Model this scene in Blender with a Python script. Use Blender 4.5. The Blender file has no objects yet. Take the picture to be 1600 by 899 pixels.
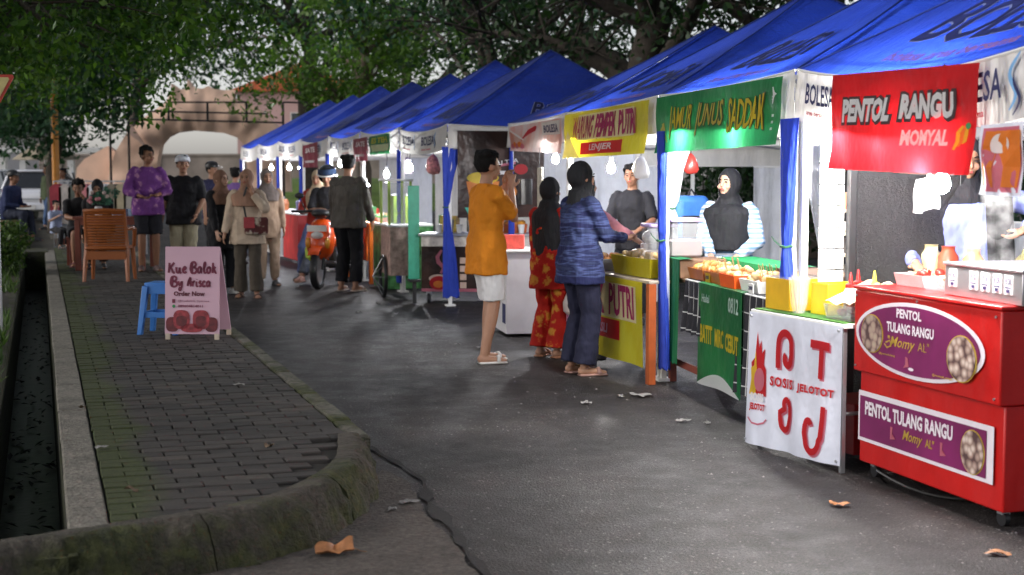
import bpy, bmesh, math, random
import numpy as np
from mathutils import Vector, Matrix, Euler, Quaternion
from mathutils import noise as mnoise
S = bpy.context.scene
COL = S.collection
R = math.radians
rnd = random.Random(7)

# ------------------------------------------------------------------ camera
F_PX, CAM_H, PITCH = 2270.0, 1.51, math.atan(179.5/2270.0)
cam_d = bpy.data.cameras.new('camera'); cam = bpy.data.objects.new('camera', cam_d); COL.objects.link(cam)
cam.location = (0, 0, CAM_H); cam.rotation_euler = (math.pi/2-PITCH, 0, 0)
cam_d.sensor_width = 36; cam_d.lens = 36*F_PX/1600; cam_d.clip_end = 1200; cam_d.clip_start = .05
cam_d.dof.use_dof = True; cam_d.dof.focus_distance = 9.0; cam_d.dof.aperture_fstop = 3.2
S.camera = cam
# ------------------------------------------------------------------ sky, sun, exposure
SUN_EL, SUN_ROT = R(28), R(-108)
w = bpy.data.worlds.new('World'); S.world = w; w.use_nodes = True
nt = w.node_tree
bg = nt.nodes['Background']; sk = nt.nodes.new('ShaderNodeTexSky'); sk.sky_type = 'NISHITA'; sk.sun_disc = False
sk.sun_elevation = SUN_EL; sk.sun_rotation = SUN_ROT; sk.dust_density = 1.6; sk.ozone_density = 1; sk.air_density = 1.0
# thin overcast: the sky's own colour drawn most of the way to grey
bw = nt.nodes.new('ShaderNodeRGBToBW'); mx = nt.nodes.new('ShaderNodeMix'); mx.data_type = 'RGBA'; mx.inputs[0].default_value = .7
tint = nt.nodes.new('ShaderNodeMix'); tint.data_type = 'RGBA'; tint.blend_type = 'MULTIPLY'; tint.inputs[0].default_value = 1
tint.inputs[7].default_value = (1.0, .98, 1.0, 1)
nt.links.new(sk.outputs[0], bw.inputs[0]); nt.links.new(sk.outputs[0], mx.inputs[6]); nt.links.new(bw.outputs[0], mx.inputs[7])
nt.links.new(mx.outputs[2], tint.inputs[6]); nt.links.new(tint.outputs[2], bg.inputs[0])
bg.inputs[1].default_value = .135
sl = bpy.data.lights.new('sun', 'SUN'); sl.energy = .8; sl.angle = R(25); sl.color = (1, .95, .88)
so = bpy.data.objects.new('sun', sl); COL.objects.link(so)
so.rotation_euler = (-(R(90)-SUN_EL), 0, -SUN_ROT)
S.view_settings.view_transform = 'Standard'; S.view_settings.look = 'None'; S.view_settings.gamma = 1
S.view_settings.exposure = .62
S.cycles.use_denoising = True
S.cycles.max_bounces = 6; S.cycles.diffuse_bounces = 3; S.cycles.glossy_bounces = 2; S.cycles.transmission_bounces = 4; S.cycles.transparent_max_bounces = 8
S.cycles.sample_clamp_indirect = 4; S.cycles.caustics_reflective = False; S.cycles.caustics_refractive = False

# ------------------------------------------------------------------ survey helpers: photo pixel -> place
def ray(px, py):
    d = Vector(((px-800)/F_PX, 1, -(py-449.5)/F_PX))
    c, s = math.cos(PITCH), math.sin(PITCH)
    return Vector((d.x, d.y*c + d.z*s, -d.y*s + d.z*c))
def P(px, py, z=0.0):
    d = ray(px, py); t = (z-CAM_H)/d.z
    return Vector((d.x*t, d.y*t, z))
def D(px, py, Y):
    d = ray(px, py); t = Y/d.y
    return Vector((d.x*t, Y, CAM_H+d.z*t))

class Frame:
    def __init__(s, x, y, ang, z=0): s.o = Vector((x, y, z)); s.a = ang; s.m = Matrix.Translation(s.o) @ Matrix.Rotation(ang, 4, 'Z')
    def w(s, x, y, z=0): return s.m @ Vector((x, y, z))
    def l(s, v): return s.m.inverted() @ Vector(v)
    def hit(s, px, py, x=0):          # ray against the vertical plane local x = const -> local (y, z)
        d = ray(px, py); n = Vector((math.cos(s.a), math.sin(s.a), 0)); p0 = s.w(x, 0, 0); c = Vector((0, 0, CAM_H))
        t = (p0-c).dot(n)/d.dot(n); q = s.l(c + d*t); return q.y, q.z
FA = Frame(1.54, 7.9, math.atan2(.178, .984))          # front line of the four near tents
FE = Frame(-.72, 16.4, math.atan2(.334, .943))         # front line of the far tents
FW = Frame(-1.50, 5.35, math.atan2(.309, .951), .18)   # pavement

# ------------------------------------------------------------------ materials
MATS = {}
def nodes(name):
    m = bpy.data.materials.new(name); m.use_nodes = True
    return m, m.node_tree, m.node_tree.nodes['Principled BSDF']
def L(nt, a, b): nt.links.new(a, b)
def rgba(c): return (c[0], c[1], c[2], 1)
def noise_tex(nt, scale, detail=4, rough=.6, coord='Object', vec=None, stretch=None):
    tc = nt.nodes.new('ShaderNodeTexCoord'); n = nt.nodes.new('ShaderNodeTexNoise')
    n.inputs['Scale'].default_value = scale; n.inputs['Detail'].default_value = detail; n.inputs['Roughness'].default_value = rough
    src = tc.outputs[coord]
    if stretch:
        mp = nt.nodes.new('ShaderNodeMapping'); mp.inputs['Scale'].default_value = stretch; L(nt, src, mp.inputs[0]); src = mp.outputs[0]
    L(nt, src, n.inputs['Vector']); return n
def ramp(nt, fac, stops):
    r = nt.nodes.new('ShaderNodeValToRGB'); e = r.color_ramp.elements
    while len(e) < len(stops): e.new(.5)
    for i, (p, c) in enumerate(stops): e[i].position = p; e[i].color = rgba(c)
    L(nt, fac, r.inputs[0]); return r
def bump(nt, b, h, strength=.3, dist=.01):
    k = nt.nodes.new('ShaderNodeBump'); k.inputs['Strength'].default_value = strength; k.inputs['Distance'].default_value = dist
    L(nt, h, k.inputs['Height']); L(nt, k.outputs[0], b.inputs['Normal']); return k
def plain(name, c, rough=.6, metal=0, var=.18, scale=9, bmp=0, spec=None, coat=0):
    if name in MATS: return MATS[name]
    m, nt, b = nodes(name)
    n = noise_tex(nt, scale, 5)
    lo = tuple(x*(1-var) for x in c); hi = tuple(min(1, x*(1+var)) for x in c)
    r = ramp(nt, n.outputs[0], [(.3, lo), (.7, hi)]); L(nt, r.outputs[0], b.inputs['Base Color'])
    b.inputs['Roughness'].default_value = rough; b.inputs['Metallic'].default_value = metal
    if spec is not None: b.inputs['Specular IOR Level'].default_value = spec
    if coat: b.inputs['Coat Weight'].default_value = coat; b.inputs['Coat Roughness'].default_value = .1
    if bmp: bump(nt, b, noise_tex(nt, scale*4, 4).outputs[0], bmp, .01)
    MATS[name] = m; return m
def add_translucent(m, c, fac):
    nt = m.node_tree; b = nt.nodes['Principled BSDF']; out = nt.nodes['Material Output']
    t = nt.nodes.new('ShaderNodeBsdfTranslucent'); t.inputs[0].default_value = rgba(c)
    if b.inputs['Normal'].links: L(nt, b.inputs['Normal'].links[0].from_socket, t.inputs['Normal'])
    x = nt.nodes.new('ShaderNodeMixShader'); x.inputs[0].default_value = fac
    L(nt, b.outputs[0], x.inputs[1]); L(nt, t.outputs[0], x.inputs[2]); L(nt, x.outputs[0], out.inputs[0]); return m
def cloth(name, c, c2=None, kind='plain', rough=.85, transl=0, fold=.5, sc=1.0, sheen=0):
    """woven cloth: soft folds in the relief, optional printed pattern"""
    if name in MATS: return MATS[name]
    m, nt, b = nodes(name); b.inputs['Roughness'].default_value = rough; b.inputs['Specular IOR Level'].default_value = .25
    if kind == 'plain':
        n = noise_tex(nt, 5*sc, 5); r = ramp(nt, n.outputs[0], [(.3, tuple(x*.86 for x in c)), (.7, tuple(min(1, x*1.1) for x in c))])
    elif kind == 'stripes':
        tc = nt.nodes.new('ShaderNodeTexCoord'); wv = nt.nodes.new('ShaderNodeTexWave'); wv.bands_direction = 'Z'
        wv.inputs['Scale'].default_value = 6*sc; wv.inputs['Distortion'].default_value = 1.2; wv.inputs['Detail'].default_value = 1; wv.inputs['Detail Scale'].default_value = .8
        L(nt, tc.outputs['Object'], wv.inputs[0]); r = ramp(nt, wv.outputs['Fac'], [(.46, c), (.54, c2)])
    elif kind == 'bands':
        n = noise_tex(nt, 3*sc, 3, stretch=(.9, .9, 7)); r = ramp(nt, n.outputs[0], [(.44, c), (.5, c2), (.55, c), (.62, tuple(x*.5 for x in c2))])
    elif kind == 'batik':
        v = nt.nodes.new('ShaderNodeTexVoronoi'); v.inputs['Scale'].default_value = 6*sc; tc = nt.nodes.new('ShaderNodeTexCoord')
        n = noise_tex(nt, 14*sc, 3); mx = nt.nodes.new('ShaderNodeMix'); mx.data_type = 'RGBA'; mx.blend_type = 'ADD'; mx.inputs[0].default_value = .12
        L(nt, tc.outputs['Object'], mx.inputs[6]); L(nt, n.outputs['Color'], mx.inputs[7]); L(nt, mx.outputs[2], v.inputs['Vector'])
        r = ramp(nt, v.outputs['Distance'], [(.22, c2), (.34, tuple((a+d)/2 for a, d in zip(c, c2))), (.40, c), (.8, tuple(x*.8 for x in c))])
    elif kind == 'plaid':
        tc = nt.nodes.new('ShaderNodeTexCoord'); sx = nt.nodes.new('ShaderNodeSeparateXYZ'); L(nt, tc.outputs['Object'], sx.inputs[0])
        fs = []
        for ax in ('Y', 'Z'):
            a = nt.nodes.new('ShaderNodeMath'); a.operation = 'MULTIPLY'; a.inputs[1].default_value = 9*sc; L(nt, sx.outputs[ax], a.inputs[0])
            f = nt.nodes.new('ShaderNodeMath'); f.operation = 'FRACT'; L(nt, a.outputs[0], f.inputs[0])
            g = nt.nodes.new('ShaderNodeMath'); g.operation = 'GREATER_THAN'; g.inputs[1].default_value = .93; L(nt, f.outputs[0], g.inputs[0]); fs.append(g)
        mx2 = nt.nodes.new('ShaderNodeMath'); mx2.operation = 'MAXIMUM'; L(nt, fs[0].outputs[0], mx2.inputs[0]); L(nt, fs[1].outputs[0], mx2.inputs[1])
        r = ramp(nt, mx2.outputs[0], [(.4, c), (.6, c2)])
    L(nt, r.outputs[0], b.inputs['Base Color'])
    if sheen: b.inputs['Sheen Weight'].default_value = sheen
    n2 = noise_tex(nt, 7, 3, .5, stretch=(1.6, 1.6, .5)); bump(nt, b, n2.outputs[0], fold, .05)
    if transl: add_translucent(m, c, transl)
    MATS[name] = m; return m
def emit(name, c, s):
    if name in MATS: return MATS[name]
    m, nt, b = nodes(name); b.inputs['Base Color'].default_value = rgba(c); b.inputs['Emission Color'].default_value = rgba(c); b.inputs['Emission Strength'].default_value = s
    MATS[name] = m; return m
def glassy(name, c, rough=.1, mix=.25):
    """thin clear plastic or glass: mostly see-through, some gloss"""
    if name in MATS: return MATS[name]
    m, nt, b = nodes(name); b.inputs['Base Color'].default_value = rgba(c); b.inputs['Roughness'].default_value = rough
    t = nt.nodes.new('ShaderNodeBsdfTransparent'); t.inputs[0].default_value = rgba([min(1, .75+x*.25) for x in c]); x = nt.nodes.new('ShaderNodeMixShader'); x.inputs[0].default_value = mix
    L(nt, t.outputs[0], x.inputs[1]); L(nt, b.outputs[0], x.inputs[2]); L(nt, x.outputs[0], nt.nodes['Material Output'].inputs[0])
    MATS[name] = m; return m

# ------------------------------------------------------------------ object helpers
def setp(o, label=None, cat=None, group=None, kind=None):
    if label: o['label'] = label
    if cat: o['category'] = cat
    if group: o['group'] = group
    if kind: o['kind'] = kind
    return o
def thing(name, label, cat, loc=(0, 0, 0), rz=0, group=None, kind=None):
    o = bpy.data.objects.new(name, None); COL.objects.link(o); o.location = loc; o.rotation_euler = (0, 0, rz)
    o.empty_display_size = .1
    return setp(o, label, cat, group, kind)
def link(name, me, mat=None, parent=None, smooth=False):
    if mat is not None and not me.materials: me.materials.append(mat)
    if smooth and len(me.polygons): me.polygons.foreach_set('use_smooth', [True]*len(me.polygons))
    o = bpy.data.objects.new(name, me); COL.objects.link(o)
    if parent: o.parent = parent
    return o
class MB:
    """collects simple solids and sheets into one mesh"""
    def __init__(s): s.v = []; s.f = []
    def add(s, vs, fs):
        k = len(s.v); s.v += [tuple(v) for v in vs]; s.f += [tuple(i+k for i in f) for f in fs]; return s
    def box(s, x0, x1, y0, y1, z0, z1, m=None, bev=0):
        if bev:
            b = bev; pts = []
            for z, i in ((z0, b), (z0+b, 0), (z1-b, 0), (z1, b)):
                pts += [(x0+i+0, y0+i, z), (x1-i, y0+i, z), (x1-i, y1-i, z), (x0+i, y1-i, z)]
            fs = [(3, 2, 1, 0), (12, 13, 14, 15)]
            for r in range(3):
                for j in range(4): a = r*4+j; c = r*4+(j+1) % 4; fs.append((a, c, c+4, a+4))
        else:
            pts = [(x0, y0, z0), (x1, y0, z0), (x1, y1, z0), (x0, y1, z0), (x0, y0, z1), (x1, y0, z1), (x1, y1, z1), (x0, y1, z1)]
            fs = [(3, 2, 1, 0), (4, 5, 6, 7), (0, 1, 5, 4), (1, 2, 6, 5), (2, 3, 7, 6), (3, 0, 4, 7)]
        if m is not None: pts = [m @ Vector(p) for p in pts]
        return s.add(pts, fs)
    def tube(s, pts, r, n=8, caps=True, sx=1, sy=1):
        pts = [Vector(p) for p in pts]; rs = r if isinstance(r, (list, tuple)) else [r]*len(pts)
        vs = []; fs = []
        t0 = (pts[1]-pts[0]).normalized(); up = Vector((0, 0, 1)) if abs(t0.z) < .9 else Vector((0, 1, 0))
        a = t0.cross(up).normalized(); 
        for i, p in enumerate(pts):
            if i == 0: t = pts[1]-pts[0]
            elif i == len(pts)-1: t = pts[-1]-pts[-2]
            else: t = pts[i+1]-pts[i-1]
            t = t.normalized() if t.length > 1e-9 else t0
            a = (a - t*a.dot(t)); a = a.normalized() if a.length > 1e-6 else t.orthogonal().normalized(); b = t.cross(a)
            for j in range(n):
                q = 2*math.pi*j/n; vs.append(p + a*(math.cos(q)*rs[i]*sx) + b*(math.sin(q)*rs[i]*sy))
        for i in range(len(pts)-1):
            for j in range(n): c = i*n+j; d = i*n+(j+1) % n; fs.append((c, d, d+n, c+n))
        if caps: fs.append(tuple(reversed(range(n)))); fs.append(tuple(range(len(vs)-n, len(vs))))
        return s.add(vs, fs)
    def lathe(s, prof, n=16, c=(0, 0, 0), m=None, sx=1, sy=1):
        vs = []; fs = []
        for r, z in prof:
            for j in range(n):
                q = 2*math.pi*j/n; p = Vector((c[0]+math.cos(q)*r*sx, c[1]+math.sin(q)*r*sy, c[2]+z)); vs.append(m @ p if m is not None else p)
        for i in range(len(prof)-1):
            for j in range(n): a = i*n+j; b = i*n+(j+1) % n; fs.append((a, b, b+n, a+n))
        fs.append(tuple(reversed(range(n)))); fs.append(tuple(range(len(vs)-n, len(vs))))
        return s.add(vs, fs)
    def ell(s, c, r, n=12, k=8, m=None):
        if not isinstance(r, (tuple, list)): r = (r, r, r)
        vs = [Vector((0, 0, -r[2]))]; fs = []
        for i in range(1, k):
            t = math.pi*i/k-math.pi/2
            for j in range(n): q = 2*math.pi*j/n; vs.append(Vector((math.cos(q)*math.cos(t)*r[0], math.sin(q)*math.cos(t)*r[1], math.sin(t)*r[2])))
        vs.append(Vector((0, 0, r[2])))
        for j in range(n): fs.append((0, 1+(j+1) % n, 1+j))
        for i in range(k-2):
            for j in range(n): a = 1+i*n+j; b = 1+i*n+(j+1) % n; fs.append((a, b, b+n, a+n))
        e = len(vs)-1
        for j in range(n): fs.append((e, 1+(k-2)*n+j, 1+(k-2)*n+(j+1) % n))
        c = Vector(c); vs = [c + ((m @ v) if m is not None else v) for v in vs]
        return s.add(vs, fs)
    def prism(s, poly, y0, y1, axis='y', m=None):
        """outline (a,b) pairs extruded: axis y -> (a, y, b); axis x -> (x, a, b); axis z -> (a, b, z)"""
        g = {'y': lambda a, b, t: (a, t, b), 'x': lambda a, b, t: (t, a, b), 'z': lambda a, b, t: (a, b, t)}[axis]; n = len(poly)
        vs = [Vector(g(a, b, y0)) for a, b in poly]+[Vector(g(a, b, y1)) for a, b in poly]
        if m is not None: vs = [m @ v for v in vs]
        fs = [tuple(range(n)), tuple(reversed(range(n, 2*n)))]+[((i+1) % n, i, i+n, (i+1) % n+n) for i in range(n)]
        return s.add(vs, fs)
    def sheet(s, fn, nu, nv):
        vs = [fn(i/nu, j/nv) for j in range(nv+1) for i in range(nu+1)]
        fs = [(j*(nu+1)+i, j*(nu+1)+i+1, (j+1)*(nu+1)+i+1, (j+1)*(nu+1)+i) for j in range(nv) for i in range(nu)]
        return s.add(vs, fs)
    def mesh(s, name, fix=True):
        me = bpy.data.meshes.new(name); me.from_pydata([tuple(v) for v in s.v], [], s.f); me.update()
        if fix and len(s.f) < 60000:
            bm = bmesh.new(); bm.from_mesh(me); bmesh.ops.recalc_face_normals(bm, faces=bm.faces); bm.to_mesh(me); bm.free()
        return me
    def build(s, name, mat, parent=None, smooth=False): return link(name, s.mesh(name), mat, parent, smooth)
def soft(o, ang=35):
    me = o.data
    me.polygons.foreach_set('use_smooth', [True]*len(me.polygons))
    try: me.set_sharp_from_angle(angle=R(ang))
    except Exception: pass
    return o
def bevel(o, wdt=.006, seg=2):
    m = o.modifiers.new('bevel', 'BEVEL'); m.width = wdt; m.segments = seg; m.limit_method = 'ANGLE'; m.angle_limit = R(40); soft(o); return o
def copy_tree(root, loc=None, rz=None, scale=None):
    r = root.copy(); COL.objects.link(r)
    for ch in list(root.children):
        c = ch.copy(); COL.objects.link(c); c.parent = r
        for g in list(ch.children): d = g.copy(); COL.objects.link(d); d.parent = c
    if loc is not None: r.location = loc
    if rz is not None: r.rotation_euler = (0, 0, rz)
    if scale is not None: r.scale = (scale,)*3 if not isinstance(scale, tuple) else scale
    return r

# lettering as geometry: the string is tessellated once in a unit box and then laid on a surface
_TXT = {}
def text_mesh(s, bold=.0, shear=0, spacing=1.0):
    key = (s, bold, shear, spacing)
    if key in _TXT: return _TXT[key]
    c = bpy.data.curves.new('txt', 'FONT'); c.body = s; c.size = 1; c.offset = bold; c.shear = shear; c.space_character = spacing; c.resolution_u = 2
    c.fill_mode = 'FRONT'
    o = bpy.data.objects.new('txt', c); COL.objects.link(o); bpy.context.view_layer.update()
    me = bpy.data.meshes.new_from_object(o.evaluated_get(bpy.context.evaluated_depsgraph_get()))
    bm = bmesh.new(); bm.from_mesh(me); bmesh.ops.triangulate(bm, faces=bm.faces)
    vs = [tuple(v.co) for v in bm.verts]; fs = [tuple(v.index for v in f.verts) for f in bm.faces]; bm.free()
    bpy.data.objects.remove(o); bpy.data.curves.remove(c); bpy.data.meshes.remove(me)
    xs = [v[0] for v in vs]; ys = [v[1] for v in vs]; x0, x1, y0, y1 = min(xs), max(xs), min(ys), max(ys)
    vs = [((v[0]-x0)/(x1-x0), (v[1]-y0)/(y1-y0)) for v in vs]
    _TXT[key] = (vs, fs); return vs, fs
def surf_normal(fn, u, v):
    e = .01; a = Vector(fn(u+e, v))-Vector(fn(u-e, v)); b = Vector(fn(u, v+e))-Vector(fn(u, v-e)); return a.cross(b).normalized()
def lay(fn, off):
    def g(u, v): return Vector(fn(u, v)) + surf_normal(fn, u, v)*off
    return g
def letter(fn, s, u0, u1, v0, v1, mat, parent, off=.004, bold=.02, shear=0, arch=0, name='lettering', spacing=1.0, warp=None, mb=None):
    vs, fs = text_mesh(s, bold, shear, spacing); g = lay(fn, off); pts = []
    for a, b in vs:
        if warp: a, b = warp(a, b)
        u = u0+(u1-u0)*a; v = v0+(v1-v0)*b + arch*(1-(2*a-1)**2)
        pts.append(g(u, v))
    m = mb or MB(); m.add(pts, fs)
    return None if mb else link(name, m.mesh(name, fix=False), mat, parent)
def patch(fn, poly, mat, parent, off=.003, name='print', grid=0, mb=None):
    """flat printed shape with outline poly (u,v) laid on the surface (fan from its centre, rings so it follows the cloth)"""
    cu = sum(p[0] for p in poly)/len(poly); cv = sum(p[1] for p in poly)/len(poly); g = lay(fn, off); n = len(poly)
    K = 4; vs = [g(cu, cv)]; fs = []
    for k in range(1, K+1):
        for p in poly: vs.append(g(cu+(p[0]-cu)*k/K, cv+(p[1]-cv)*k/K))
    for j in range(n): fs.append((0, 1+j, 1+(j+1) % n))
    for k in range(K-1):
        for j in range(n): a = 1+k*n+j; b = 1+k*n+(j+1) % n; fs.append((a, a+n, b+n, b))
    m = mb or MB(); m.add(vs, fs)
    return None if mb else link(name, m.mesh(name, fix=False), mat, parent)
def rect(u0, u1, v0, v1, n=6):
    p = [(u0+(u1-u0)*i/n, v0) for i in range(n)]+[(u1, v0+(v1-v0)*i/n) for i in range(n)]+[(u1-(u1-u0)*i/n, v1) for i in range(n)]+[(u0, v1-(v1-v0)*i/n) for i in range(n)]
    return p
def oval(cu, cv, ru, rv, n=32): return [(cu+ru*math.cos(2*math.pi*i/n), cv+rv*math.sin(2*math.pi*i/n)) for i in range(n)]
def ribbon(fn, pts, wd, mat, parent, off=.004, name='print', asp=1.0, taper=False, mb=None):
    """a stroke drawn on a surface; asp = surface width / height so that strokes keep an even weight"""
    g = lay(fn, off); P2 = [Vector((p[0]*asp, p[1])) for p in pts]; vs = []; n = len(P2)
    for i, p in enumerate(P2):
        t = (P2[min(i+1, n-1)]-P2[max(i-1, 0)]); t = t.normalized() if t.length > 0 else Vector((1, 0)); q = Vector((-t.y, t.x))
        k = wd*.5*(1 if not taper else max(.15, math.sin(math.pi*(i+.35)/(n-.3))**.5))
        for sgn in (1, -1): z = p+q*k*sgn; vs.append(g(z.x/asp, z.y))
    fs = [(2*i, 2*i+1, 2*i+3, 2*i+2) for i in range(n-1)]
    m = mb or MB(); m.add(vs, fs)
    return None if mb else link(name, m.mesh(name, fix=False), mat, parent)
# ================================================================== SETTING
def asphalt():
    m, nt, b = nodes('asphalt')
    big = noise_tex(nt, .55, 5, .6); fine = noise_tex(nt, 120, 3, .8); mid = noise_tex(nt, 4.5, 6, .65)
    tc = nt.nodes.new('ShaderNodeTexCoord')
    v = nt.nodes.new('ShaderNodeTexVoronoi'); v.inputs['Scale'].default_value = 95; L(nt, tc.outputs['Object'], v.inputs[0])
    r1 = ramp(nt, mid.outputs[0], [(.3, (.013, .0115, .0115)), (.55, (.023, .0205, .020)), (.75, (.041, .037, .036))])
    st = ramp(nt, v.outputs['Color'], [(.5, (0, 0, 0)), (.84, (.0, .0, .0)), (.96, (.13, .125, .125))])
    a = nt.nodes.new('ShaderNodeMix'); a.data_type = 'RGBA'; a.blend_type = 'ADD'; a.inputs[0].default_value = 1
    L(nt, r1.outputs[0], a.inputs[6]); L(nt, st.outputs[0], a.inputs[7])
    g = nt.nodes.new('ShaderNodeMix'); g.data_type = 'RGBA'; g.blend_type = 'MULTIPLY'; g.inputs[0].default_value = 1
    r2 = ramp(nt, big.outputs[0], [(.38, (.42, .40, .41)), (.5, (.95, .92, .92)), (.62, (1.75, 1.70, 1.66))]); L(nt, a.outputs[2], g.inputs[6]); L(nt, r2.outputs[0], g.inputs[7])
    gn = noise_tex(nt, 85, 2, .8); gr_ = ramp(nt, gn.outputs[0], [(.36, (.35,)*3), (.52, (.85,)*3), (.66, (3.2, 3.1, 3.1))])
    h2 = nt.nodes.new('ShaderNodeMix'); h2.data_type = 'RGBA'; h2.blend_type = 'MULTIPLY'; h2.inputs[0].default_value = 1; L(nt, g.outputs[2], h2.inputs[6]); L(nt, gr_.outputs[0], h2.inputs[7]); L(nt, h2.outputs[2], b.inputs['Base Color'])
    rr = ramp(nt, mid.outputs[0], [(.35, (.50,)*3), (.7, (.72,)*3)]); L(nt, rr.outputs[0], b.inputs['Roughness'])
    b.inputs['Specular IOR Level'].default_value = .35
    h = nt.nodes.new('ShaderNodeMath'); h.operation = 'ADD'; L(nt, v.outputs['Distance'], h.inputs[0]); L(nt, fine.outputs[0], h.inputs[1])
    bump(nt, b, h.outputs[0], .9, .005)
    return m
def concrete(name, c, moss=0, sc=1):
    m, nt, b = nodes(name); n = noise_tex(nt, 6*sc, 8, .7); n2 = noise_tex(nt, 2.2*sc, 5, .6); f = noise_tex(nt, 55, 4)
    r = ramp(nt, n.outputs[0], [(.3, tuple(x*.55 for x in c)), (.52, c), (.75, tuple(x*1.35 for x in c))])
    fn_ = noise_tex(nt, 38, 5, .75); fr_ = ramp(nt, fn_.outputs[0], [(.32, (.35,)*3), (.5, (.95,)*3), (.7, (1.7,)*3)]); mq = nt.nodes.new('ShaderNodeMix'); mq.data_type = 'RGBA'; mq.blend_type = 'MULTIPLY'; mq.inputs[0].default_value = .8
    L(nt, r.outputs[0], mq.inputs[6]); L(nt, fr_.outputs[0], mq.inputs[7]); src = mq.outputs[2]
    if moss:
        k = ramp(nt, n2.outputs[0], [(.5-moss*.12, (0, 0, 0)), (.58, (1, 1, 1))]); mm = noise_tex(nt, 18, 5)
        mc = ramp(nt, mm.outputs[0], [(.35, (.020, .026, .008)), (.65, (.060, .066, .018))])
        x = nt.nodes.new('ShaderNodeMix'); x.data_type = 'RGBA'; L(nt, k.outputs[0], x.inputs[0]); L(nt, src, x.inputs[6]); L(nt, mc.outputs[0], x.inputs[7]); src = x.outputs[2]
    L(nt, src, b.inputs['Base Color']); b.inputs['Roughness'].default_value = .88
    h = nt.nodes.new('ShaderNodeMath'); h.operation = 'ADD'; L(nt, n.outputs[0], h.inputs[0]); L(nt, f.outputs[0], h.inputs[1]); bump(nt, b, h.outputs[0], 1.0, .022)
    return m
def paver_mat():
    m, nt, b = nodes('paver'); tc = nt.nodes.new('ShaderNodeTexCoord'); ge = nt.nodes.new('ShaderNodeNewGeometry')
    n = noise_tex(nt, 14, 6, .7, coord='Object'); oi = nt.nodes.new('ShaderNodeObjectInfo')
    r = ramp(nt, n.outputs[0], [(.3, (.026, .024, .022)), (.7, (.052, .047, .043))])
    rv = nt.nodes.new('ShaderNodeMath'); rv.operation = 'ADD'; L(nt, oi.outputs['Random'], rv.inputs[0]); L(nt, ge.outputs['Random Per Island'], rv.inputs[1])
    fr = nt.nodes.new('ShaderNodeMath'); fr.operation = 'FRACT'; L(nt, rv.outputs[0], fr.inputs[0])
    k = ramp(nt, fr.outputs[0], [(0, (.55, .55, .55)), (.8, (1.05, 1.0, .97)), (1, (1.5, 1.4, 1.3))])
    x = nt.nodes.new('ShaderNodeMix'); x.data_type = 'RGBA'; x.blend_type = 'MULTIPLY'; x.inputs[0].default_value = 1; L(nt, r.outputs[0], x.inputs[6]); L(nt, k.outputs[0], x.inputs[7])
    # moss grows along the drain side: mask from world position across the pavement
    pos = ge.outputs['Position']; sp = nt.nodes.new('ShaderNodeSeparateXYZ'); mp = nt.nodes.new('ShaderNodeMapping'); mp.vector_type = 'TEXTURE'
    mp.inputs['Location'].default_value = FW.o; mp.inputs['Rotation'].default_value = (0, 0, FW.a); L(nt, pos, mp.inputs[0]); L(nt, mp.outputs[0], sp.inputs[0])
    nm = nt.nodes.new('ShaderNodeTexNoise'); nm.inputs['Scale'].default_value = 1.3; nm.inputs['Detail'].default_value = 7; L(nt, mp.outputs[0], nm.inputs['Vector'])
    ma = nt.nodes.new('ShaderNodeMath'); ma.operation = 'MULTIPLY_ADD'; ma.inputs[1].default_value = -1.5; ma.inputs[2].default_value = .32; L(nt, sp.outputs['X'], ma.inputs[0])
    mb_ = nt.nodes.new('ShaderNodeMath'); mb_.operation = 'ADD'; L(nt, ma.outputs[0], mb_.inputs[0]); L(nt, nm.outputs[0], mb_.inputs[1])
    mk = ramp(nt, mb_.outputs[0], [(.42, (0, 0, 0)), (.62, (.85,)*3)])
    mo = noise_tex(nt, 30, 4); mc = ramp(nt, mo.outputs[0], [(.35, (.022, .030, .006)), (.7, (.055, .072, .012))])
    y = nt.nodes.new('ShaderNodeMix'); y.data_type = 'RGBA'; L(nt, mk.outputs[0], y.inputs[0]); L(nt, x.outputs[2], y.inputs[6]); L(nt, mc.outputs[0], y.inputs[7])
    L(nt, y.outputs[2], b.inputs['Base Color']); b.inputs['Roughness'].default_value = .82; bump(nt, b, noise_tex(nt, 60, 4).outputs[0], .5, .006)
    return m
M_ASPH = asphalt(); M_CONC = concrete('coping_concrete', (.20, .185, .155)); M_KERB = concrete('kerb_concrete', (.12, .112, .09), .5); M_KERB2 = concrete('mossy_kerb', (.065, .056, .043), .35)
M_APRON = concrete('apron_concrete', (.085, .072, .062)); M_PAVER = paver_mat(); M_SOIL = plain('soil', (.035, .028, .02), .95, var=.5, scale=5, bmp=.6)
M_JOINT = plain('joint_sand', (.018, .016, .013), .95, var=.4, scale=30)

# ground: everything except the drain trench, in the pavement's own frame
HX0, HX1, HY0, HY1 = -.48, -.155, -.22, 20.0
g = MB()
B = 400
for (x0, x1, y0, y1) in ((-B, HX0-.02, -B, B), (HX1+.01, B, -B, B), (HX0-.02, HX1+.01, -B, HY0), (HX0-.02, HX1+.01, HY1, B)):
    g.add([FW.w(x0, y0, -.21), FW.w(x1, y0, -.21), FW.w(x1, y1, -.21), FW.w(x0, y1, -.21)], [(0, 1, 2, 3)])
setp(g.build('ground', plain('ground_soil', (.05, .045, .032), .95, var=.4, scale=.8, bmp=.4)), kind='structure')
rd = MB()
for (x0, x1, y0, y1) in ((1.30, 30, .6, 60), (-12, 1.3, -9, -.62), (1.3, 30, -9, .6)):
    n = 1
    rd.add([FW.w(x0, y0, -.18), FW.w(x1, y0, -.18), FW.w(x1, y1, -.18), FW.w(x0, y1, -.18)], [(0, 1, 2, 3)])
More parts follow.
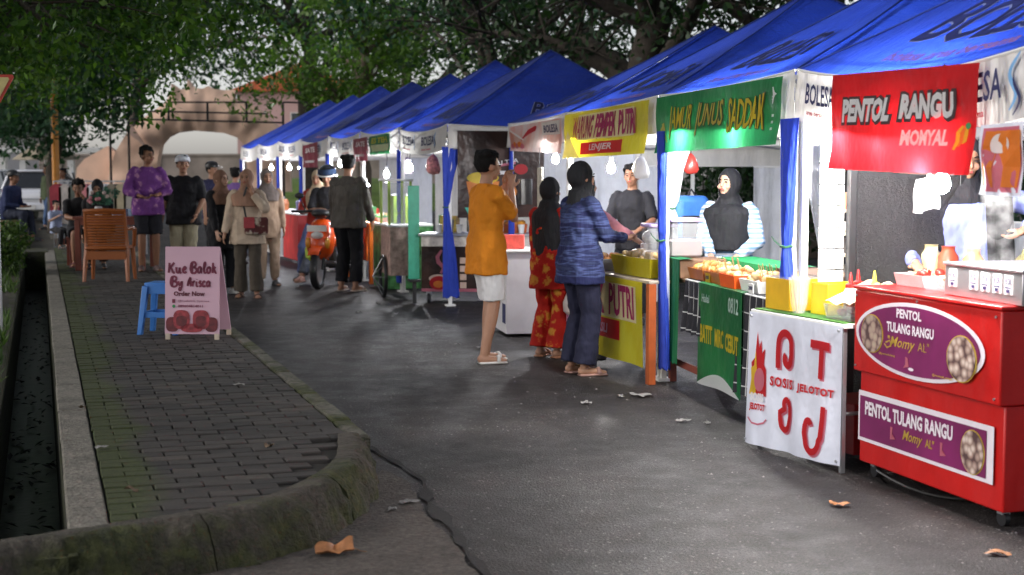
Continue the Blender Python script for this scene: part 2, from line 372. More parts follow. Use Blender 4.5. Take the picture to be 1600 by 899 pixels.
rd.add([FW.w(-12, -.62, -.18), FW.w(1.3, -.62, -.18), FW.w(1.3, .6, -.18), FW.w(.8, .1, -.18), FW.w(.3, -.25, -.18), FW.w(-1.5, -.6, -.18)], [(0, 1, 2, 3, 4, 5)])
road = setp(rd.build('road', M_ASPH), kind='structure')
# concrete apron at the kerb corner, ragged edge
ap = [P(x, y) for x, y in ((600, 735), (640, 752), (655, 790), (672, 812), (705, 842), (722, 868), (745, 900), (790, 960), (300, 1000), (0, 990), (0, 930), (250, 900), (350, 850), (480, 800), (540, 770))]
apm = MB(); cpt = sum(ap, Vector())/len(ap); edge = []
for i in range(len(ap)):
    a, b = ap[i], ap[(i+1) % len(ap)]
    for t in range(5): q = a.lerp(b, t/5); edge.append(q+Vector((rnd.uniform(-.015, .015), rnd.uniform(-.02, .02), 0)))
apm.add([Vector((cpt.x, cpt.y, .005))]+[Vector((q.x, q.y, .005)) for q in edge], [(0, 1+j, 1+(j+1) % len(edge)) for j in range(len(edge))])
setp(apm.build('road_apron', M_APRON), kind='structure')
# eroded crack between apron and asphalt
ck = [P(x, y) for x, y in ((575, 700), (625, 728), (662, 752), (668, 785), (690, 808), (712, 835), (728, 862), (755, 895), (800, 950))]
cm = MB(); vs = []
path = []
for i in range(len(ck)-1):
    for t in range(6): path.append(ck[i].lerp(ck[i+1], t/6))
for i, p in enumerate(path):
    t = (path[min(i+1, len(path)-1)]-path[max(i-1, 0)]).normalized(); q = Vector((-t.y, t.x, 0)); k = .010+.030*mnoise.noise(p*5)+.006
    k = max(.005, k); vs += [Vector((p.x, p.y, .009))+q*k, Vector((p.x, p.y, .009))-q*k*rnd.uniform(.5, 1.6)]
cm.add(vs, [(2*i, 2*i+1, 2*i+3, 2*i+2) for i in range(len(path)-1)])
setp(cm.build('road_crack', plain('crack_tar', (.012, .011, .011), .9, var=.5, scale=20, bmp=.5)), kind='structure')

# pavement > paver
pave = MB(); pave.box(0, 1.24, 1.6, 22, -.02, -.018)
inner = [(-.02, -.02), (.58, .24), (.92, .66), (1.12, 1.12), (1.225, 1.66)]
pave.add([(0, 0, -.018), (.6, .27, -.018), (.93, .68, -.018), (1.13, 1.13, -.018), (1.235, 1.62, -.018), (0, 1.62, -.018)], [(0, 1, 2, 3, 4, 5)])
pavement = pave.build('pavement', M_JOINT); pavement.location = FW.o; pavement.rotation_euler = (0, 0, FW.a); setp(pavement, kind='structure')
def y_in(x):
    for (a, b), (c, d) in zip(inner, inner[1:]):
        if x <= c: return b+(d-b)*(x-a)/(c-a)
    return 1.3
pm = [MB().box(-.1015, .1015, -.0505, .0505, -.05, 0, bev=.005).mesh('paver') for _ in range(1)]
for me in pm: me.materials.append(M_PAVER)
restp = MB(); cnt = 0; PL, PW = .2067, .105
for r in range(205):
    y = .06+r*PW
    for k in range(-1, 7):
        x = (k+.5+(.5 if r % 2 else 0))*PL
        lo, hi = x-PL/2, x+PL/2
        if hi < .05 or lo > 1.19: continue
        lo2, hi2 = max(lo, .004), min(hi, 1.236)
        if y-.03 < y_in(min(1.2, hi2)) and hi2 > .85: continue
        if y+.02 < y_in((lo2+hi2)/2): continue
        sx = (hi2-lo2)/PL; cx = (lo2+hi2)/2
        dz = .006*mnoise.noise(Vector((cx*1.5, y*1.5, 0)))+rnd.uniform(-.0035, .0035); ang = rnd.uniform(-.03, .03)
        dx, dy = rnd.uniform(-.003, .003), rnd.uniform(-.003, .003)
        tx, ty = rnd.uniform(-.03, .03), rnd.uniform(-.02, .02)
        if cnt < 299:
            o = bpy.data.objects.new('paver', pm[0]); COL.objects.link(o); o.parent = pavement
            o.location = (cx+dx, y+dy, dz); o.rotation_euler = (tx, ty, ang); o.scale = (sx*.985, .97, 1); cnt += 1
        else:
            m = Matrix.Translation((cx+dx, y+dy, dz)) @ Euler((tx, ty, ang)).to_matrix().to_4x4() @ Matrix.Diagonal((sx*.985, .97, 1, 1))
            restp.box(-.1015, .1015, -.0505, .0505, -.04, 0, m, bev=.005)
o = restp.build('paver_field', M_PAVER, pavement); setp(o, kind='stuff')

# coping strip beside the drain, cast in lengths
cop = MB().box(-.15, -.005, -.1, 20.6, -.5, -.03).build('drain_coping', M_CONC); cop.location = FW.o; cop.rotation_euler = (0, 0, FW.a); setp(cop, kind='structure')
y = -.02; i = 0
while y < 20.3:
    ln = rnd.uniform(.85, 1.15)
    c = MB().box(-.155+rnd.uniform(-.004, .004), -.004, y, min(20.6, y+ln)-.012, -.03, .0+rnd.uniform(-.002, .004), bev=.008).build('coping_slab', M_CONC, cop); y += ln
# drain trench: walls, floor with dark water, litter
dr = MB()
dr.box(HX1-.004, HX1+.03, HY0, HY1, -.95, -.035); dr.box(HX0-.06, HX0, HY0, HY1, -.95, -.01); dr.box(HX0-.05, HX1+.03, HY0, HY1, -1.0, -.88); dr.box(HX0-.05, HX1+.03, HY0, HY0+.04, -1.0, -.04); dr.box(HX0-.3, HX1+.05, HY1, HY1+1.2, -1.0, .01)
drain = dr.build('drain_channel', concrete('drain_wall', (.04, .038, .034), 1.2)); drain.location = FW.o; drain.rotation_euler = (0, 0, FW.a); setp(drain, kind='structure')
wt, ntw, bw_ = nodes('drain_water'); bw_.inputs['Base Color'].default_value = (.006, .007, .008, 1); bw_.inputs['Roughness'].default_value = .3; bump(ntw, bw_, noise_tex(ntw, 9, 3).outputs[0], .25, .02)
o = MB().box(HX0+.001, HX1-.005, HY0+.001, HY1-.001, -.8, -.62).build('drain_water', wt); o.location = FW.o; o.rotation_euler = (0, 0, FW.a); setp(o, kind='structure')
lit = MB()
for i in range(320):
    x, yv = rnd.uniform(HX0+.02, HX1-.02), HY0+.1+18*rnd.random()**1.6; s = rnd.uniform(.015, .05)
    m = Matrix.Translation((x, yv, -.6+rnd.uniform(0, .02))) @ Euler((rnd.uniform(-.5, .5), rnd.uniform(-.5, .5), rnd.uniform(0, 6))).to_matrix().to_4x4()
    lit.add([m @ Vector(p) for p in ((-s, 0, 0), (0, -s*.4, s*.2), (s, 0, 0), (0, s*.45, s*.15))], [(0, 1, 2, 3)])
o = lit.build('leaf_litter', plain('litter_leaf', (.016, .015, .015), .8, var=.8, scale=3)); o.location = FW.o; o.rotation_euler = (0, 0, FW.a); setp(o, label='dead leaves and scraps floating in the dark drain', cat='leaf litter', kind='stuff')

# kerb: corner blocks with a crumbling mossy face, then kerb stones along the road
kerb = MB().box(1.255, 1.34, 1.6, 20, -.4, -.03).build('kerb', M_KERB); kerb.location = FW.o; kerb.rotation_euler = (0, 0, FW.a); setp(kerb, kind='structure')
corner = [(-2.6, -.92), (-1.3, -.50), (-.5, -.17), (.02, 0), (.58, .24), (.92, .66), (1.12, 1.12), (1.225, 1.66)]
def cpath(t):
    t = max(0, min(len(corner)-1.001, t)); i = int(t); f = t-i; g = lambda k: Vector((*corner[max(0, min(len(corner)-1, k))], 0))
    a, b, c, d = g(i-1), g(i), g(i+1), g(i+2)
    return .5*((2*b)+(c-a)*f+(2*a-5*b+4*c-d)*f*f+(3*b-a-3*c+d)*f**3)
prof = [(-.085, -.30), (-.085, -.01), (-.075, .010), (.06, .020), (.11, .012), (.15, -.012), (.185, -.055), (.22, -.10), (.245, -.15), (.26, -.19), (.27, -.30)]
def kerb_block(t0, t1, n):
    mb = MB(); vs = []
    for i in range(n+1):
        t = t0+(t1-t0)*i/n; p = cpath(t); tg = (cpath(t+.02)-cpath(t-.02)).normalized(); q = Vector((tg.y, -tg.x, 0))
        wd = .74-.14*max(0, min(1, t-4))-.12*max(0, min(1, t-6))
        for j, (a, z) in enumerate(prof):
            v = p+q*a*wd+Vector((0, 0, z)); ns = mnoise.noise(v*8)*.022+mnoise.noise(v*24)*.016+mnoise.noise(v*60)*.010
            k = 1 if j > 3 else .35
            v += (q*ns+Vector((0, 0, 1))*ns*.7)*k; vs.append(v)
    m = len(prof); fs = [(i*m+j, i*m+j+1, (i+1)*m+j+1, (i+1)*m+j) for i in range(n) for j in range(m-1)]
    fs += [tuple(range(m)), tuple(n*m+k for k in reversed(range(m)))]
    mb.add(vs, fs); return soft(mb.build('kerb_block', M_KERB2, kerb), 60)
for a, b in ((0, 1.6), (1.615, 3.5), (3.51, 4.92), (4.945, 5.9), (5.91, 7)): kerb_block(a, b, int((b-a)*44))
y = 1.64
while y < 19.8:
    ln = rnd.uniform(.46, .54); kb = MB(); dz = rnd.uniform(-.006, .006)
    kb.box(1.246, 1.35, y, y+ln-.014, -.3, .004+dz, bev=.012).build('kerb_stone', M_KERB, kerb); y += ln

# left bank of the drain
def bank(u, v):
    x = HX0-.02-14*u**1.5; yv = -.1+41*v; p = FW.w(x, yv); z = .14+.05*mnoise.noise(Vector((p.x*.6, p.y*.6, 0)))+(.22*min(1, u*4))
    if u < .01: z = .165
    return Vector((p.x, p.y, z))
setp(soft(MB().sheet(bank, 24, 90).build('grass_bank', M_SOIL)), kind='structure')
bk = MB().box(HX0-.14, HX0-.002, .02, HY1, -.3, -.006, bev=.01).build('drain_edge', concrete('left_edge', (.07, .06, .05), .8)); bk.location = FW.o; bk.rotation_euler = (0, 0, FW.a); setp(bk, kind='structure')

def leaf_mat(name, dark, mid, light, tr=.35):
    m, nt, b = nodes(name); ge = nt.nodes.new('ShaderNodeNewGeometry')
    r = ramp(nt, ge.outputs['Random Per Island'], [(0, dark), (.45, mid), (.9, light), (1, tuple(min(1, x*1.5) for x in light))]); L(nt, r.outputs[0], b.inputs['Base Color'])
    b.inputs['Roughness'].default_value = .45; b.inputs['Specular IOR Level'].default_value = .35
    t = nt.nodes.new('ShaderNodeBsdfTranslucent'); k = nt.nodes.new('ShaderNodeMix'); k.data_type = 'RGBA'; k.blend_type = 'MULTIPLY'; k.inputs[0].default_value = 1
    L(nt, r.outputs[0], k.inputs[6]); k.inputs[7].default_value = (1.6, 2.0, .8, 1); L(nt, k.outputs[2], t.inputs[0])
    x = nt.nodes.new('ShaderNodeMixShader'); x.inputs[0].default_value = tr; L(nt, b.outputs[0], x.inputs[1]); L(nt, t.outputs[0], x.inputs[2]); L(nt, x.outputs[0], nt.nodes['Material Output'].inputs[0])
    MATS[name] = m; return m
LF1 = leaf_mat('leaf_fresh', (.014, .040, .010), (.038, .095, .014), (.085, .155, .022), .4)
LF2 = leaf_mat('leaf_cool', (.012, .035, .022), (.028, .075, .042), (.055, .12, .07), .35)
LF3 = leaf_mat('leaf_dark', (.008, .020, .010), (.018, .045, .018), (.040, .085, .030), .3)
LF4 = leaf_mat('leaf_light', (.045, .09, .02), (.085, .16, .035), (.15, .24, .06), .45)
GR = leaf_mat('grass_blade', (.02, .045, .01), (.04, .08, .018), (.08, .13, .03), .3)
def leaf_cloud(clumps, per, size, seed, flat=.75, mat=None):
    """clumps: (x, y, z, r). Leaves are small kites scattered through each clump"""
    g = np.random.RandomState(seed); c = np.array(clumps, float); n = len(c)*per; idx = np.repeat(np.arange(len(c)), per)
    d = g.normal(size=(n, 3)); d /= np.linalg.norm(d, axis=1)[:, None]+1e-9; rr = g.rand(n)**.45
    p = c[idx, :3]+d*(rr*c[idx, 3])[:, None]*np.array([1, 1, flat])
    a = g.normal(size=(n, 3)); a[:, 2] -= .5; a /= np.linalg.norm(a, axis=1)[:, None]
    b = g.normal(size=(n, 3)); b[:, 2] *= .6; b -= a*(a*b).sum(1)[:, None]; b /= np.linalg.norm(b, axis=1)[:, None]
    s = size*(.55+.9*g.rand(n))[:, None]
    V = np.stack([p-a*s*.5, p-b*s*.24+a*s*.02, p+a*s*.5, p+b*s*.24+a*s*.02], 1).reshape(-1, 3)
    me = bpy.data.meshes.new('leaves'); me.vertices.add(4*n); me.vertices.foreach_set('co', V.ravel())
    me.loops.add(4*n); me.loops.foreach_set('vertex_index', np.arange(4*n)); me.polygons.add(n); me.polygons.foreach_set('loop_start', np.arange(0, 4*n, 4)); me.polygons.foreach_set('loop_total', np.full(n, 4))
    me.update(calc_edges=True)
    if mat: me.materials.append(mat)
    return me
BARK = plain('bark', (.055, .045, .035), .95, var=.45, scale=6, bmp=.9); BARK_L = plain('bark_pale', (.16, .12, .09), .95, var=.3, scale=5, bmp=.8)
def tree_parts(rg, h, spread, z_low, r0, nl=7, lean=(0, 0), clump=.9, dens=14, droop=0):
    """trunk with limbs and twigs; clumps gather at twig ends. local coordinates"""
    mb = MB(); cl = []
    top = Vector((lean[0], lean[1], h*.62)); pts = [Vector((0, 0, -.4))]
    for i in range(1, 7): t = i/6; pts.append(Vector((lean[0]*t**1.4+rg.uniform(-.12, .12), lean[1]*t**1.4+rg.uniform(-.12, .12), h*.62*t)))
    mb.tube(pts, [r0*(1.35 if i == 0 else 1-.55*i/6) for i in range(7)], 10)
    for k in range(nl):
        a = 2*math.pi*(k+rg.random()*.6)/nl; zb = h*(.28+.34*rg.random()); i = min(5, int(zb/(h*.62)*6)); b = pts[i].lerp(pts[i+1], .5)
        ln = spread*rg.uniform(.65, 1); tip = Vector((b.x+math.cos(a)*ln, b.y+math.sin(a)*ln, max(z_low+.6, b.z+h*rg.uniform(.05, .38)-droop*rg.random())))
        mid = b.lerp(tip, .5)+Vector((0, 0, .12*ln)); lp = [b, b.lerp(mid, .5)+Vector((rg.uniform(-.2, .2), 0, .05)), mid, mid.lerp(tip, .5)+Vector((0, rg.uniform(-.2, .2), .1)), tip]
        mb.tube(lp, [r0*.42, r0*.34, r0*.25, r0*.16, r0*.06], 7)
        for q in range(dens):
            t = rg.uniform(.25, 1.08); base = lp[min(3, int(t*4))].lerp(lp[min(4, int(t*4)+1)], (t*4) % 1)
            e = base+Vector((rg.gauss(0, 1), rg.gauss(0, 1), rg.gauss(0, .6)))*spread*.24; e.z -= droop*rg.random()*.7; e.z = max(e.z, z_low+rg.random()*.8)
            mb.tube([base, base.lerp(e, .5)+Vector((0, 0, .1)), e], [r0*.08, r0*.05, r0*.02], 4, caps=False); cl.append((e.x, e.y, e.z, clump*rg.uniform(.6, 1.3)))
    for q in range(dens): cl.append((lean[0]+rg.gauss(0, spread*.3), lean[1]+rg.gauss(0, spread*.3), h*rg.uniform(.7, 1), clump*1.2))
    return mb, cl
def tree(label, x, y, h, spread, z_low, r0, lm, size=.16, per=120, seed=1, bark=None, gz=-.2, **kw):
    rg = random.Random(seed); t = thing('tree', label, 'tree', (x, y, gz), 0)
    mb, cl = tree_parts(rg, h, spread, z_low, r0, **kw); soft(mb.build('trunk', bark or BARK, t), 60)
    o = link('crown', leaf_cloud(cl, per, size, seed, mat=lm), None, t); setp(o, kind='stuff'); return t
tree('broad leafy tree on the left bank with bright green low boughs over the drain', -7.3, 19.5, 9, 4.4, 2.7, .26, LF1, .105, 230, 3, nl=9, dens=18, droop=1.6, clump=.75)
tree('darker leafy tree behind the orange pole and cream parasol', -12.2, 30, 9, 3.9, 2.6, .24, LF2, .14, 150, 5, nl=8, dens=14, droop=1.3, clump=.9)
tree('bluish green tree rising over the left half of the rock arch', -13.0, 51, 13, 6.5, 5.0, .35, LF2, .22, 55, 8, nl=8, dens=16, droop=1.5, clump=1.3)
tree('tall dark tree rising straight above the middle of the rock arch', -7.5, 54, 14, 6.5, 5.6, .4, LF3, .24, 32, 9, nl=9, dens=15, droop=1.2, clump=1.3)
tree('light green tree with a pale trunk behind the farthest blue tents', -3.9, 38.5, 8.5, 2.9, 3.1, .2, LF4, .17, 75, 12, nl=8, dens=15, bark=BARK_L, droop=.8, clump=.8)
tree('slender tree with forking trunks behind the middle blue tents', -.9, 33, 9.5, 4.4, 4.9, .2, LF2, .16, 38, 17, nl=7, dens=13, lean=(.4, 0), clump=.8)
tree('thin leaning tree just right of the forking one behind the tents', .35, 30, 10, 4.2, 5.0, .19, LF3, .16, 38, 19, nl=6, dens=14, lean=(-1.3, .3), clump=.8)
tree('massive dark tree with a thick trunk behind the blue tent showing its side', 2.1, 26.5, 12, 5.4, 3.3, .42, LF3, .14, 62, 21, nl=10, dens=17, lean=(1.0, 0), clump=1.0)
tree('dark leafy tree standing behind the yellow bannered stall', 5.6, 26, 12, 5.4, 2.0, .4, LF3, .15, 62, 23, nl=9, dens=17, droop=1.0, clump=1.0)
tree('old dark trunk tree close behind the green bannered stall', 8.0, 21, 11, 5.2, 1.8, .5, LF3, .17, 130, 27, nl=9, dens=16, clump=1.0, lean=(-.6, 0))
tree('tall shade tree behind the red bannered stall', 9.4, 11.5, 10, 5.2, 3.6, .35, LF3, .2, 110, 29, nl=8, dens=14, clump=1.1)
tree('wide tree far left behind the silver car', -27, 58, 12, 7.0, 2.6, .35, LF2, .32, 60, 31, nl=8, dens=15, droop=1.2, clump=1.3)
tree('unseen tree added on the left bank nearest the camera to shade the road', -6.6, 9.0, 10, 5.0, 4.2, .3, LF1, .18, 110, 33, nl=8, dens=15, clump=1.0)  # out of view; part of the overhead canopy that cuts the sky light
tree('green tree seen between the rock arch and the far tents', -4.5, 62, 13, 6, 3.5, .35, LF1, .24, 38, 37, nl=8, dens=15, clump=1.3)
tree('far tree closing the view above the middle tents', 2.5, 56, 14, 7.5, 4.4, .4, LF2, .26, 26, 41, nl=9, dens=16, clump=1.4)
tree('unseen big tree added on the right, its crown blocking sky light over the near stalls', 8.5, 4.5, 10.5, 7.5, 5.3, .4, LF3, .30, 75, 62, nl=10, dens=16, clump=1.5)  # added above the frame: big dense leaves hold back sky light
tree('unseen spreading tree added right of the road to shade the middle of the stalls', 6.2, 14.5, 11, 7.0, 5.4, .35, LF3, .28, 75, 63, nl=10, dens=16, clump=1.5)  # unseen crown, added to dim the ambient light on the stalls
tree('unseen spreading tree added on the left bank to block sky over the road', -8.2, 13.5, 10.5, 6.8, 5.4, .35, LF1, .28, 75, 64, nl=10, dens=16, clump=1.5)  # added out of frame so its crown screens the road from the sky
tree('dark teal tree filling the gap left of the rock arch', -11.6, 37, 8.5, 2.9, 1.9, .2, LF2, .18, 120, 71, nl=8, dens=14, droop=1.2, clump=.8)
# low twigs hanging in front of the arch opening
def bush(label, x, y, r, h, lm, seed, size=.07, per=260, name='bush', cat='bush', gz=0):
    rg = random.Random(seed); t = thing(name, label, cat, (x, y, gz)); mb = MB(); cl = []
    for i in range(9):
        a = rg.uniform(0, 6.28); e = Vector((math.cos(a)*r*rg.uniform(.2, .8), math.sin(a)*r*rg.uniform(.2, .8), h*rg.uniform(.4, .9))); mb.tube([(0, 0, 0), e*.5+Vector((0, 0, .1)), e], [.02, .014, .006], 5); cl.append((e.x, e.y, e.z, r*.55))
    mb.build('stem', BARK, t); o = link('foliage', leaf_cloud(cl, per, size, seed, 1, lm), None, t); setp(o, kind='stuff')
    return t
bush('low green bush on the bank left of the drain', -6.95, 19.0, .5, .28, GR, 51, gz=.3)
bush('ragged weed clump at the left edge of the picture beside the drain', -7.6, 21.5, .5, .3, GR, 52, gz=.35)
bush('dark shrub behind the seller in stripes', 4.3, 22.5, 1.6, 2.2, LF3, 53, .13, 330)
bush('leafy shrub left of the dark one behind the stalls', 3.2, 24.0, 1.3, 2.4, LF2, 54, .13, 300)
bush('dark shrub right of the others behind the stalls', 6.3, 21.0, 1.8, 2.4, LF3, 55, .14, 330)
bush('shrub behind the lavender blouse in the red stall', 4.5, 12.5, .9, 1.6, LF2, 56, .10, 260)
# grass on the bank
gb = np.random.RandomState(5); n = 9000; uu = gb.rand(n)**1.5*.30; vv = gb.rand(n); V = []
for i in range(n):
    if mnoise.noise(Vector((uu[i]*9, vv[i]*14, 3))) < -.12: continue
    p = bank(uu[i]+.012, vv[i]); hgt = .05+.10*gb.rand(); a = gb.rand()*6.28; q = Vector((math.cos(a), math.sin(a), 0))*.012; ln = Vector((gb.normal()*.04, gb.normal()*.04, hgt)); V.append((p-q, p+q, p+ln))
me = bpy.data.meshes.new('grass'); me.from_pydata([tuple(x) for t in V for x in t], [], [(3*i, 3*i+1, 3*i+2) for i in range(len(V))]); setp(link('grass', me, GR), label='tufts of grass growing on the bank left of the drain', cat='grass', kind='stuff')

# far clearing: lit grass mound and low wall seen through the arch
def mound(u, v): x = -16+16*u; y = 58+14*v; return Vector((x, y, .02+1.3*math.sin(math.pi*min(1, max(0, v*1.2)))*(.5+.5*math.sin(math.pi*u))+.15*mnoise.noise(Vector((x*.4, y*.4, 0)))))
setp(soft(MB().sheet(mound, 20, 14).build('grass_mound', plain('lawn', (.12, .19, .035), .9, var=.35, scale=1.5, bmp=.4))), kind='structure')
FWALL = thing('boundary_wall', 'long low weathered wall beyond the rock arch', 'wall', (-8, 74, 0)); MB().box(-16, 16, 0, .2, 0, 2.35).build('wall', plain('old_wall', (.30, .25, .22), .9, var=.3, scale=.8), FWALL); MB().box(-16, 16, -.05, .25, 2.352, 2.46).build('coping', plain('old_wall', (.3, .25, .22)), FWALL)
for x in range(-15, 16, 5): MB().box(x-.15, x+.15, -.06, -.001, 0, 2.34).build('pillar', plain('old_wall', (.3, .25, .22)), FWALL)

# rock arch stage set
AY = 42.0
def apx(px, py): v = D(px, py, AY); return v.x, v.z
ROCK = plain('painted_rock', (.78, .54, .41), .9, var=.16, scale=1.1, bmp=.5)
arch = thing('rock_arch', 'painted pink rock arch stage set with a jagged top and a wide round opening', 'arch', (0, AY, 0))
outer = [(165, 300), (172, 262), (182, 236), (200, 206), (222, 186), (258, 160), (263, 152), (270, 141), (266, 130), (280, 140), (290, 139), (292, 124), (302, 137), (316, 139), (324, 134), (331, 139), (352, 141), (368, 140), (362, 152), (384, 160), (404, 170), (420, 186), (436, 200), (446, 222), (452, 262), (454, 300)]
innr = [(385, 300), (386, 262), (385, 245), (382, 228), (370, 215), (350, 208), (328, 206), (300, 204), (276, 207), (262, 214), (252, 226), (248, 245), (246, 262), (245, 300)]
ov = [apx(*p) for p in outer]; iv = [apx(*p) for p in innr]
def face(yoff, depth):
    # stitch the outline to the opening from left foot over the top to the right foot
    N = 60
    def resample(pl, n):
        seg = [math.dist(a, b) for a, b in zip(pl, pl[1:])]; tot = sum(seg); out = []
        for i in range(n+1):
            d = tot*i/n; k = 0
            while k < len(seg)-1 and d > seg[k]: d -= seg[k]; k += 1
            a, b = pl[k], pl[k+1]; t = min(1, d/seg[k]); out.append((a[0]+(b[0]-a[0])*t, a[1]+(b[1]-a[1])*t))
        return out
    A = resample(ov, N*2); Bp = resample(list(reversed(iv)), N*2); Kk = 8; vs = []; M2 = Kk+1
    for side in (0, 1):
        for i in range(len(A)):
            for k in range(Kk+1):
                t = k/Kk; x = A[i][0]*(1-t)+Bp[i][0]*t; z = A[i][1]*(1-t)+Bp[i][1]*t
                rel = .16*mnoise.noise(Vector((x*.9, z*.9, 1)))+.07*mnoise.noise(Vector((x*3, z*3, 2)))
                vs.append((x, (yoff-rel-.1*math.sin(math.pi*t)) if side == 0 else yoff+depth, z))
    n = len(A); fs = []
    for side in (0, 1):
        o = side*n*M2
        for i in range(n-1):
            for k in range(Kk):
                q = (o+i*M2+k, o+i*M2+k+1, o+(i+1)*M2+k+1, o+(i+1)*M2+k); fs.append(q if side else tuple(reversed(q)))
    for i in range(n-1):
        for k in (0, Kk): fs.append((i*M2+k, (i+1)*M2+k, n*M2+(i+1)*M2+k, n*M2+i*M2+k))
    return MB().add(vs, fs)
soft(face(0, .35).build('rock_face', ROCK, arch), 50)
# folded facet and reddish patches
f1 = [apx(*p) for p in ((205, 190), (236, 236), (222, 222), (200, 205))]; MB().prism(f1, -.34, -.2).build('facet', plain('painted_rock_light', (.56, .40, .34), .9, var=.15, scale=1), arch)
# wing at the left
wing = [apx(*p) for p in ((108, 300), (112, 262), (124, 248), (146, 236), (160, 228), (172, 236), (176, 262), (178, 300))]
MB().prism(wing, .5, .9).build('rock_wing', ROCK, arch)
rail = thing('scaffold_rail', 'dark metal scaffold railing standing in front of the rock arch', 'railing', (0, AY-.6, 0)); STEEL_D = plain('dark_steel', (.03, .03, .035), .5, .6, var=.3)
def hpx(px, py): v = D(px, py, AY-.6); return Vector((v.x, 0, v.z))
for y0, y1, x0, x1 in ((160, 160, 262, 388), (174, 178, 222, 418), (186, 192, 200, 442)):
    m = MB(); m.tube([hpx(x0, y0), hpx(x1, y1)], .028, 6); m.build('rail', STEEL_D, rail)
for x, ya, yb in ((263, 160, 188), (324, 160, 189), (385, 161, 190), (172, 205, 300), (200, 160, 300), (442, 160, 300)):
    m = MB(); m.tube([hpx(x, ya), hpx(x, 0) if False else Vector((hpx(x, ya).x, 0, .0 if yb == 300 else hpx(x, yb).z))], .034, 6); m.build('post', STEEL_D, rail)
m = MB(); m.tube([hpx(172, 205), hpx(200, 204)], .028, 6); m.build('rail', STEEL_D, rail)
m = MB(); m.tube([hpx(442, 160), hpx(480, 161)], .028, 6); m.build('rail', STEEL_D, rail)
# pale buildings glimpsed through leaves
def building(label, x, y, wd, dp, h, c, roofc):
    t = thing('building', label, 'building', (x, y, 0)); MB().box(-wd/2, wd/2, 0, dp, 0, h).build('wall', plain('render_%d' % int(c[0]*100), c, .9, var=.1, scale=.4), t)
    MB().prism([(-wd/2-.5, h+.002), (wd/2+.5, h+.002), (0, h+wd*.22)], -.4, dp+.4).build('roof', plain('roof_%d' % int(roofc[0]*100), roofc, .9, var=.2, scale=1), t)
    for i in range(int(wd//2.6)):
        for j in range(max(1, int(h//3))):
            xx = -wd/2+1.3+i*2.6; zz = 1+j*3; f = MB().box(xx-.55, xx+.55, -.05, .02, zz, zz+1.3).build('window', plain('window_frame', (.6, .58, .55)), t)
            f2 = MB().box(xx-.47, xx+.47, -.056, -.051, zz+.08, zz+1.22).build('pane', plain('dark_pane', (.05, .06, .07), .2), f)
building('pale pink building with an orange red roof far behind the arch', -13.3, 92, 8, 8, 6.6, (.55, .36, .33), (.5, .12, .05))
building('cream house far behind the middle tents', -3.0, 84, 9, 7, 4.6, (.6, .52, .42), (.35, .2, .16))
building('white low building behind the silver car', -34, 78, 14, 7, 3.6, (.62, .6, .58), (.3, .28, .27))
# ================================================================== TENTS
def tent_cloth():
    m, nt, b = nodes('tent_blue'); n = noise_tex(nt, 1.3, 7, .65); st = noise_tex(nt, 3.5, 5, .7, stretch=(1, 3, .6))
    r = ramp(nt, n.outputs[0], [(.30, (.009, .024, .18)), (.5, (.018, .044, .29)), (.72, (.042, .085, .40))]); d = ramp(nt, st.outputs[0], [(.3, (.75, .75, .78)), (.6, (1.05, 1.05, 1.05))])
    x = nt.nodes.new('ShaderNodeMix'); x.data_type = 'RGBA'; x.blend_type = 'MULTIPLY'; x.inputs[0].default_value = 1; L(nt, r.outputs[0], x.inputs[6]); L(nt, d.outputs[0], x.inputs[7]); L(nt, x.outputs[2], b.inputs['Base Color'])
    b.inputs['Roughness'].default_value = .48; w1 = noise_tex(nt, 5, 5, .7, stretch=(1.2, 2.2, 1)); bump(nt, b, w1.outputs[0], .75, .06); return m
BLUE = tent_cloth(); BLUE.node_tree.nodes['Principled BSDF'].inputs['Specular IOR Level'].default_value = .4
add_translucent(BLUE, (.03, .09, .75), .22)
BLUE_C = cloth('curtain_blue', (.035, .075, .50), rough=.6, fold=.9); add_translucent(BLUE_C, (.03, .08, .7), .25)
WHITE_C = cloth('curtain_white', (.72, .74, .78), rough=.7, fold=.8); add_translucent(WHITE_C, (.8, .82, .85), .3)
VAL = cloth('valance_white', (.66, .64, .60), rough=.75, fold=.4); add_translucent(VAL, (.8, .78, .72), .3)
NAVY = plain('navy_print', (.02, .022, .09), .7, var=.1); PINKP = plain('pink_print', (.55, .10, .13), .7, var=.15); SKYP = plain('skyblue_print', (.16, .35, .62), .7, var=.1)
WHT = plain('white_paint', (.78, .78, .76), .45, var=.04); WHT_PR = plain('white_print', (.75, .75, .76), .6, var=.05); BLK = plain('black_plastic', (.014, .014, .016), .4, var=.2)
GREYM = plain('grey_metal', (.42, .43, .45), .35, .8, var=.1); CORD = plain('black_cord', (.01, .01, .01), .6)
BULB = emit('bulb_glow', (1.0, .97, .93), 1250)
def swoosh(fn, cu, v0, v1, asp, parent, sc=1):
    pts = [(cu+.012*math.sin(t*7)*sc+.018*sc*(t-.5), v0+(v1-v0)*t) for t in [i/14 for i in range(15)]]
    ribbon(fn, pts, .10*sc, SKYP, parent, .0045, 'swoosh', asp, True); ribbon(fn, [(p[0]+.010*sc, p[1]-.10*(v1-v0)) for p in pts[:11]], .07*sc, NAVY, parent, .005, 'swoosh', asp, True)
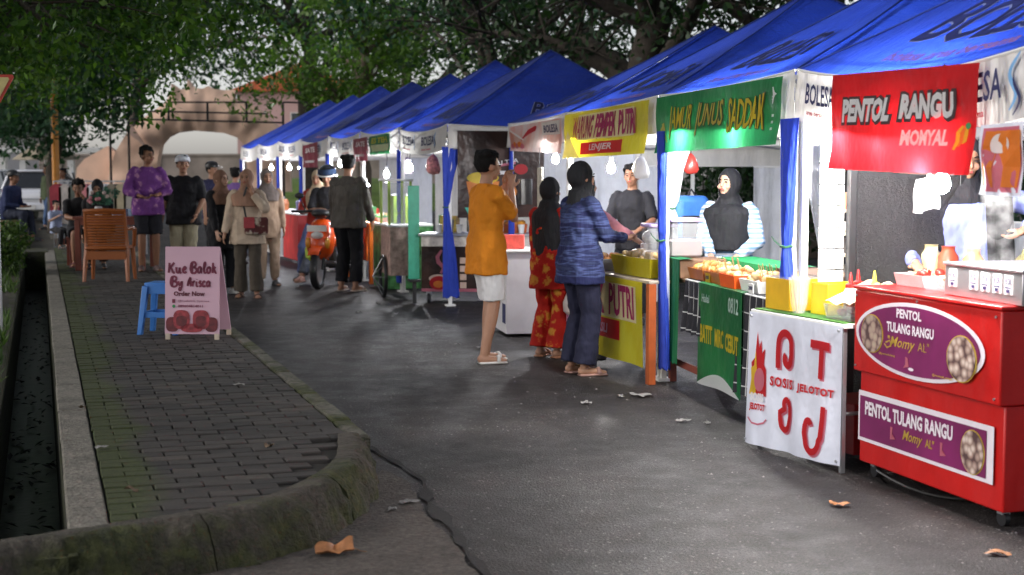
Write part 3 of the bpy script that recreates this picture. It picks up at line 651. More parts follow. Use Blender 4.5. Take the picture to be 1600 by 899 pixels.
def tent(label, fr, y0, wd, dp, z_e=2.06, z_p=3.04, x0=0, px_off=0, front_logo=(), side_logo=False, roof_text=True, sag=.10, curt=(1, 1), vh=.26, name='market_tent', seed=1, front_sag=.06, side_text=False, back=True, detail=True, py_off=0):
    rg = random.Random(seed)
    o = fr.w(x0, y0); t = thing(name, label, 'tent', o, fr.a, 'blue market tents in a row')
    cx, cy = dp/2+px_off, wd/2+py_off
    c = [Vector((0, 0, z_e)), Vector((0, wd, z_e)), Vector((dp, wd, z_e)), Vector((dp, 0, z_e))]; pk = Vector((cx, cy, z_p))
    ph = [rg.uniform(0, 6) for _ in range(4)]
    def side(k):       # k: 0 front (x=0), 1 far side, 2 back, 3 near side ; u along the eave, v from eave to peak
        a, b = c[k], c[(k+1) % 4]
        fs = front_sag if k == 0 else .03
        def fn(u, v):
            e = a.lerp(b, u); e.z -= fs*4*u*(1-u); p = e.lerp(pk, v); p.z -= sag*math.sin(math.pi*min(1, max(0, v)))*(1-.35*abs(2*u-1))*.5
            p.z += .012*math.sin(u*17+ph[k])*math.sin(math.pi*max(0, min(1, v)))*(1-v) + .010*mnoise.noise(Vector((u*9+ph[k], v*5, k)))*(1-v)*4*min(.25, v+.05) + .02*math.exp(-((u-.5+.8*(v-.5)*(1 if k % 2 else -1))/.06)**2)*(1-v)*v*4*.5
            return p
        return fn
    roof = MB(); 
    for k in range(4): roof.sheet(side(k), 26, 16)
    rme = roof.mesh('roof', fix=False); bm = bmesh.new(); bm.from_mesh(rme); bmesh.ops.remove_doubles(bm, verts=bm.verts, dist=.002); bmesh.ops.recalc_face_normals(bm, faces=bm.faces); bm.to_mesh(rme); bm.free()
    ro = link('roof', rme, BLUE, t); soft(ro, 14)
    if detail:
        for k in range(4):
            f = side(k); m = MB(); m.tube([f(0, j/16)+Vector((0, 0, .004)) for j in range(17)], .006, 5); m.build('seam', plain('seam_blue', (.03, .06, .26), .6), t)
    def out(k):       # lettering faces outward: flip u so that text reads from outside
        f = side(k); return lambda u, v: f(1-u, v)
    if roof_text:
        f0 = out(0)
        letter(f0, 'BOLESA', .20, .80, .16, .38, plain('roof_outline', (.22, .27, .55), .6), ro, .007, .035); letter(f0, 'BOLESA', .203, .797, .165, .375, plain('roof_navy', (.02, .03, .17), .6), ro, .011, .012)
        letter(f0, 'bolesa area bersama', .24, .70, .07, .12, plain('roof_pink', (.30, .14, .30), .6), ro, .008, .03)
    if side_text:
        f0 = out(3)
        def fl(u, v): return f0(u, v)
        letter(f0, 'BOLESA', .30, .74, .16, .33, WHT_PR, ro, .007, .05); letter(f0, 'BOLESA', .303, .737, .165, .325, NAVY, ro, .011, .02)
    # white piping along the front eave, valances
    for k in range(4):
        if k == 2 and not back: continue
        f = side(k); f_o = out(k)
        def vf(u, v, f_o=f_o, k=k):
            e = Vector(f_o(u, 0)); q = (c[(k+1) % 4]-c[k]).normalized(); nn = Vector((q.y, -q.x, 0))*-1
            nn = Vector((-1, 0, 0)) if k == 0 else Vector((0, 1, 0)) if k == 1 else Vector((1, 0, 0)) if k == 2 else Vector((0, -1, 0))
            return e+nn*(.006+.012*math.sin(u*23+ph[k])*(1-v)+.01*(1-v))+Vector((0, 0, (v-1)*vh-.004))
        vo = soft(MB().sheet(vf, 30, 3).build('valance', VAL, t), 60)
        if detail:
            m = MB(); m.tube([Vector(vf(i/20, 1))+Vector((0, 0, .006)) for i in range(21)], .007, 5); m.build('piping', WHT, t)
        logos = front_logo if k == 0 else ((.2, .45), (.62, .87)) if (k == 3 and side_logo) else ()
        ln = (c[(k+1) % 4]-c[k]).length
        for (u0, u1) in logos:
            letter(vf, 'BOLESA', u0, u1, .38, .80, NAVY, vo, .005, .02); letter(vf, 'area bersama', u0+.01, u0+(u1-u0)*.75, .17, .27, PINKP, vo, .005, .03)
            swoosh(vf, u1+.012, .25, .9, ln/vh, vo, 1)
    # frame: legs, scissor truss bars
    for k, q in enumerate(c):
        m = MB(); qx = q.x+(.03 if q.x < 1 else -.03); qy = q.y+(.03 if q.y < .5 else -.03)
        m.box(qx-.018, qx+.018, qy-.018, qy+.018, .02, z_e-.02); m.box(qx-.05, qx+.05, qy-.05, qy+.05, .0, .02); m.build('pole', WHT, t)
    if detail:
        for k in range(4):
            a, b = c[k].lerp(pk, .02), c[(k+1) % 4].lerp(pk, .02); m = MB()
            for j in range(2):
                p, q2 = a.lerp(b, j/2), a.lerp(b, (j+1)/2); fs0 = front_sag if k == 0 else .03; d1 = Vector((0, 0, -.06-fs0)); d2 = Vector((0, 0, -.30)); m.tube([p+d1, q2+d2], .011, 4); m.tube([p+d2, q2+d1], .011, 4)
            m.build('truss_bar', GREYM, t)
        for k in range(4): m = MB(); m.tube([c[k]+Vector((0, 0, -.06)), pk+Vector((0, 0, -.1))], .013, 4); m.build('rafter', GREYM, t)
    return t, side
def curtain(label, fr, x, y, z_top, tie, z_bot, w_top=.26, w_bot=.20, mat=None, white=True, dirn=0, group='curtains gathered round the tent posts', lean=0, side=1, thick=.05):
    """cloth gathered round a post: broad at the top, pinched by a tie, hanging to the hem"""
    o = fr.w(x, y); t = thing('post_curtain', label, 'curtain', o, fr.a+dirn, group)
    N = 40; prof = [(z_top, w_top, thick*.7), (z_top-(z_top-tie)*.5, w_top*.55, thick), (tie+.06, .085, .05), (tie, .05, .04), (tie-.06, .075, .05), ((tie+z_bot)/2, w_bot*.75, thick*1.1), (z_bot, w_bot, thick*1.1)]
    def at(s):
        s *= len(prof)-1; i = min(len(prof)-2, int(s)); f = s-i; f = f*f*(3-2*f); a, b = prof[i], prof[i+1]; return [a[k]+(b[k]-a[k])*f for k in range(3)]
    vs = []; M = 26; rg = random.Random(int(x*100+y*10)); ph = rg.uniform(0, 6)
    for j in range(M+1):
        z, wv, tk = at(j/M)
        for i in range(N):
            q = 2*math.pi*i/N; fold = 1+.28*math.sin(q*7+ph+z)+.16*math.sin(q*13+2*ph+2*z)
            yy = math.cos(q)*wv*.5*(.9+.1*fold)+side*(wv-.05)*.5*.8; xx = math.sin(q)*tk*.5*fold+lean*(1.5-z)
            vs.append((xx, yy, z+.012*math.sin(q*5) if j == M else z))
    fs = [(j*N+i, j*N+(i+1) % N, (j+1)*N+(i+1) % N, (j+1)*N+i) for j in range(M) for i in range(N)]
    fs += [tuple(range(N)), tuple(reversed(range(M*N, (M+1)*N)))]
    soft(MB().add(vs, fs).build('drape', mat or BLUE_C, t), 70)
    z = tie; m = MB(); m.tube([(math.sin(a)*.03, math.cos(a)*.033+side*0, z+.004*math.sin(3*a)) for a in [i*2*math.pi/12 for i in range(13)]], .007, 5, caps=False); m.tube([(-.03, 0, z), (-.05, .05, z+.03), (-.05, .09, z+.05)], .004, 4); m.build('tie', plain('green_tie', (.03, .12, .06), .6), t)
    if white:
        # the white lining turned outward beside the blue
        vs = []
        for j in range(M+1):
            z, wv, tk = at(j/M)
            for i in range(N): q = 2*math.pi*i/N; fold = 1+.3*math.sin(q*5+ph); vs.append((math.sin(q)*tk*.4*fold+.035, math.cos(q)*wv*.38*(.9+.1*fold)-side*wv*(.45 if z > tie else .05), z-.01))
        soft(MB().add(vs, fs).build('lining', WHITE_C, t), 70)
    return t
BULB_F = emit('bulb_glow_far', (.95, .96, 1.0), 600)
def bulb(label, p, top=None, r=.036, group='white bulbs hanging in the stalls'):
    t = thing('light_bulb', label, 'light bulb', p, 0, group)
    m = MB(); m.lathe([(.012, .05), (.018, .035), (r*.9, .012), (r, -.012), (r*.75, -.038), (.008, -.05)], 14); soft(m.build('bulb', BULB if p[1] < 14 and 'inner' not in label else BULB_F, t), 80)
    m = MB(); m.lathe([(.019, .045), (.019, .095), (.010, .105)], 10); m.build('socket', WHT, t)
    m = MB(); zt = (top-p[2]) if top else .25; m.tube([(0, 0, .10), (.01, .0, .1+(zt-.1)*.5), (0, 0, max(.13, zt))], .004, 4); m.build('cord', CORD, t)
    return t

# near tents ---------------------------------------------------------
tA, sA = tent('nearest blue tent, over the red cart, its roof leaving the picture', FA, -3.0, 2.98, 3.3, front_logo=((.05, .17),), seed=1, front_sag=.115)
# valance logo at the right of the red banner as well: drawn below with the banner
tB, sB = tent('blue tent over the green bannered stall of the seller in stripes', FA, .02, 2.64, 3.3, seed=2, px_off=.12, front_sag=.02)
tC, sC = tent('blue tent over the yellow bannered stall', FA, 2.68, 3.1, 3.3, seed=3, px_off=.12, front_sag=.02)
tD, sD = tent('near blue tent with food pictures on its edge, left of the yellow banner', FA, 5.8, 3.06, 3.3, seed=4, px_off=.25, front_sag=.02, py_off=-.1)
# far tents: seven of a narrower kind
far_labels = ['blue tent whose lettered side faces the camera above the black coffee cart', 'second far blue tent, left of the one with the lettered side',
 'blue tent above the green printed stall, third from the lettered one', 'blue tent above the man in the grey jacket, middle of the far row', 'blue tent above the scooter riders, fifth of the far row',
 'sixth blue tent of the far row, above the pillion rider', 'farthest blue tent, its eave ending beside the rock arch']
for i in range(7):
    tent(far_labels[i], FE, i*2.09, 2.05, 3.1, seed=10+i, px_off=.08, z_p=3.0+.03*math.sin(i*2), z_e=2.06+.012*((i*5) % 3-1), front_logo=((.08, .32), (.5, .76)) if i < 5 else ((.15, .45),), side_text=(i == 0), detail=i < 3, roof_text=i < 4, sag=.05+.06*((i*7) % 3)/2)

# post curtains --------------------------------------------------------
curtain('tall blue curtain with white lining tied at the post right of the green banner', FA, -.05, .0, 1.80, 1.11, .80, .26, .16, side=-.3)
curtain('blue curtain hanging to the ground between the green and the yellow stall', FA, -.05, 2.44, 1.80, 1.03, .12, .17, .19, side=.0, lean=.02)
curtain('blue curtain on the far post behind the boy in the orange shirt', FA, .02, 8.8, 1.80, 1.05, .5, .16, .14, white=False)
curtain('dark blue curtain tied on the corner post of the black drinks cart stall', FE, -.02, .03, 1.80, 1.12, .10, .24, .2, white=False, dirn=R(-90), side=1)
curtain('blue and white curtain between the coffee cart stall and the green printed one', FE, 0, 2.10, 1.80, 1.0, .12, .12, .14)
for i, z in ((2, .9), (3, 1.0), (4, 1.0), (5, 1.1), (6, 1.05)): curtain(['', '', 'narrow blue curtain right of the scooter stalls, behind the man in the jacket', 'blue curtain on the post just left of the man in the jacket', 'blue curtain behind the helmeted rider', 'blue curtain behind the pillion rider', 'blue curtain on the farthest but one post, right of the cream blouse'][i], FE, 0, i*2.09+2.09, 1.80, z, .2, .2, .18, white=False)
# curtains on rear and inner posts
curtain('white curtain with a blue edge drawn to the rear post of the yellow stall', FA, 3.2, 5.7, 1.85, 1.1, .2, .5, .3, mat=WHITE_C, white=False, group='inner curtains of the stalls')
curtain('blue curtain on the rear post of the yellow stall', FA, 3.15, 6.1, 1.85, 1.1, .2, .35, .25, white=False, group='inner curtains of the stalls')
curtain('white curtain just inside the near post of the red stall', FA, .22, .05, 1.80, 1.0, .3, .3, .3, mat=WHITE_C, white=False, side=-1, group='inner curtains of the stalls', dirn=R(-90))
curtain('blue curtain at the right edge of the picture beside the sausage poster', FA, .0, -2.85, 1.82, 1.2, .9, .3, .2, white=False, group='inner curtains of the stalls')
curtain('white curtain just behind the ground-length blue curtain', FA, .12, 2.76, 1.8, 1.25, .6, .22, .10, mat=WHITE_C, white=False, side=1, group='inner curtains of the stalls', dirn=R(-90))
# back and side cloth walls
def wall_cloth(label, fr, a, b, z0, z1, mat, name='cloth_wall', cat='cloth wall', amp=.02, group='white cloth walls of the stalls', nu=30):
    pa, pb = fr.w(*a), fr.w(*b); t = thing(name, label, cat, pa, math.atan2((pb-pa).y, (pb-pa).x), group); ln = (pb-pa).length; ph = rnd.uniform(0, 6)
    soft(MB().sheet(lambda u, v: Vector((u*ln, amp*math.sin(u*ln*14+ph)*(1-.6*v)+amp*.6*math.sin(u*ln*31), z0+(z1-z0)*v)), nu*2, 4).build('cloth', mat, t), 60)
    m = MB(); m.tube([(0, 0, z1), (ln, 0, z1)], .012, 5); m.build('hem_rod', WHT, t); return t
wall_cloth('white header cloth above the garden view behind the seller in stripes', FA, (.9, 8.95), (3.3, 8.95), 1.58, 1.84, VAL, amp=.008)
wall_cloth('white cloth column at the right of the garden view, left of the blue curtain', FA, (2.95, 8.93), (3.35, 8.90), .0, 1.58, WHITE_C)
wall_cloth('white cloth panel left of the garden view', FA, (1.55, 8.93), (1.95, 8.93), .0, 1.58, WHITE_C)
wall_cloth('white cloth side of the yellow stall behind the trays', FA, (.30, 8.92), (1.5, 8.92), .0, 1.8, WHITE_C)
wall_cloth('white rear cloth of the yellow stall', FA, (3.28, 2.8), (3.28, 5.7), .0, 1.1, WHITE_C)
wall_cloth('white rear cloth left of the black board in the red stall', FA, (3.28, -.1), (3.28, 2.5), .0, 1.8, WHITE_C)
for i in range(7):
    wall_cloth(['white rear cloth behind the coffee cart', 'white rear cloth behind the pink rimmed cart', 'white rear cloth behind the green printed stall', 'white rear cloth behind the man in the jacket', 'white rear cloth behind the scooter', 'white rear cloth of the last but one stall', 'white rear cloth of the farthest stall'][i], FE, (2.9, i*2.09+.05), (2.9, i*2.09+2.0), .0, 1.8, WHITE_C if i % 2 else VAL, group='white cloth walls of the far stalls')

# ================================================================== BANNERS
def hung(label, fr, hx, corners_px, mat, name='banner', cat='banner', group=None, sagx=.0, off=0, curl=0):
    """a cloth banner hanging in the vertical plane local x = hx; corners from the photo: tl, tr, br, bl"""
    q = [fr.hit(px, py, hx) for px, py in corners_px]; y0, z0 = q[3]
    o = fr.w(hx, y0, 0); t = thing(name, label, cat, o, fr.a, group)
    def fn(u, v):
        a = (Vector(q[3])*(1-u)+Vector(q[2])*u)*(1-v)+(Vector(q[0])*(1-u)+Vector(q[1])*u)*v
        x = -.004-off+.010*math.sin(u*9+1)*(1-v)+.008*math.sin(u*21+v*3)*(1-v)-curl*(1-v)**2+.006*math.sin(v*7+u*5)
        return Vector((x, a.x-y0, a.y-sagx*4*u*(1-u)*v))
    co = soft(MB().sheet(fn, 40, 14).build('cloth', mat, t), 60)
    return t, co, fn
def vinyl(name, c, tr=.2, rough=.32, mottle=None):
    if name in MATS: return MATS[name]
    m, nt, b = nodes(name); n = noise_tex(nt, 2.5, 5); r = ramp(nt, n.outputs[0], [(.3, tuple(x*.85 for x in c)), (.7, tuple(min(1, x*1.12) for x in c))] if not mottle else [(.42, c), (.6, mottle)])
    L(nt, r.outputs[0], b.inputs['Base Color']); b.inputs['Roughness'].default_value = rough; b.inputs['Specular IOR Level'].default_value = .25; bump(nt, b, noise_tex(nt, 4, 3).outputs[0], .35, .05)
    MATS[name] = m
    if tr: add_translucent(m, tuple(min(1, x*1.4) for x in c), tr)
    return m
V_RED = vinyl('vinyl_red', (.42, .008, .012), .25); V_GREEN = vinyl('vinyl_green', (.012, .13, .045), .25, mottle=(.02, .20, .06)); V_YEL = vinyl('vinyl_yellow', (.55, .46, .02), .3, mottle=(.60, .56, .05)); V_WHITE = vinyl('vinyl_white', (.66, .69, .80), .12, rough=.5)
INKR = plain('ink_red', (.50, .012, .02), .5, var=.08); INKRD = plain('ink_rose', (.55, .16, .22), .5, var=.08); INKM = plain('ink_magenta', (.36, .03, .13), .5, var=.2, scale=3); INKY = plain('ink_yellow', (.68, .50, .03), .5, var=.15); INKK = plain('ink_black', (.03, .012, .015), .5); INKG = plain('ink_gold', (.55, .42, .08), .5, var=.3, scale=14); INKCR = plain('ink_cream', (.72, .66, .45), .5, var=.1); INKO = plain('ink_orange', (.72, .22, .03), .5, var=.25, scale=6); INKGR = plain('ink_green', (.03, .22, .07), .5, var=.2)
for k_ in (WHT_PR, INKR, INKRD, INKM, INKY, INKG, INKCR, INKO): add_translucent(k_, tuple(min(1, x*1.3) for x in k_.node_tree.nodes['Color Ramp'].color_ramp.elements[1].color[:3]), .4)
# red banner
t, co, fr_ = hung('red hanging banner with white lettering over the nearest stall', FA, -.03, ((1305, 118), (1538, 98), (1532, 274), (1304, 264)), V_RED, sagx=.0, off=.012, curl=.03)
letter(fr_, 'PENTOL', .095, .485, .455, .765, INKK, co, .003, .12, .05); letter(fr_, 'RANGU', .515, .875, .475, .79, INKK, co, .003, .12, .05)
letter(fr_, 'PENTOL', .11, .47, .49, .735, WHT_PR, co, .007, .055, .05); letter(fr_, 'RANGU', .53, .86, .51, .76, WHT_PR, co, .007, .055, .05)
letter(fr_, 'MOMYAL', .56, .85, .255, .41, WHT_PR, co, .006, .045)
for a in range(3): ribbon(fr_, [(.885+.02*a, .22+.03*a), (.90+.02*a, .30), (.895+.025*a, .38), (.92+.015*a, .44)], .035, INKY if a != 1 else INKO, co, .005, 'emblem', 1.4, True)
patch(fr_, oval(.955, .44, .018, .03, 10), INKGR, co, .006, 'emblem')
# valance lettering at the far right of the red banner (belongs to tent A)
def valA(u, v): e = Vector(sA(0)(1-u, 0)); return e+Vector((-.018, 0, (v-1)*.26-.004))
vr = MB().sheet(lambda u, v: valA(.68+.10*u, v*.98+.01)+Vector((-.002, 0, 0)), 4, 2)
letter(valA, 'BOLESA', .60, .745, .35, .82, NAVY, tA, .02, .02); letter(valA, 'area bersama', .60, .70, .12, .24, PINKP, tA, .02, .03); swoosh(valA, .765, .15, .98, 11, tA, 1)
# green banner
t, co, fg = hung('green hanging banner with tall yellow lettering over the seller in stripes', FA, -.03, ((1028, 153), (1228, 119), (1222, 226), (1027, 240)), V_GREEN, curl=.02, off=.008)
tall = lambda a, b: (a, b*(.82+.18*(2*a-1)**2)+.09*(1-(2*a-1)**2))
for st, a, b in (('JAMUR', .15, .36), ('JUNUS', .40, .60), ('SADDAK', .64, .90)):
    letter(fg, st, a-.004, b+.006, .21, .83, plain('ink_darkgreen', (.03, .05, .015), .5), co, .004, .05, warp=tall); letter(fg, st, a, b, .23, .81, INKY if st != 'JUNUS' else INKG, co, .008, .012, warp=tall)
ribbon(fg, [(.05, .2), (.065, .42), (.085, .52), (.10, .3), (.12, .18)], .05, INKG, co, .005, 'emblem', 1.8, True)
for k in range(3): ribbon(fg, [(.945, .62+.05*k), (.955+.008*k, .75), (.95, .86-.03*k)], .02, WHT_PR, co, .005, 'emblem', 1.8, True)
for k in range(3): patch(fg, rect(.94, .955, .22+.1*k, .26+.1*k, 2), WHT_PR, co, .005, 'emblem')
# yellow banner
t, co, fy = hung('yellow hanging banner with crimson lettering over the third stall', FA, -.03, ((884, 180), (1018, 156), (1014, 240), (883, 248)), V_YEL, curl=.02, off=.008)
patch(fy, rect(.20, .86, .37, .93), INKCR, co, .003, 'label_panel')
for st, a, b in (('WARUNG', .14, .41), ('PEMPEK', .44, .67), ('PUTRI', .70, .88)): letter(fy, st, a, b, .40, .90, INKM, co, .006, .03, .1)
patch(fy, rect(.26, .76, .06, .31), INKR, co, .004, 'label_panel'); letter(fy, 'LENJER', .38, .64, .10, .27, WHT_PR, co, .007, .03, .2); patch(fy, [(.0, .0), (.26, .0), (.18, .2), (.06, .62)], INKCR, co, .003, 'emblem')
# white SOSIS JELOTOT banner is on its table; food banner on tent D eave
V_FOOD = vinyl('vinyl_food', (.62, .50, .46), .25, mottle=(.62, .20, .12))
t, co, ff = hung('pale banner with pictures of fried food on the tent left of the yellow banner', FA, -.03, ((797, 199), (880, 184), (879, 240), (797, 236)), V_FOOD, off=.006)
patch(ff, rect(.66, .98, .55, .95), VAL, co, .004, 'label_panel'); letter(ff, 'BOLESA', .70, .95, .62, .86, NAVY, co, .008, .02)
for k in range(3): ribbon(ff, [(.28+.06*k, .42+.1*k), (.42+.05*k, .75), (.55, .88)], .08, INKR, co, .005, 'print', 1.5, True)
ribbon(ff, [(0.02, .85), (.2, .6), (.33, .42)], .07, WHT_PR, co, .005, 'print', 1.5, True)
for i in range(5): patch(ff, oval(.06+.06*i, .2+.07*(i % 2), .04, .11, 10), INKO if i % 2 else INKRD, co, .005+.001*i, 'print')
# sausage poster at right edge
t, co, fs_ = hung('white framed poster of orange sausages right of the red banner', FA, -.10, ((1533, 196), (1604, 190), (1598, 308), (1528, 304)), V_WHITE, name='poster', cat='poster')
patch(fs_, rect(.08, .92, .05, .95), INKRD, co, .003, 'print')
for i in range(3): ribbon(fs_, [(.22+.26*i, .12), (.25+.25*i, .4), (.30+.24*i, .7), (.32+.24*i, .9)], .20, INKO, co, .006, 'sausage_print', .6)
patch(fs_, oval(.5, .72, .2, .14), WHT_PR, co, .010, 'print')
# shop cloths on far stalls
for i, (a, cpx) in enumerate((('dark red shop banner on the far tent above the helmet', ((473, 228), (497, 222), (497, 262), (473, 262))), ('maroon shop banner on the far tent above the man in the jacket', ((552, 218), (575, 214), (575, 252), (552, 252))))):
    t, co, f_ = hung(a, FE, -.03, cpx, vinyl('vinyl_maroon', (.20, .015, .04), .1), group=None); letter(f_, 'SATE', .2, .8, .62, .85, WHT_PR, co, .005, .04); patch(f_, rect(.2, .8, .2, .3, 2), WHT_PR, co, .005, 'print')
t, co, f_ = hung('green printed banner on the far tent left of the striped white corner', FE, -.03, ((577, 214), (610, 208), (610, 240), (577, 242)), V_GREEN); patch(f_, rect(.1, .9, .15, .5), INKCR, co, .004, 'print'); letter(f_, 'ES TEH', .15, .85, .58, .88, INKY, co, .006, .03)
# black banner on the side of the first far tent
def side_banner(label, fr, y, x0, x1, z0, z1, mat):
    o = fr.w(x0, y); t = thing('banner', label, 'banner', o, fr.a)
    def fn(u, v): return Vector((u*(x1-x0), -.01-.008*math.sin(u*9)*(1-v), z0+(z1-z0)*v))
    return t, soft(MB().sheet(fn, 24, 12).build('cloth', mat, t), 60), fn
COFFEE = vinyl('vinyl_coffee', (.022, .014, .013), .05, mottle=(.05, .025, .02))
t, co, fn = side_banner('tall black drinks banner on the side of the coffee cart tent', FE, -.03, .10, 1.75, 1.0, 1.98, COFFEE)
letter(fn, 'THAI TEA', .20, .44, .58, .63, WHT_PR, co, .005, .02, .0, warp=lambda a, b: (a, b+1.2*a)); patch(fn, [(.20, .56), (.42, .62), (.42, .65), (.20, .59)], INKRD, co, .005, 'print'); patch(fn, rect(.30, .38, .50, .54, 2), WHT_PR, co, .006, 'print')
patch(fn, oval(.46, .56, .05, .06), INKR, co, .005, 'print')
patch(fn, [(.10, .10), (.26, .10), (.30, .42), (.06, .42)], INKO, co, .005, 'cup_print'); patch(fn, oval(.18, .46, .115, .07), INKY, co, .006, 'cup_print'); patch(fn, oval(.36, .30, .07, .09), INKO, co, .005, 'cup_print'); patch(fn, [(.08, .02), (.24, .02), (.28, .12), (.05, .12)], plain('ink_teal', (.05, .42, .30), .5), co, .007, 'cup_print')

# ================================================================== BULBS
bl = [('inner bulb high in the stall of the seller in stripes', FA.w(1.5, 1.5, 1.92)), ('inner bulb high in the yellow stall', FA.w(1.6, 4.6, 1.92)), ('inner bulb high in the stall behind the boy in orange', FA.w(1.5, 7.4, 1.92)), ('bulb glowing behind the left part of the red banner', FA.w(.10, -.66, 1.74)), ('bulb glowing behind the middle of the red banner', FA.w(.10, -1.22, 1.74)), ('bulb just below the red banner above the steam', FA.w(.035, -1.62, 1.47)),  # inner bulbs are additions, hidden by the banners, to lift the dull interiors
      ('bulb glowing behind the left letters of the green banner', FA.w(.10, 1.98, 1.76)), ('bulb glowing behind the right letters of the green banner', FA.w(.10, .92, 1.80)),
      ('large bulb below the yellow banner', D(955, 262, 13.2)), ('bulb beside the food pictures above the navy scarf', D(868, 248, 14.4)),
      ('bulb right of the head of the man in the jacket', D(604, 272, 19.6)), ('bulb left of the head of the man in the jacket', D(532, 256, 22.0)), ('bulb above the pink rimmed cart', D(640, 262, 19.0)), ('bulb above the black cart behind the curtain', D(676, 262, 18.4)),
      ('bulb left of the helmet in the far stalls', D(470, 262, 25.5)), ('bulb above the pillion rider', D(452, 262, 27.5)), ('bulb nearest the cream blouse', D(424, 262, 29.5)), ('lowest of the bulbs at the green printed stall', D(572, 290, 20.8))]
for lb, p in bl: bulb(lb, p, 1.98 if p[0] > -.5 and p[1] < 11 else p[2]+.3)
# ================================================================== STALL GOODS
def boxpart(name, mat, parent, *a, bw=.004, **k):
    o = MB().box(*a).build(name, mat, parent)
    return bevel(o, bw, 2) if bw else o
def worn_red():
    m, nt, b = nodes('cart_red'); n = noise_tex(nt, 2.2, 7, .7); sc_ = noise_tex(nt, 30, 4, .8, stretch=(1, .25, 1.6)); dr_ = noise_tex(nt, 7, 6, .7, stretch=(1, 1, .35))
    r = ramp(nt, n.outputs[0], [(.3, (.38, .005, .005)), (.7, (.52, .010, .008))]); k = ramp(nt, sc_.outputs[0], [(.74, (0, 0, 0)), (.80, (1, 1, 1))]); d = ramp(nt, dr_.outputs[0], [(.6, (0, 0, 0)), (.85, (.3,)*3)])
    x = nt.nodes.new('ShaderNodeMix'); x.data_type = 'RGBA'; L(nt, k.outputs[0], x.inputs[0]); L(nt, r.outputs[0], x.inputs[6]); x.inputs[7].default_value = (.50, .22, .20, 1)
    y = nt.nodes.new('ShaderNodeMix'); y.data_type = 'RGBA'; L(nt, d.outputs[0], y.inputs[0]); L(nt, x.outputs[2], y.inputs[6]); y.inputs[7].default_value = (.10, .012, .010, 1); L(nt, y.outputs[2], b.inputs['Base Color'])
    rr = ramp(nt, dr_.outputs[0], [(.3, (.25,)*3), (.7, (.55,)*3)]); L(nt, rr.outputs[0], b.inputs['Roughness']); bump(nt, b, n.outputs[0], .25, .02); return m
CARTRED = worn_red()
# --- red cart
L2 = Vector((1.70, 7.18)); R2 = Vector((2.04, 6.02)); ang = math.atan2(-(L2-R2).x, (L2-R2).y); CL = (L2-R2).length
FC = Frame(R2.x, R2.y, ang)
cart = thing('food_cart', 'red meatball cart with purple oval sign on its front', 'cart', FC.o, ang)
LW = CL
boxpart('body', CARTRED, cart, .035, .58, .01, LW-.01, .075, .53, bw=.008)
boxpart('upper_panel', CARTRED, cart, 0, .56, 0, LW, .532, .935, bw=.008)
boxpart('rim', CARTRED, cart, -.008, .575, -.008, LW+.008, .937, .955, bw=.005)
for y in (.08, LW-.08):
    for x in (.09, .5):
        wh = MB(); wh.tube([(x-.012, y, .035), (x+.012, y, .035)], .033, 12); wo = soft(wh.build('wheel', BLK, cart))
        f = MB(); f.box(x-.02, x+.02, y-.02, y+.02, .055, .072); f.build('caster_fork', GREYM, wo)
def cf(u, v): return Vector((0, LW*(1-u), .535+.40*v))     # front upper panel, u runs from the far end (left in the photo)
def cflow(u, v): return Vector((.035, LW*(1-u), .075+.45*v))
PURP = plain('sign_purple', (.16, .012, .085), .45, var=.25, scale=3); SGW = plain('sign_white', (.70, .64, .70), .45, var=.05)
def lens(cu, cv, ru, rv, n=44, sq=1): return [(cu+ru*math.cos(a)*(1), cv+rv*math.sin(a)) for a in [2*math.pi*i/n for i in range(n)]]
sg = patch(cf, lens(.475, .50, .445, .44), SGW, cart, .010, 'oval_sign')
def sub(fn, poly, mat, par, off, name): return patch(fn, poly, mat, par, off, name)
patch(cf, lens(.475, .50, .42, .395), PURP, sg, .013, 'sign_face')
def food_oval(fn, cu, cv, ru, rv, par, off, dark):
    patch(fn, oval(cu, cv, ru, rv, 30), INKG, par, off, 'photo_rim'); m, nt, b = nodes('photo_meatballs'); v = nt.nodes.new('ShaderNodeTexVoronoi'); tc = nt.nodes.new('ShaderNodeTexCoord'); v.inputs['Scale'].default_value = 26; L(nt, tc.outputs['Object'], v.inputs[0])
    r = ramp(nt, v.outputs['Distance'], [(.15, (.62, .52, .46) if not dark else (.40, .33, .24)), (.45, (.34, .24, .2)), (.75, (.08, .04, .04))]); L(nt, r.outputs[0], b.inputs['Base Color']); b.inputs['Roughness'].default_value = .5
    patch(fn, oval(cu, cv, ru*.92, rv*.95, 30), m, par, off+.003, 'meatball_photo')
food_oval(cf, .165, .50, .085, .235, sg, .016, True); food_oval(cf, .785, .42, .095, .26, sg, .016, False)
letter(cf, 'PENTOL', .345, .52, .745, .855, SGW, sg, .017, .035); letter(cf, 'TULANG RANGU', .275, .605, .565, .685, SGW, sg, .017, .035)
letter(cf, 'Momy', .30, .48, .36, .52, INKG, sg, .017, .01, .35); letter(cf, 'AL"', .50, .575, .405, .51, INKG, sg, .017, -.01); letter(cf, '"', .285, .30, .48, .52, INKG, sg, .017)
ribbon(cf, [(.27, .43), (.30, .46), (.31, .40), (.28, .37), (.26, .41)], .02, INKG, sg, .017, 'flourish', 3)
patch(cf, [(.40, .17), (.44, .20), (.43, .30), (.415, .31), (.415, .22)], INKRD, sg, .017, 'mark'); patch(cf, oval(.455, .175, .02, .02, 8), SGW, sg, .017, 'mark')
letter(cf, '@pentoltulang', .22, .34, .27, .30, INKG, sg, .017); letter(cf, '@momyal_rangu', .60, .73, .155, .19, INKG, sg, .017)
s2 = patch(cflow, rect(.015, .945, .245, .80, 8), SGW, cart, .012, 'long_sign')
patch(cflow, rect(.030, .905, .285, .745, 8), PURP, s2, .015, 'sign_face')
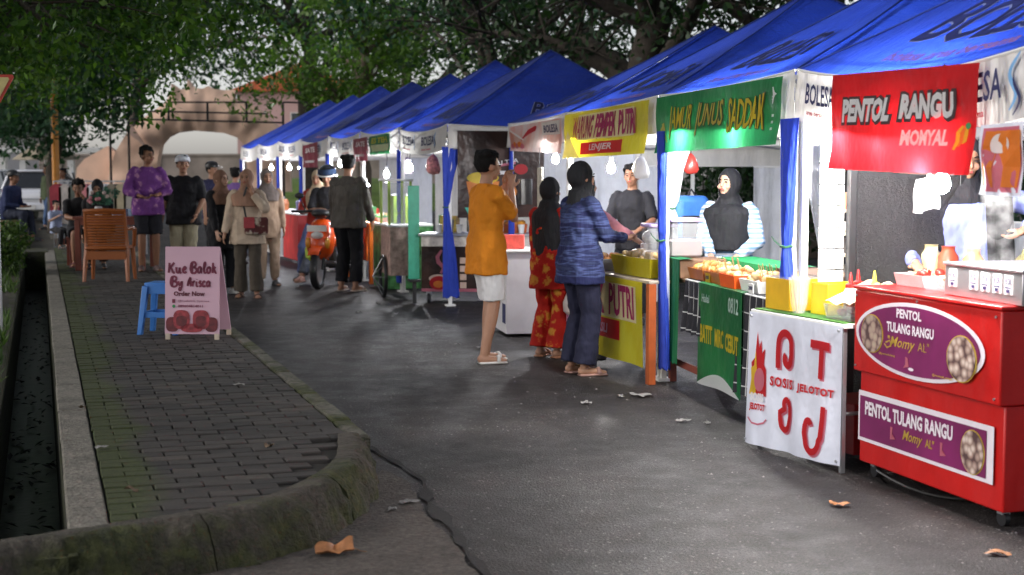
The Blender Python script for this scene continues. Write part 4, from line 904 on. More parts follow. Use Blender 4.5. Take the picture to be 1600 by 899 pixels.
letter(cflow, 'PENTOL TULANG RANGU', .075, .70, .545, .70, SGW, s2, .018, .04); letter(cflow, 'Momy', .36, .50, .37, .51, INKG, s2, .018, .01, .35); letter(cflow, 'AL"', .52, .58, .40, .49, INKG, s2, .018)
food_oval(cflow, .825, .50, .075, .22, s2, .017, False)
for cu in (.27, .62): patch(cflow, [(cu, .36), (cu+.04, .38), (cu+.012, .40), (cu+.016, .50), (cu, .50)], INKRD, s2, .018, 'mark')
for (u, v) in ((.02, .93), (.97, .93), (.02, .06), (.97, .06), (.47, .965)): 
    p = cf(u, v); m = MB(); m.tube([p+Vector((.002, 0, 0)), p+Vector((-.006, 0, 0))], .006, 8); m.build('screw', GREYM, cart)
# --- steel box with price slips
STEEL = plain('brushed_steel', (.50, .50, .52), .32, .85, var=.1, scale=3)
o = FC.w(.06, -.05, .957); sb = thing('steel_tray_box', 'brushed steel food box with white price slips on top of the red cart', 'food box', o, ang-R(3))
boxpart('box', STEEL, sb, 0, .42, 0, .62, 0, .135); boxpart('lid_rim', STEEL, sb, -.008, .43, -.008, .628, .137, .15, bw=.003)
def sbf(u, v): return Vector((0, .62*(1-u), .135*v))
for i, (u, s) in enumerate(((.12, 'RP 5K'), (.40, 'RP 10K'), (.55, 'RP 15K'), (.70, 'RP 20K'), (.84, 'RP 25K'))):
    k = patch(sbf, rect(u-.055, u+.055, .30, .92, 2), WHT_PR, sb, .003, 'price_slip'); letter(sbf, s, u-.04, u+.04, .62, .82, NAVY, k, .006, .02); patch(sbf, rect(u-.04, u+.04, .5, .54, 2), NAVY, k, .006, 'print'); patch(sbf, rect(u-.022, u+.022, .36, .46, 2), NAVY, k, .006, 'print')
# --- tray of red sauce balls on the cart
def tray(label, p, rz, lx, ly, h, mat, name='food_tray', cat='tray'):
    t = thing(name, label, cat, p, rz); m = MB()
    m.add([(-lx*.45, -ly*.45, 0), (lx*.45, -ly*.45, 0), (lx*.45, ly*.45, 0), (-lx*.45, ly*.45, 0), (-lx/2, -ly/2, h), (lx/2, -ly/2, h), (lx/2, ly/2, h), (-lx/2, ly/2, h), (-lx*.44, -ly*.44, .01), (lx*.44, -ly*.44, .01), (lx*.44, ly*.44, .01), (-lx*.44, ly*.44, .01), (-lx*.48, -ly*.48, h), (lx*.48, -ly*.48, h), (lx*.48, ly*.48, h), (-lx*.48, ly*.48, h)],
          [(3, 2, 1, 0), (8, 9, 10, 11)]+[(i, (i+1) % 4, (i+1) % 4+4, i+4) for i in range(4)]+[(8+(i+1) % 4, 8+i, 12+i, 12+(i+1) % 4) for i in range(4)]+[(4+i, 4+(i+1) % 4, 12+(i+1) % 4, 12+i) for i in range(4)])
    m.build('pan', mat, t); return t
def fritters(t, n, lx, ly, z, mats, r=(.02, .035), seed=0, long=False, name='fritter'):
    rg = random.Random(seed)
    for i in range(n):
        m = MB(); e = Euler((rg.uniform(-.6, .6), rg.uniform(-.6, .6), rg.uniform(0, 6))).to_matrix(); a = rg.uniform(*r); s = (a*(2.4 if long else 1.15), a, a*.75)
        m.ell((rg.uniform(-lx, lx), rg.uniform(-ly, ly), z+a*.6+.035*rg.random()), s, 8, 6, e); k = m
        k.v = [tuple(Vector(v)*(1+.06*mnoise.noise(Vector(v)*40))) if False else v for v in k.v]
        soft(k.build(name, mats[i % len(mats)], t), 80)
FRY = plain('fried_gold', (.52, .22, .05), .5, var=.45, scale=30, bmp=.5); FRY2 = plain('fried_pale', (.68, .47, .22), .5, var=.3, scale=30, bmp=.5); MEAT = plain('meatball', (.35, .20, .13), .45, var=.3, scale=25); SAUCE = plain('red_sauce', (.45, .02, .012), .2, var=.2); CLEAR = glassy('clear_plastic', (.85, .87, .9), .12, .22); STICK = plain('bamboo', (.55, .40, .20), .6, var=.15)
t = tray('bowl of red sauced balls with skewers at the left rear of the red cart', FC.w(.30, 1.02, .957), ang, .24, .26, .06, plain('pink_plastic', (.65, .42, .42), .3)); fritters(t, 9, .07, .08, .02, [SAUCE, MEAT], (.022, .03), 3, name='meatball')
for k in range(3): m = MB(); m.tube([(-.02+.03*k, .02*k, .05), (.02+.03*k, .03*k, .19)], .003, 4); m.build('skewer', STICK, t)
t = tray('shallow clear tub of pale dumplings behind the oval sign', FC.w(.28, .78, .957), ang, .22, .2, .05, CLEAR); fritters(t, 10, .07, .06, .01, [FRY2, MEAT], (.02, .028), 5, name='dumpling')
# --- white table with SOSIS JELOTOT banner
Rr = Vector((1.65, 7.2)); Ll = Vector((1.34, 8.0)); a2 = math.atan2(-(Ll-Rr).x, (Ll-Rr).y); TL = (Ll-Rr).length; FS = Frame(Rr.x, Rr.y, a2)
tb = thing('folding_table', 'grey framed table behind the white sausage banner', 'table', FS.o, a2)
boxpart('table_top', WHT, tb, -.01, .55, -.02, TL+.02, .735, .757, bw=.004)
for x, y in ((.02, .02), (.5, .02), (.02, TL-.03), (.5, TL-.03)): boxpart('leg', GREYM, tb, x-.012, x+.012, y-.012, y+.012, 0, .735, bw=.002)
m = MB(); m.tube([(.5, .02, .3), (.5, TL-.03, .3)], .01, 6); m.build('brace', GREYM, tb)
m = MB(); m.tube([(.02, .02, .3), (.5, .02, .3)], .01, 6); m.build('brace', GREYM, tb)
boxpart('shelf', plain('dark_red_box', (.20, .01, .01), .4), tb, .1, .45, .04, .4, .08, .34)
bn = thing('sausage_banner', 'white banner with red sausage letters and a flame emblem tied to the table', 'banner', FS.o, a2)
def sj(u, v):
    y = (TL+.04)*(1-u)-.02; z = .745-(.745-.015-.03*u)*(1-v)
    return Vector((-.016-.012*math.sin(u*11)*(1-v)-.006*math.sin(u*24)*(1-v)-.02*(1-v), y, z))
sc = soft(MB().sheet(sj, 40, 14).build('cloth', V_WHITE, bn), 60)
asp = (TL+.04)/.72
def arc(cu, cv, r0, a0, a1, n=16, k=1): return [(cu+(r0*math.cos(R(a0+(a1-a0)*i/n)))/asp, cv+r0*k*math.sin(R(a0+(a1-a0)*i/n))) for i in range(n+1)]
def big(pts, wd=.055):
    ribbon(sj, [(p[0]+.012, p[1]-.014) for p in pts], wd, INKRD, sc, .004, 'sausage_shadow', asp); ribbon(sj, pts, wd, INKR, sc, .007, 'sausage', asp)
big([(.355, .615), (.352, .68), (.352, .76)]+arc(.422, .80, .085, 178, 0, 18)+[(.492, .73)]+arc(.455, .69, .042, 0, -230, 14))
big([(.70, .845), (.80, .845), (.89, .840)], .06); big([(.815, .83), (.815, .72), (.815, .60)])
big(arc(.45, .355, .035, 60, 240, 10)+[(.385, .29), (.39, .235)]+arc(.435, .215, .05, 190, 345, 12)+[(.49, .27), (.488, .34), (.468, .395)], .045)
big([(.855, .405), (.85, .30), (.84, .18)]+arc(.755, .145, .085, 0, -150, 16)+[(.675, .19), (.68, .24)]+arc(.71, .25, .032, 180, 10, 10), .05)
letter(sj, 'SOSIS', .285, .53, .475, .55, INKR, sc, .011, .04, spacing=1.2); letter(sj, 'JELOTOT', .585, .945, .465, .54, INKR, sc, .011, .05, spacing=1.15)
patch(sj, [(.05, .38), (.075, .52), (.06, .62), (.10, .66), (.115, .86), (.14, .74), (.16, .80), (.175, .70), (.205, .74), (.20, .62), (.225, .58), (.235, .38)], INKR, sc, .005, 'flame_emblem'); patch(sj, [(.06, .38), (.075, .5), (.065, .58), (.10, .6), (.11, .72), (.13, .58), (.13, .38)], INKY, sc, .008, 'flame_emblem'); patch(sj, oval(.165, .50, .055, .09, 14), INKRD, sc, .010, 'flame_emblem')
letter(sj, 'SOSIS', .085, .225, .335, .40, WHT_PR, sc, .014, .06); letter(sj, 'JELOTOT', .075, .235, .255, .32, INKR, sc, .011, .05); ribbon(sj, [(.05, .20), (.10, .165), (.16, .16), (.22, .18), (.25, .21)], .014, INKRD, sc, .006, 'flourish', asp)
for (u, v) in ((.03, .97), (.97, .97), (.02, .03), (.97, .03)): p = sj(u, v); m = MB(); m.tube([p, p+Vector((-.01, 0, 0))], .007, 8); m.build('eyelet', GREYM, sc)
# things on that table
mat_ = MB().box(-.005, .50, -.0, TL-.01, 0, .006).build('grass_mat', plain('green_mat', (.05, .16, .02), .95, var=.5, scale=60, bmp=.8)); mat_.location = FS.w(0, 0, .759); mat_.rotation_euler = (0, 0, a2); setp(mat_, 'green artificial grass mat on the sausage table', 'mat')
YEL = plain('yellow_plastic', (.70, .40, .015), .35, var=.1)
def open_box(name, label, cat, p, rz, lx, ly, h, mat, w=.006):
    t = thing(name, label, cat, p, rz)
    boxpart('bottom', mat, t, 0, lx, 0, ly, 0, w, bw=.001); boxpart('side', mat, t, 0, w, 0, ly, w, h, bw=.001); boxpart('side', mat, t, lx-w, lx, 0, ly, w, h, bw=.001); boxpart('side', mat, t, w, lx-w, 0, w, w, h, bw=.001); boxpart('side', mat, t, w, lx-w, ly-w, ly, w, h, bw=.001); return t
t = open_box('plastic_box', 'yellow plastic box at the left end of the sausage table', 'box', FS.w(.06, .60, .766), a2, .26, .24, .17, YEL)
boxpart('lid', CLEAR, t, -.005, .265, -.005, .245, .172, .18, bw=0)
t = open_box('plastic_box', 'bright yellow box right of the skewer bag on the sausage table', 'box', FS.w(.12, .32, .766), a2, .2, .16, .165, plain('yellow_bright', (.78, .60, .02), .35, var=.08))
t = thing('skewer_bag', 'clear bag of bamboo skewers between the two yellow boxes', 'bag', FS.w(.06, .50, .766), a2)
for k in range(10): m = MB(); a = rnd.uniform(0, 6.28); m.tube([(.03*math.cos(a)*.4, .03*math.sin(a)*.4, .002), (.035*math.cos(a)+rnd.uniform(-.02, .02), .04*math.sin(a), .21+rnd.uniform(-.03, .02))], .0025, 4); m.build('skewer', STICK, t)
m = MB(); m.lathe([(.030, 0), (.045, .05), (.05, .14), (.06, .19)], 12); m.build('bag', CLEAR, t)
def bottle(label, p, cap, body, h=.19, r=.032, cat='sauce bottle'):
    t = thing('sauce_bottle', label, cat, p); m = MB(); m.lathe([(r*.95, 0), (r, .01), (r, h*.62), (r*.75, h*.72)], 16); soft(m.build('body', body, t), 50)
    m = MB(); m.lathe([(r*.8, h*.72), (r*.8, h*.80), (r*.35, h*.84), (.006, h*1.05), (.003, h*1.1)], 14); soft(m.build('cap', cap, t), 50); return t
REDP = plain('red_plastic', (.5, .015, .012), .3); bottle('white squeeze bottle with a red spout on the sausage table', FS.w(.20, .235, .766), REDP, plain('milky_plastic', (.78, .66, .62), .35), .21, .036)
bottle('red squeeze bottle just behind the white one on the sausage table', FS.w(.27, .27, .766), REDP, REDP, .22, .033); bottle('yellow mustard bottle on the sausage table', FS.w(.30, .17, .766), plain('lime_cap', (.75, .65, .05), .3), plain('mustard', (.80, .52, .01), .3), .22, .036)
t = tray('clear tub of pink meatballs at the right end of the sausage table', FS.w(.16, .12, .766), a2, .24, .24, .075, CLEAR); fritters(t, 16, .08, .08, .015, [plain('pink_sausage', (.60, .30, .26), .4, var=.2), MEAT], (.018, .026), 8, name='meatball')
m = MB(); m.sheet(lambda u, v: Vector((-.12+.26*u, -.11+.22*v, .085+.10*u+.01*math.sin(9*v))), 6, 6); m.build('paper_liner', plain('peach_paper', (.75, .50, .32), .7, var=.1), t)
# white ledge behind
wl = thing('white_counter', 'long white counter behind the red cart and the sausage table', 'counter', FA.w(.62, -1.9, 0), FA.a); boxpart('top', WHT, wl, 0, .5, 0, 2.1, .90, .955); boxpart('front', WHT, wl, .02, .04, .02, 2.08, .02, .898, bw=.002)
for y in (.03, 2.05): boxpart('side', WHT, wl, .045, .48, y-.01, y+.01, .02, .898, bw=.002)
# black glittering board, towel
BG, ntb, bb = nodes('black_glitter'); bb.inputs['Base Color'].default_value = (.012, .012, .013, 1); bb.inputs['Roughness'].default_value = .28; bump(ntb, bb, noise_tex(ntb, 60, 4, .8).outputs[0], .8, .02)
bd = thing('black_board', 'tall black glittering board beside the white panel in the red stall', 'board', FA.w(.26, -.10, 0), FA.a+R(-90)); 
boxpart('panel', BG, bd, .03, .03+.016, .03, .62, .05, 1.66, bw=.002)
boxpart('frame', BLK, bd, .0, .05, -.012, .028, .0, 1.70, bw=.003); boxpart('frame', BLK, bd, 0, .05, .622, .66, 0, 1.70, bw=.003)
wp = thing('ribbed_screen', 'ribbed white panel left of the black board', 'panel', FA.w(.26, -.02, 0), FA.a+R(-90))
for i in range(12): boxpart('slat', WHT, wp, .06, .075, -.16+0, -.02, .30+i*.115, .30+i*.115+.108, bw=.002)
tw = thing('towel', 'white towel hanging over the corner of the black board', 'towel', D(1447, 273, 7.3), FA.a)
soft(MB().sheet(lambda u, v: Vector((.012*math.sin(u*14+v*3), .26*(u-.5)+.02*math.sin(v*5), -.17*v-.02*u+.01*math.sin(u*6))), 24, 12).build('cloth', cloth('towel_white', (.66, .66, .65), fold=1.0), tw), 60)
m = MB(); m.tube([(.0, -.3, .0), (0, .3, .005)], .005, 5); m.build('line', CORD, tw)
# steam over the cart: low billows
ST, nts, bs = nodes('steam'); ntv = nts; 
for n_ in list(nts.nodes):
    if n_.type == 'BSDF_PRINCIPLED': nts.nodes.remove(n_)
pv = nts.nodes.new('ShaderNodeVolumePrincipled'); pv.inputs['Color'].default_value = (.9, .9, .92, 1); tcs = noise_tex(nts, 9, 3, .6); rr = ramp(nts, tcs.outputs[0], [(.45, (0, 0, 0)), (.75, (1, 1, 1))]); ml = nts.nodes.new('ShaderNodeMath'); ml.operation = 'MULTIPLY'; ml.inputs[1].default_value = 4; L(nts, rr.outputs[0], ml.inputs[0]); L(nts, ml.outputs[0], pv.inputs['Density']); L(nts, pv.outputs[0], nts.nodes['Material Output'].inputs['Volume'])
m = MB(); m.ell((0, 0, .16), (.13, .13, .22), 14, 10); m.ell((.02, -.04, .40), (.08, .09, .20), 14, 10); sto = m.build('steam', ST); sto.location = FC.w(.36, .62, 1.0); setp(sto, 'puff of white steam rising from the cart in front of the lavender blouse', 'steam', kind='stuff')

# --- green stall table
yb0, yb1 = .52, 2.64; GREENC = cloth('green_cloth', (.012, .15, .055), fold=.6, rough=.7)
tbl = thing('stall_table', 'low table under green cloth in the stall of the seller in stripes', 'table', FA.w(.06, yb0), FA.a)
boxpart('table_top', plain('wood_brown', (.20, .11, .06), .6, var=.25, scale=6), tbl, 0, .62, 0, yb1-yb0, .745, .77)
for x in (.03, .57):
    for y in (.04, yb1-yb0-.04): boxpart('leg', plain('wood_red', (.22, .05, .03), .6), tbl, x-.025, x+.025, y-.025, y+.025, 0, .743, bw=.004)
boxpart('rail', plain('wood_red', (.22, .05, .03), .6), tbl, .02, .04, .07, yb1-yb0-.07, .13, .18, bw=.002)
boxpart('riser', plain('wood_brown', (.2, .11, .06), .6), tbl, .34, .62, .0, yb1-yb0, .772, .90); boxpart('riser', plain('wood_brown', (.2, .11, .06), .6), tbl, -.02, .34, 1.75, yb1-yb0, .772, .90)
def drapefn(x0, y0, y1, zt, zb, amp=.015, k=30, top=.1):
    def fn(u, v):   # v 1..0: over the top then down
        y = y0+(y1-y0)*u
        if v > .8: t = (v-.8)/.2; return Vector((x0+t*top, y, zt+.004))
        t = v/.8; return Vector((x0-.006-amp*(1-t)*(1+math.sin(u*k)), y, zb+(zt-zb)*t+.01*math.sin(u*k*.5)*(1-t)))
    return fn
def drape(label, fr, x0, y0, y1, zt, zb, mat, name='table_cloth', cat='cloth', **k):
    o = fr.w(0, 0, 0); t = thing(name, label, cat, fr.w(x0, y0), fr.a); f = drapefn(0, 0, y1-y0, zt, zb, **k); c = soft(MB().sheet(f, 36, 20).build('cloth', mat, t), 60); return t, c, f
drape('dark green cloth hanging at the left end of the low table', FA, .033, 2.24, 2.56, .905, .17, GREENC, amp=.012)
drape('green cloth over the riser behind the trays', FA, .385, 1.3, 2.45, .905, .775, cloth('green_bright', (.02, .24, .08), fold=.5), amp=.002, top=.27)
PL1 = cloth('plaid_cloth', (.028, .028, .034), (.50, .50, .50), kind='plaid', sc=1.0, fold=.8)
drape('black cloth with white checks hanging left of the green banner', FA, .05, 1.74, 2.16, .776, .42, PL1, amp=.02, k=22)
drape('black cloth with white checks hanging right of the green banner, longer than its twin', FA, .05, .50, 1.02, .776, .16, PL1, amp=.02, k=20)
t, c, f = drape('green hanging banner with yellow words and a white arc at its foot', FA, .035, .93, 1.80, .780, .115, V_GREEN, name='hanging_banner', cat='banner', amp=.004, k=9)
def fb(u, v): return f(1-u, v*.8)
letter(fb, 'BATIT', .08, .36, .42, .60, INKY, c, .006, .035); letter(fb, 'MIRC', .42, .62, .41, .59, INKY, c, .006, .035); letter(fb, 'CEBUT', .67, .95, .40, .58, INKY, c, .006, .035)
patch(fb, [(.02+.96*i/16, .0+.001) for i in range(17)]+[(.98-.96*i/16, .012+.125*math.sin(math.pi*i/16)) for i in range(17)], WHT_PR, c, .005, 'white_arc'); letter(fb, 'Halal', .10, .28, .82, .90, plain('ink_pale', (.35, .5, .42), .6), c, .006); letter(fb, '0812', .72, .94, .78, .93, plain('ink_pale', (.35, .5, .42), .6), c, .006)
DKTR = plain('orange_tray', (.40, .12, .02), .4, var=.2)
for i, (yy, lb, mt) in enumerate(((2.02, 'brown orange tray of fritters farthest left on the green table', DKTR), (1.66, 'brown orange tray of fritters second from the left on the green table', DKTR), (.95, 'pale tray of skewered fritters at the right end of the green table', WHT))):
    t = tray(lb, FA.w(.22, yy, .782), FA.a, .30, .34, .075, mt); fritters(t, 26, .12, .13, .05, [FRY, FRY2, FRY2], (.022, .036), 20+i)
    if i: 
        for k in range(7): m = MB(); q = (rnd.uniform(-.1, .1), rnd.uniform(-.13, .13)); m.tube([(q[0], q[1], .08), (q[0]-.03, q[1]-.03, .17)], .003, 4); m.build('skewer', STICK, t)
t = tray('bright orange box holding paper bags in front of the fritters', FA.w(.14, 1.30, .782), FA.a, .18, .30, .085, plain('neon_orange', (.80, .10, .01), .4, var=.05)); fritters(t, 14, .06, .11, .05, [FRY2, FRY], (.022, .03), 31)
FY0 = Frame(.99, 10.3, R(18))
def tub(label, p, lx, ly, h, liquid, lidm, rz):
    t = thing('plastic_tub', label, 'plastic tub', p, rz); m = MB(); m.box(0, lx, 0, ly, 0, h*.5, bev=.012); m.build('contents', liquid, t); m = MB(); m.box(-.004, lx+.004, -.004, ly+.004, -.0, h, bev=.014); m.build('tub', CLEAR, t)
    boxpart('lid', lidm, t, -.014, lx+.014, -.014, ly+.014, h+.001, h+.028, bw=.008); return t
BROWNL = plain('brown_stock', (.22, .15, .14), .3); LILAC = plain('lilac_lid', (.55, .42, .72), .35)
tub('clear tub with a lilac lid and brown contents left of the seller in stripes', FA.w(.05, 2.50, .906), .22, .26, .25, BROWNL, LILAC, FA.a); tub('clear tub of amber stock with a lilac lid on the yellow stall', FY0.w(.10, .26, .75), .2, .2, .36, plain('amber_stock', (.42, .24, .05), .3), LILAC, FA.a)
# cream shelf rack right of the seller
rk = thing('shelf_rack', 'cream shelf rack with boxes right of the seller in stripes', 'shelf', FA.w(.62, .55, .0), FA.a); CREAM = plain('cream_paint', (.62, .54, .42), .5, var=.1)
for y in (0, .46): boxpart('upright', CREAM, rk, 0, .04, y, y+.05, 0, 1.38)
for z in (.86, 1.0, 1.13, 1.27): boxpart('shelf', CREAM, rk, .0, .26, .052, .458, z, z+.018, bw=.002)
for i, (y, z, wd, hh, cc) in enumerate(((.08, 1.02, .3, .09, (.10, .09, .09)), (.10, 1.15, .28, .06, (.55, .5, .45)), (.25, 1.29, .15, .10, (.6, .2, .1)), (.08, .88, .3, .07, (.12, .11, .1)))):
    bx = boxpart('packet', plain('packet_%d' % i, cc, .5, var=.4, scale=20), None, 0, .16, 0, wd, 0, hh); bx.location = FA.w(.66, .55+y, z); bx.rotation_euler = (0, 0, FA.a); setp(bx, ['dark packet on the middle shelf of the cream rack', 'pale packet on the upper shelf of the cream rack', 'orange red packet on top of the cream rack', 'dark packet on the lowest shelf of the cream rack'][i], 'packet')
ut = thing('ladle', 'black ladle hanging from the cream rack', 'ladle', FA.w(.60, .98, 1.0), FA.a); m = MB(); m.tube([(0, 0, 0), (0, 0, .42)], .007, 6); m.build('handle', BLK, ut); m = MB(); m.ell((0, 0, -.02), (.02, .028, .03), 10, 6); m.build('bowl', BLK, ut)

# --- yellow stall
FY = Frame(.99, 10.3, R(18)); TYL = 1.75
ty = thing('orange_table', 'table with orange legs under the yellow banner cloth', 'table', FY.o, FY.a); ORW = plain('orange_wood', (.42, .09, .02), .5, var=.2)
for x in (.0, .5):
    for y in (0, TYL-.6, TYL): boxpart('leg', ORW, ty, x-.028, x+.028, y-.03, y+.03, 0, .72, bw=.004)
boxpart('table_top', plain('pale_wood', (.5, .42, .33), .5), ty, -.03, .55, -.03, TYL+.03, .722, .745)
t = thing('yellow_cloth', 'yellow cloth with crimson words hung along the front of the table', 'banner', FY.o, FY.a)
def yc(u, v): y = TYL*(1-u)+.04-.0*u; return Vector((-.045-.012*math.sin(u*13)*(1-v)-.008*math.sin(u*5+v*3), y, .73-(.73-.115)*(1-v)))
c = soft(MB().sheet(yc, 40, 12).build('cloth', V_YEL, t), 60)
patch(yc, rect(.05, .93, .50, .93), INKCR, c, .003, 'label_panel'); letter(yc, 'PEMPEK', .10, .58, .53, .92, INKM, c, .007, .03); letter(yc, 'PUTRI', .63, .91, .53, .92, INKM, c, .007, .03)
patch(yc, rect(.10, .74, .24, .48), INKR, c, .004, 'label_panel'); letter(yc, 'PALEMBANG ASLI', .13, .62, .30, .42, plain('ink_pinkish', (.6, .3, .45), .5), c, .008, .03)
t = tray('clear tray lined with yellow cloth full of pale dumplings on the yellow stall', FY.w(.22, .45, .75), FY.a, .40, .75, .14, V_YEL); fritters(t, 40, .15, .32, .11, [FRY2, plain('dumpling_white', (.68, .58, .48), .4), FRY2], (.025, .035), 41, name='dumpling')
t = tray('pan of frying cakes in reach of the navy sleeve', FY.w(.20, 1.25, .75), FY.a, .40, .5, .09, GREYM); fritters(t, 20, .13, .18, .05, [FRY, FRY2], (.025, .04), 42)
t = thing('gas_stove', 'pale boxy stove behind the tray on the yellow stall', 'stove', FY.w(.35, .95, .75), FY.a); boxpart('case', plain('pale_blue_metal', (.5, .55, .6), .4), t, 0, .28, 0, .34, 0, .12); m = MB(); m.lathe([(.07, .122), (.09, .14), (.09, .20), (.085, .2)], 16, (.14, .17, 0)); m.build('pot', GREYM, t); m = MB(); m.ell((.14, .17, .25), (.08, .08, .06), 14, 8); m.build('lid', WHT, t)
# white box counter left of it and gear behind
wc = thing('white_counter', 'plain white box counter standing behind the boy in orange', 'counter', (-.12, 13.65, 0), FA.a); boxpart('case', plain('white_melamine', (.62, .60, .62), .4, var=.05), wc, 0, .5, -.38, .25, .03, .78); boxpart('top', WHT, wc, -.02, .52, -.40, .27, .782, .80); m = MB(); m.box(-.003, 0, -.34, -.18, .12, .3); m.build('label_card', NAVY, wc)
sh = thing('back_shelf', 'dark shelf of cups and packets at the back of the yellow stall', 'shelf', FA.w(2.5, 3.6), FA.a); DK = plain('dark_shelf', (.05, .045, .045), .5)
for z in (.02, .5, .95, 1.3): boxpart('shelf', DK, sh, 0, .3, 0, 1.9, z, z+.02, bw=0)
for y in (0, 1.88): boxpart('side', DK, sh, 0, .3, y, y+.02, .04, 1.5, bw=0)
for i in range(9):
    m = MB(); cc = [(.6, .2, .08), (.1, .3, .2), (.7, .65, .6), (.5, .1, .1), (.15, .15, .3)][i % 5]; m.lathe([(.05, 0), (.06, .14+.03*(i % 3)), (.03, .2)], 10); o = m.build('jar', plain('jar_%d' % (i % 5), cc, .4)); o.location = FA.w(2.62, 3.75+.19*i, .972); setp(o, '%s jar on the dark back shelf of the yellow stall, %s' % (['orange', 'green', 'cream', 'red', 'navy'][i % 5], ['rightmost', 'second from the right', 'third from the right', 'fourth from the right', 'in the middle', 'fourth from the left', 'third from the left', 'second from the left', 'leftmost'][i]), 'jar', 'jars on the back shelf')
# hanging packets at the food banner
hp = thing('sample_frame', 'strip of packed samples hanging below the food pictures', 'hanging display', D(843, 262, 14.6), FA.a); boxpart('card', plain('sample_card', (.55, .50, .42), .5, var=.5, scale=26), hp, 0, .012, -.12, .12, -.40, .0); m = MB(); m.tube([(0, 0, 0), (0, 0, .2)], .003, 4); m.build('string', CORD, hp)
hp = thing('black_speaker', 'small black loudspeaker hanging on the white cloth behind the boy', 'loudspeaker', D(812, 300, 14.9), FA.a); boxpart('case', BLK, hp, 0, .12, -.07, .07, -.13, .13)
m = MB(); m.tube([(-.003, 0, -.04), (-.008, 0, -.04)], .05, 16); m.build('cone', plain('cone_grey', (.05, .05, .055), .6), hp)

# --- coffee cart stall (side of the first far tent)
FK = Frame(-.74, 16.35, R(-8)); Lc = 1.08
ck_ = thing('coffee_cart', 'black drinks cart with red flame cup pictures on its front', 'cart', (-.50, 16.70, 0), R(84))
# local x runs to the back, y away to the left: reuse frame where front faces the camera
def kfront(u, v): return Vector((0, 1.25*(1-u)-.25-.45, .14+.50*v))
boxpart('body', COFFEE, ck_, .002, .55, -.70, .55, .14, .66); boxpart('counter', GREYM, ck_, -.03, .58, -.73, .58, .78, .81); boxpart('band', plain('cream_band', (.60, .55, .50), .5, var=.3, scale=12), ck_, -.004, .5, -.70, .55, .662, .778, bw=.002)
for i, cu in enumerate((.16, .70)):
    ribbon(kfront, [(cu+.02, .42), (cu+.05, .55), (cu, .68), (cu-.01, .80), (cu+.03, .96)], .10, INKRD, ck_, .004, 'flame_print', 2.4, True); patch(kfront, oval(cu, .30, .09, .10), plain('cup_cream', (.55, .4, .33), .5), ck_, .005, 'cup_print'); patch(kfront, oval(cu, .20, .085, .16), INKR, ck_, .007, 'cup_print'); patch(kfront, oval(cu, .17, .05, .08), INKO, ck_, .009, 'cup_print')
for k in range(4): patch(kfront, rect(.36, .42, .08+.19*k, .22+.19*k, 2), plain('cup_cream', (.55, .4, .33), .5), ck_, .005, 'print')
patch(kfront, rect(0, 1, .0, .07), INKRD, ck_, .004, 'print')
for y in (-.62, .47):
    m = MB(); m.tube([(.05, y-.015, .06), (.05, y+.015, .06)], .06, 14); soft(m.build('wheel', BLK, ck_)); m = MB(); m.box(.03, .07, y-.03, y+.03, .1, .14); m.build('caster_fork', GREYM, ck_)
for i in range(9):
    m = MB(); m.lathe([(.028, 0), (.04, .10+.05*(i % 2))], 10); o = m.build('cup_stack', plain(['cup_white', 'cup_grey'][i % 2], [(.7, .7, .7), (.3, .32, .34)][i % 2], .4)); o.location = None @ Vector((.1+.12*(i % 2), -.6+.12*i, .813)) if False else (Matrix.Translation(ck_.location) @ Matrix.Rotation(R(84), 4, 'Z') @ Vector((.1+.12*(i % 2), -.6+.12*i, .813))); setp(o, ['%s stack of %s paper cups, %s on the drinks cart counter' % (['short', 'tall'][i % 2], ['white', 'grey'][i % 2], ['at the far left', 'second from the left', 'third from the left', 'fourth from the left', 'in the middle', 'fourth from the right', 'third from the right', 'second from the right', 'at the far right'][8-i])][0], 'cup stack', 'cup stacks on the drinks cart')
t = tray('basket of orange snacks on the black drinks cart', Matrix.Translation(ck_.location) @ Matrix.Rotation(R(84), 4, 'Z') @ Vector((.3, -.50, .813)), 0, .3, .3, .1, ORW); fritters(t, 16, .1, .1, .07, [FRY, plain('orange_fruit', (.65, .28, .02), .4)], (.03, .04), 51)
mp_ = thing('menu_board', 'turquoise edged board standing left of the black drinks cart', 'board', (-1.13, 16.8, 0), R(12)); boxpart('board', plain('turquoise', (.05, .45, .28), .4), mp_, -.07, .06, 0, .025, .28, 1.36); boxpart('foot', BLK, mp_, -.07, .06, -.1, .12, .25, .28)
boxpart('foot', BLK, mp_, -.02, .02, -.02, .04, 0, .248, bw=0)
# pink rimmed cart with a big wheel
pc = thing('wheeled_cart', 'pale pink cart with a big spoked wheel left of the turquoise board', 'cart', (-1.32, 17.35, 0), R(14)); boxpart('body', plain('pink_print_body', (.42, .28, .24), .5, var=.5, scale=14), pc, -.14, .14, 0, .7, .28, .86); boxpart('top', WHT, pc, -.16, .16, -.02, .72, .862, .885)
m = MB(); R0 = .24
for i in range(24): pass
m.tube([(-.17, .35+math.cos(a)*R0, R0+.012+math.sin(a)*R0) for a in [2*math.pi*i/24 for i in range(25)]], .022, 8, caps=False); wo = m.build('tyre', BLK, pc)
for i in range(8): a = math.pi*i/8*2; k = MB(); k.tube([(-.30, .35, R0+.012), (-.17, .35+math.cos(a)*R0, R0+.012+math.sin(a)*R0)], .005, 4); k.build('spoke', GREYM, wo)
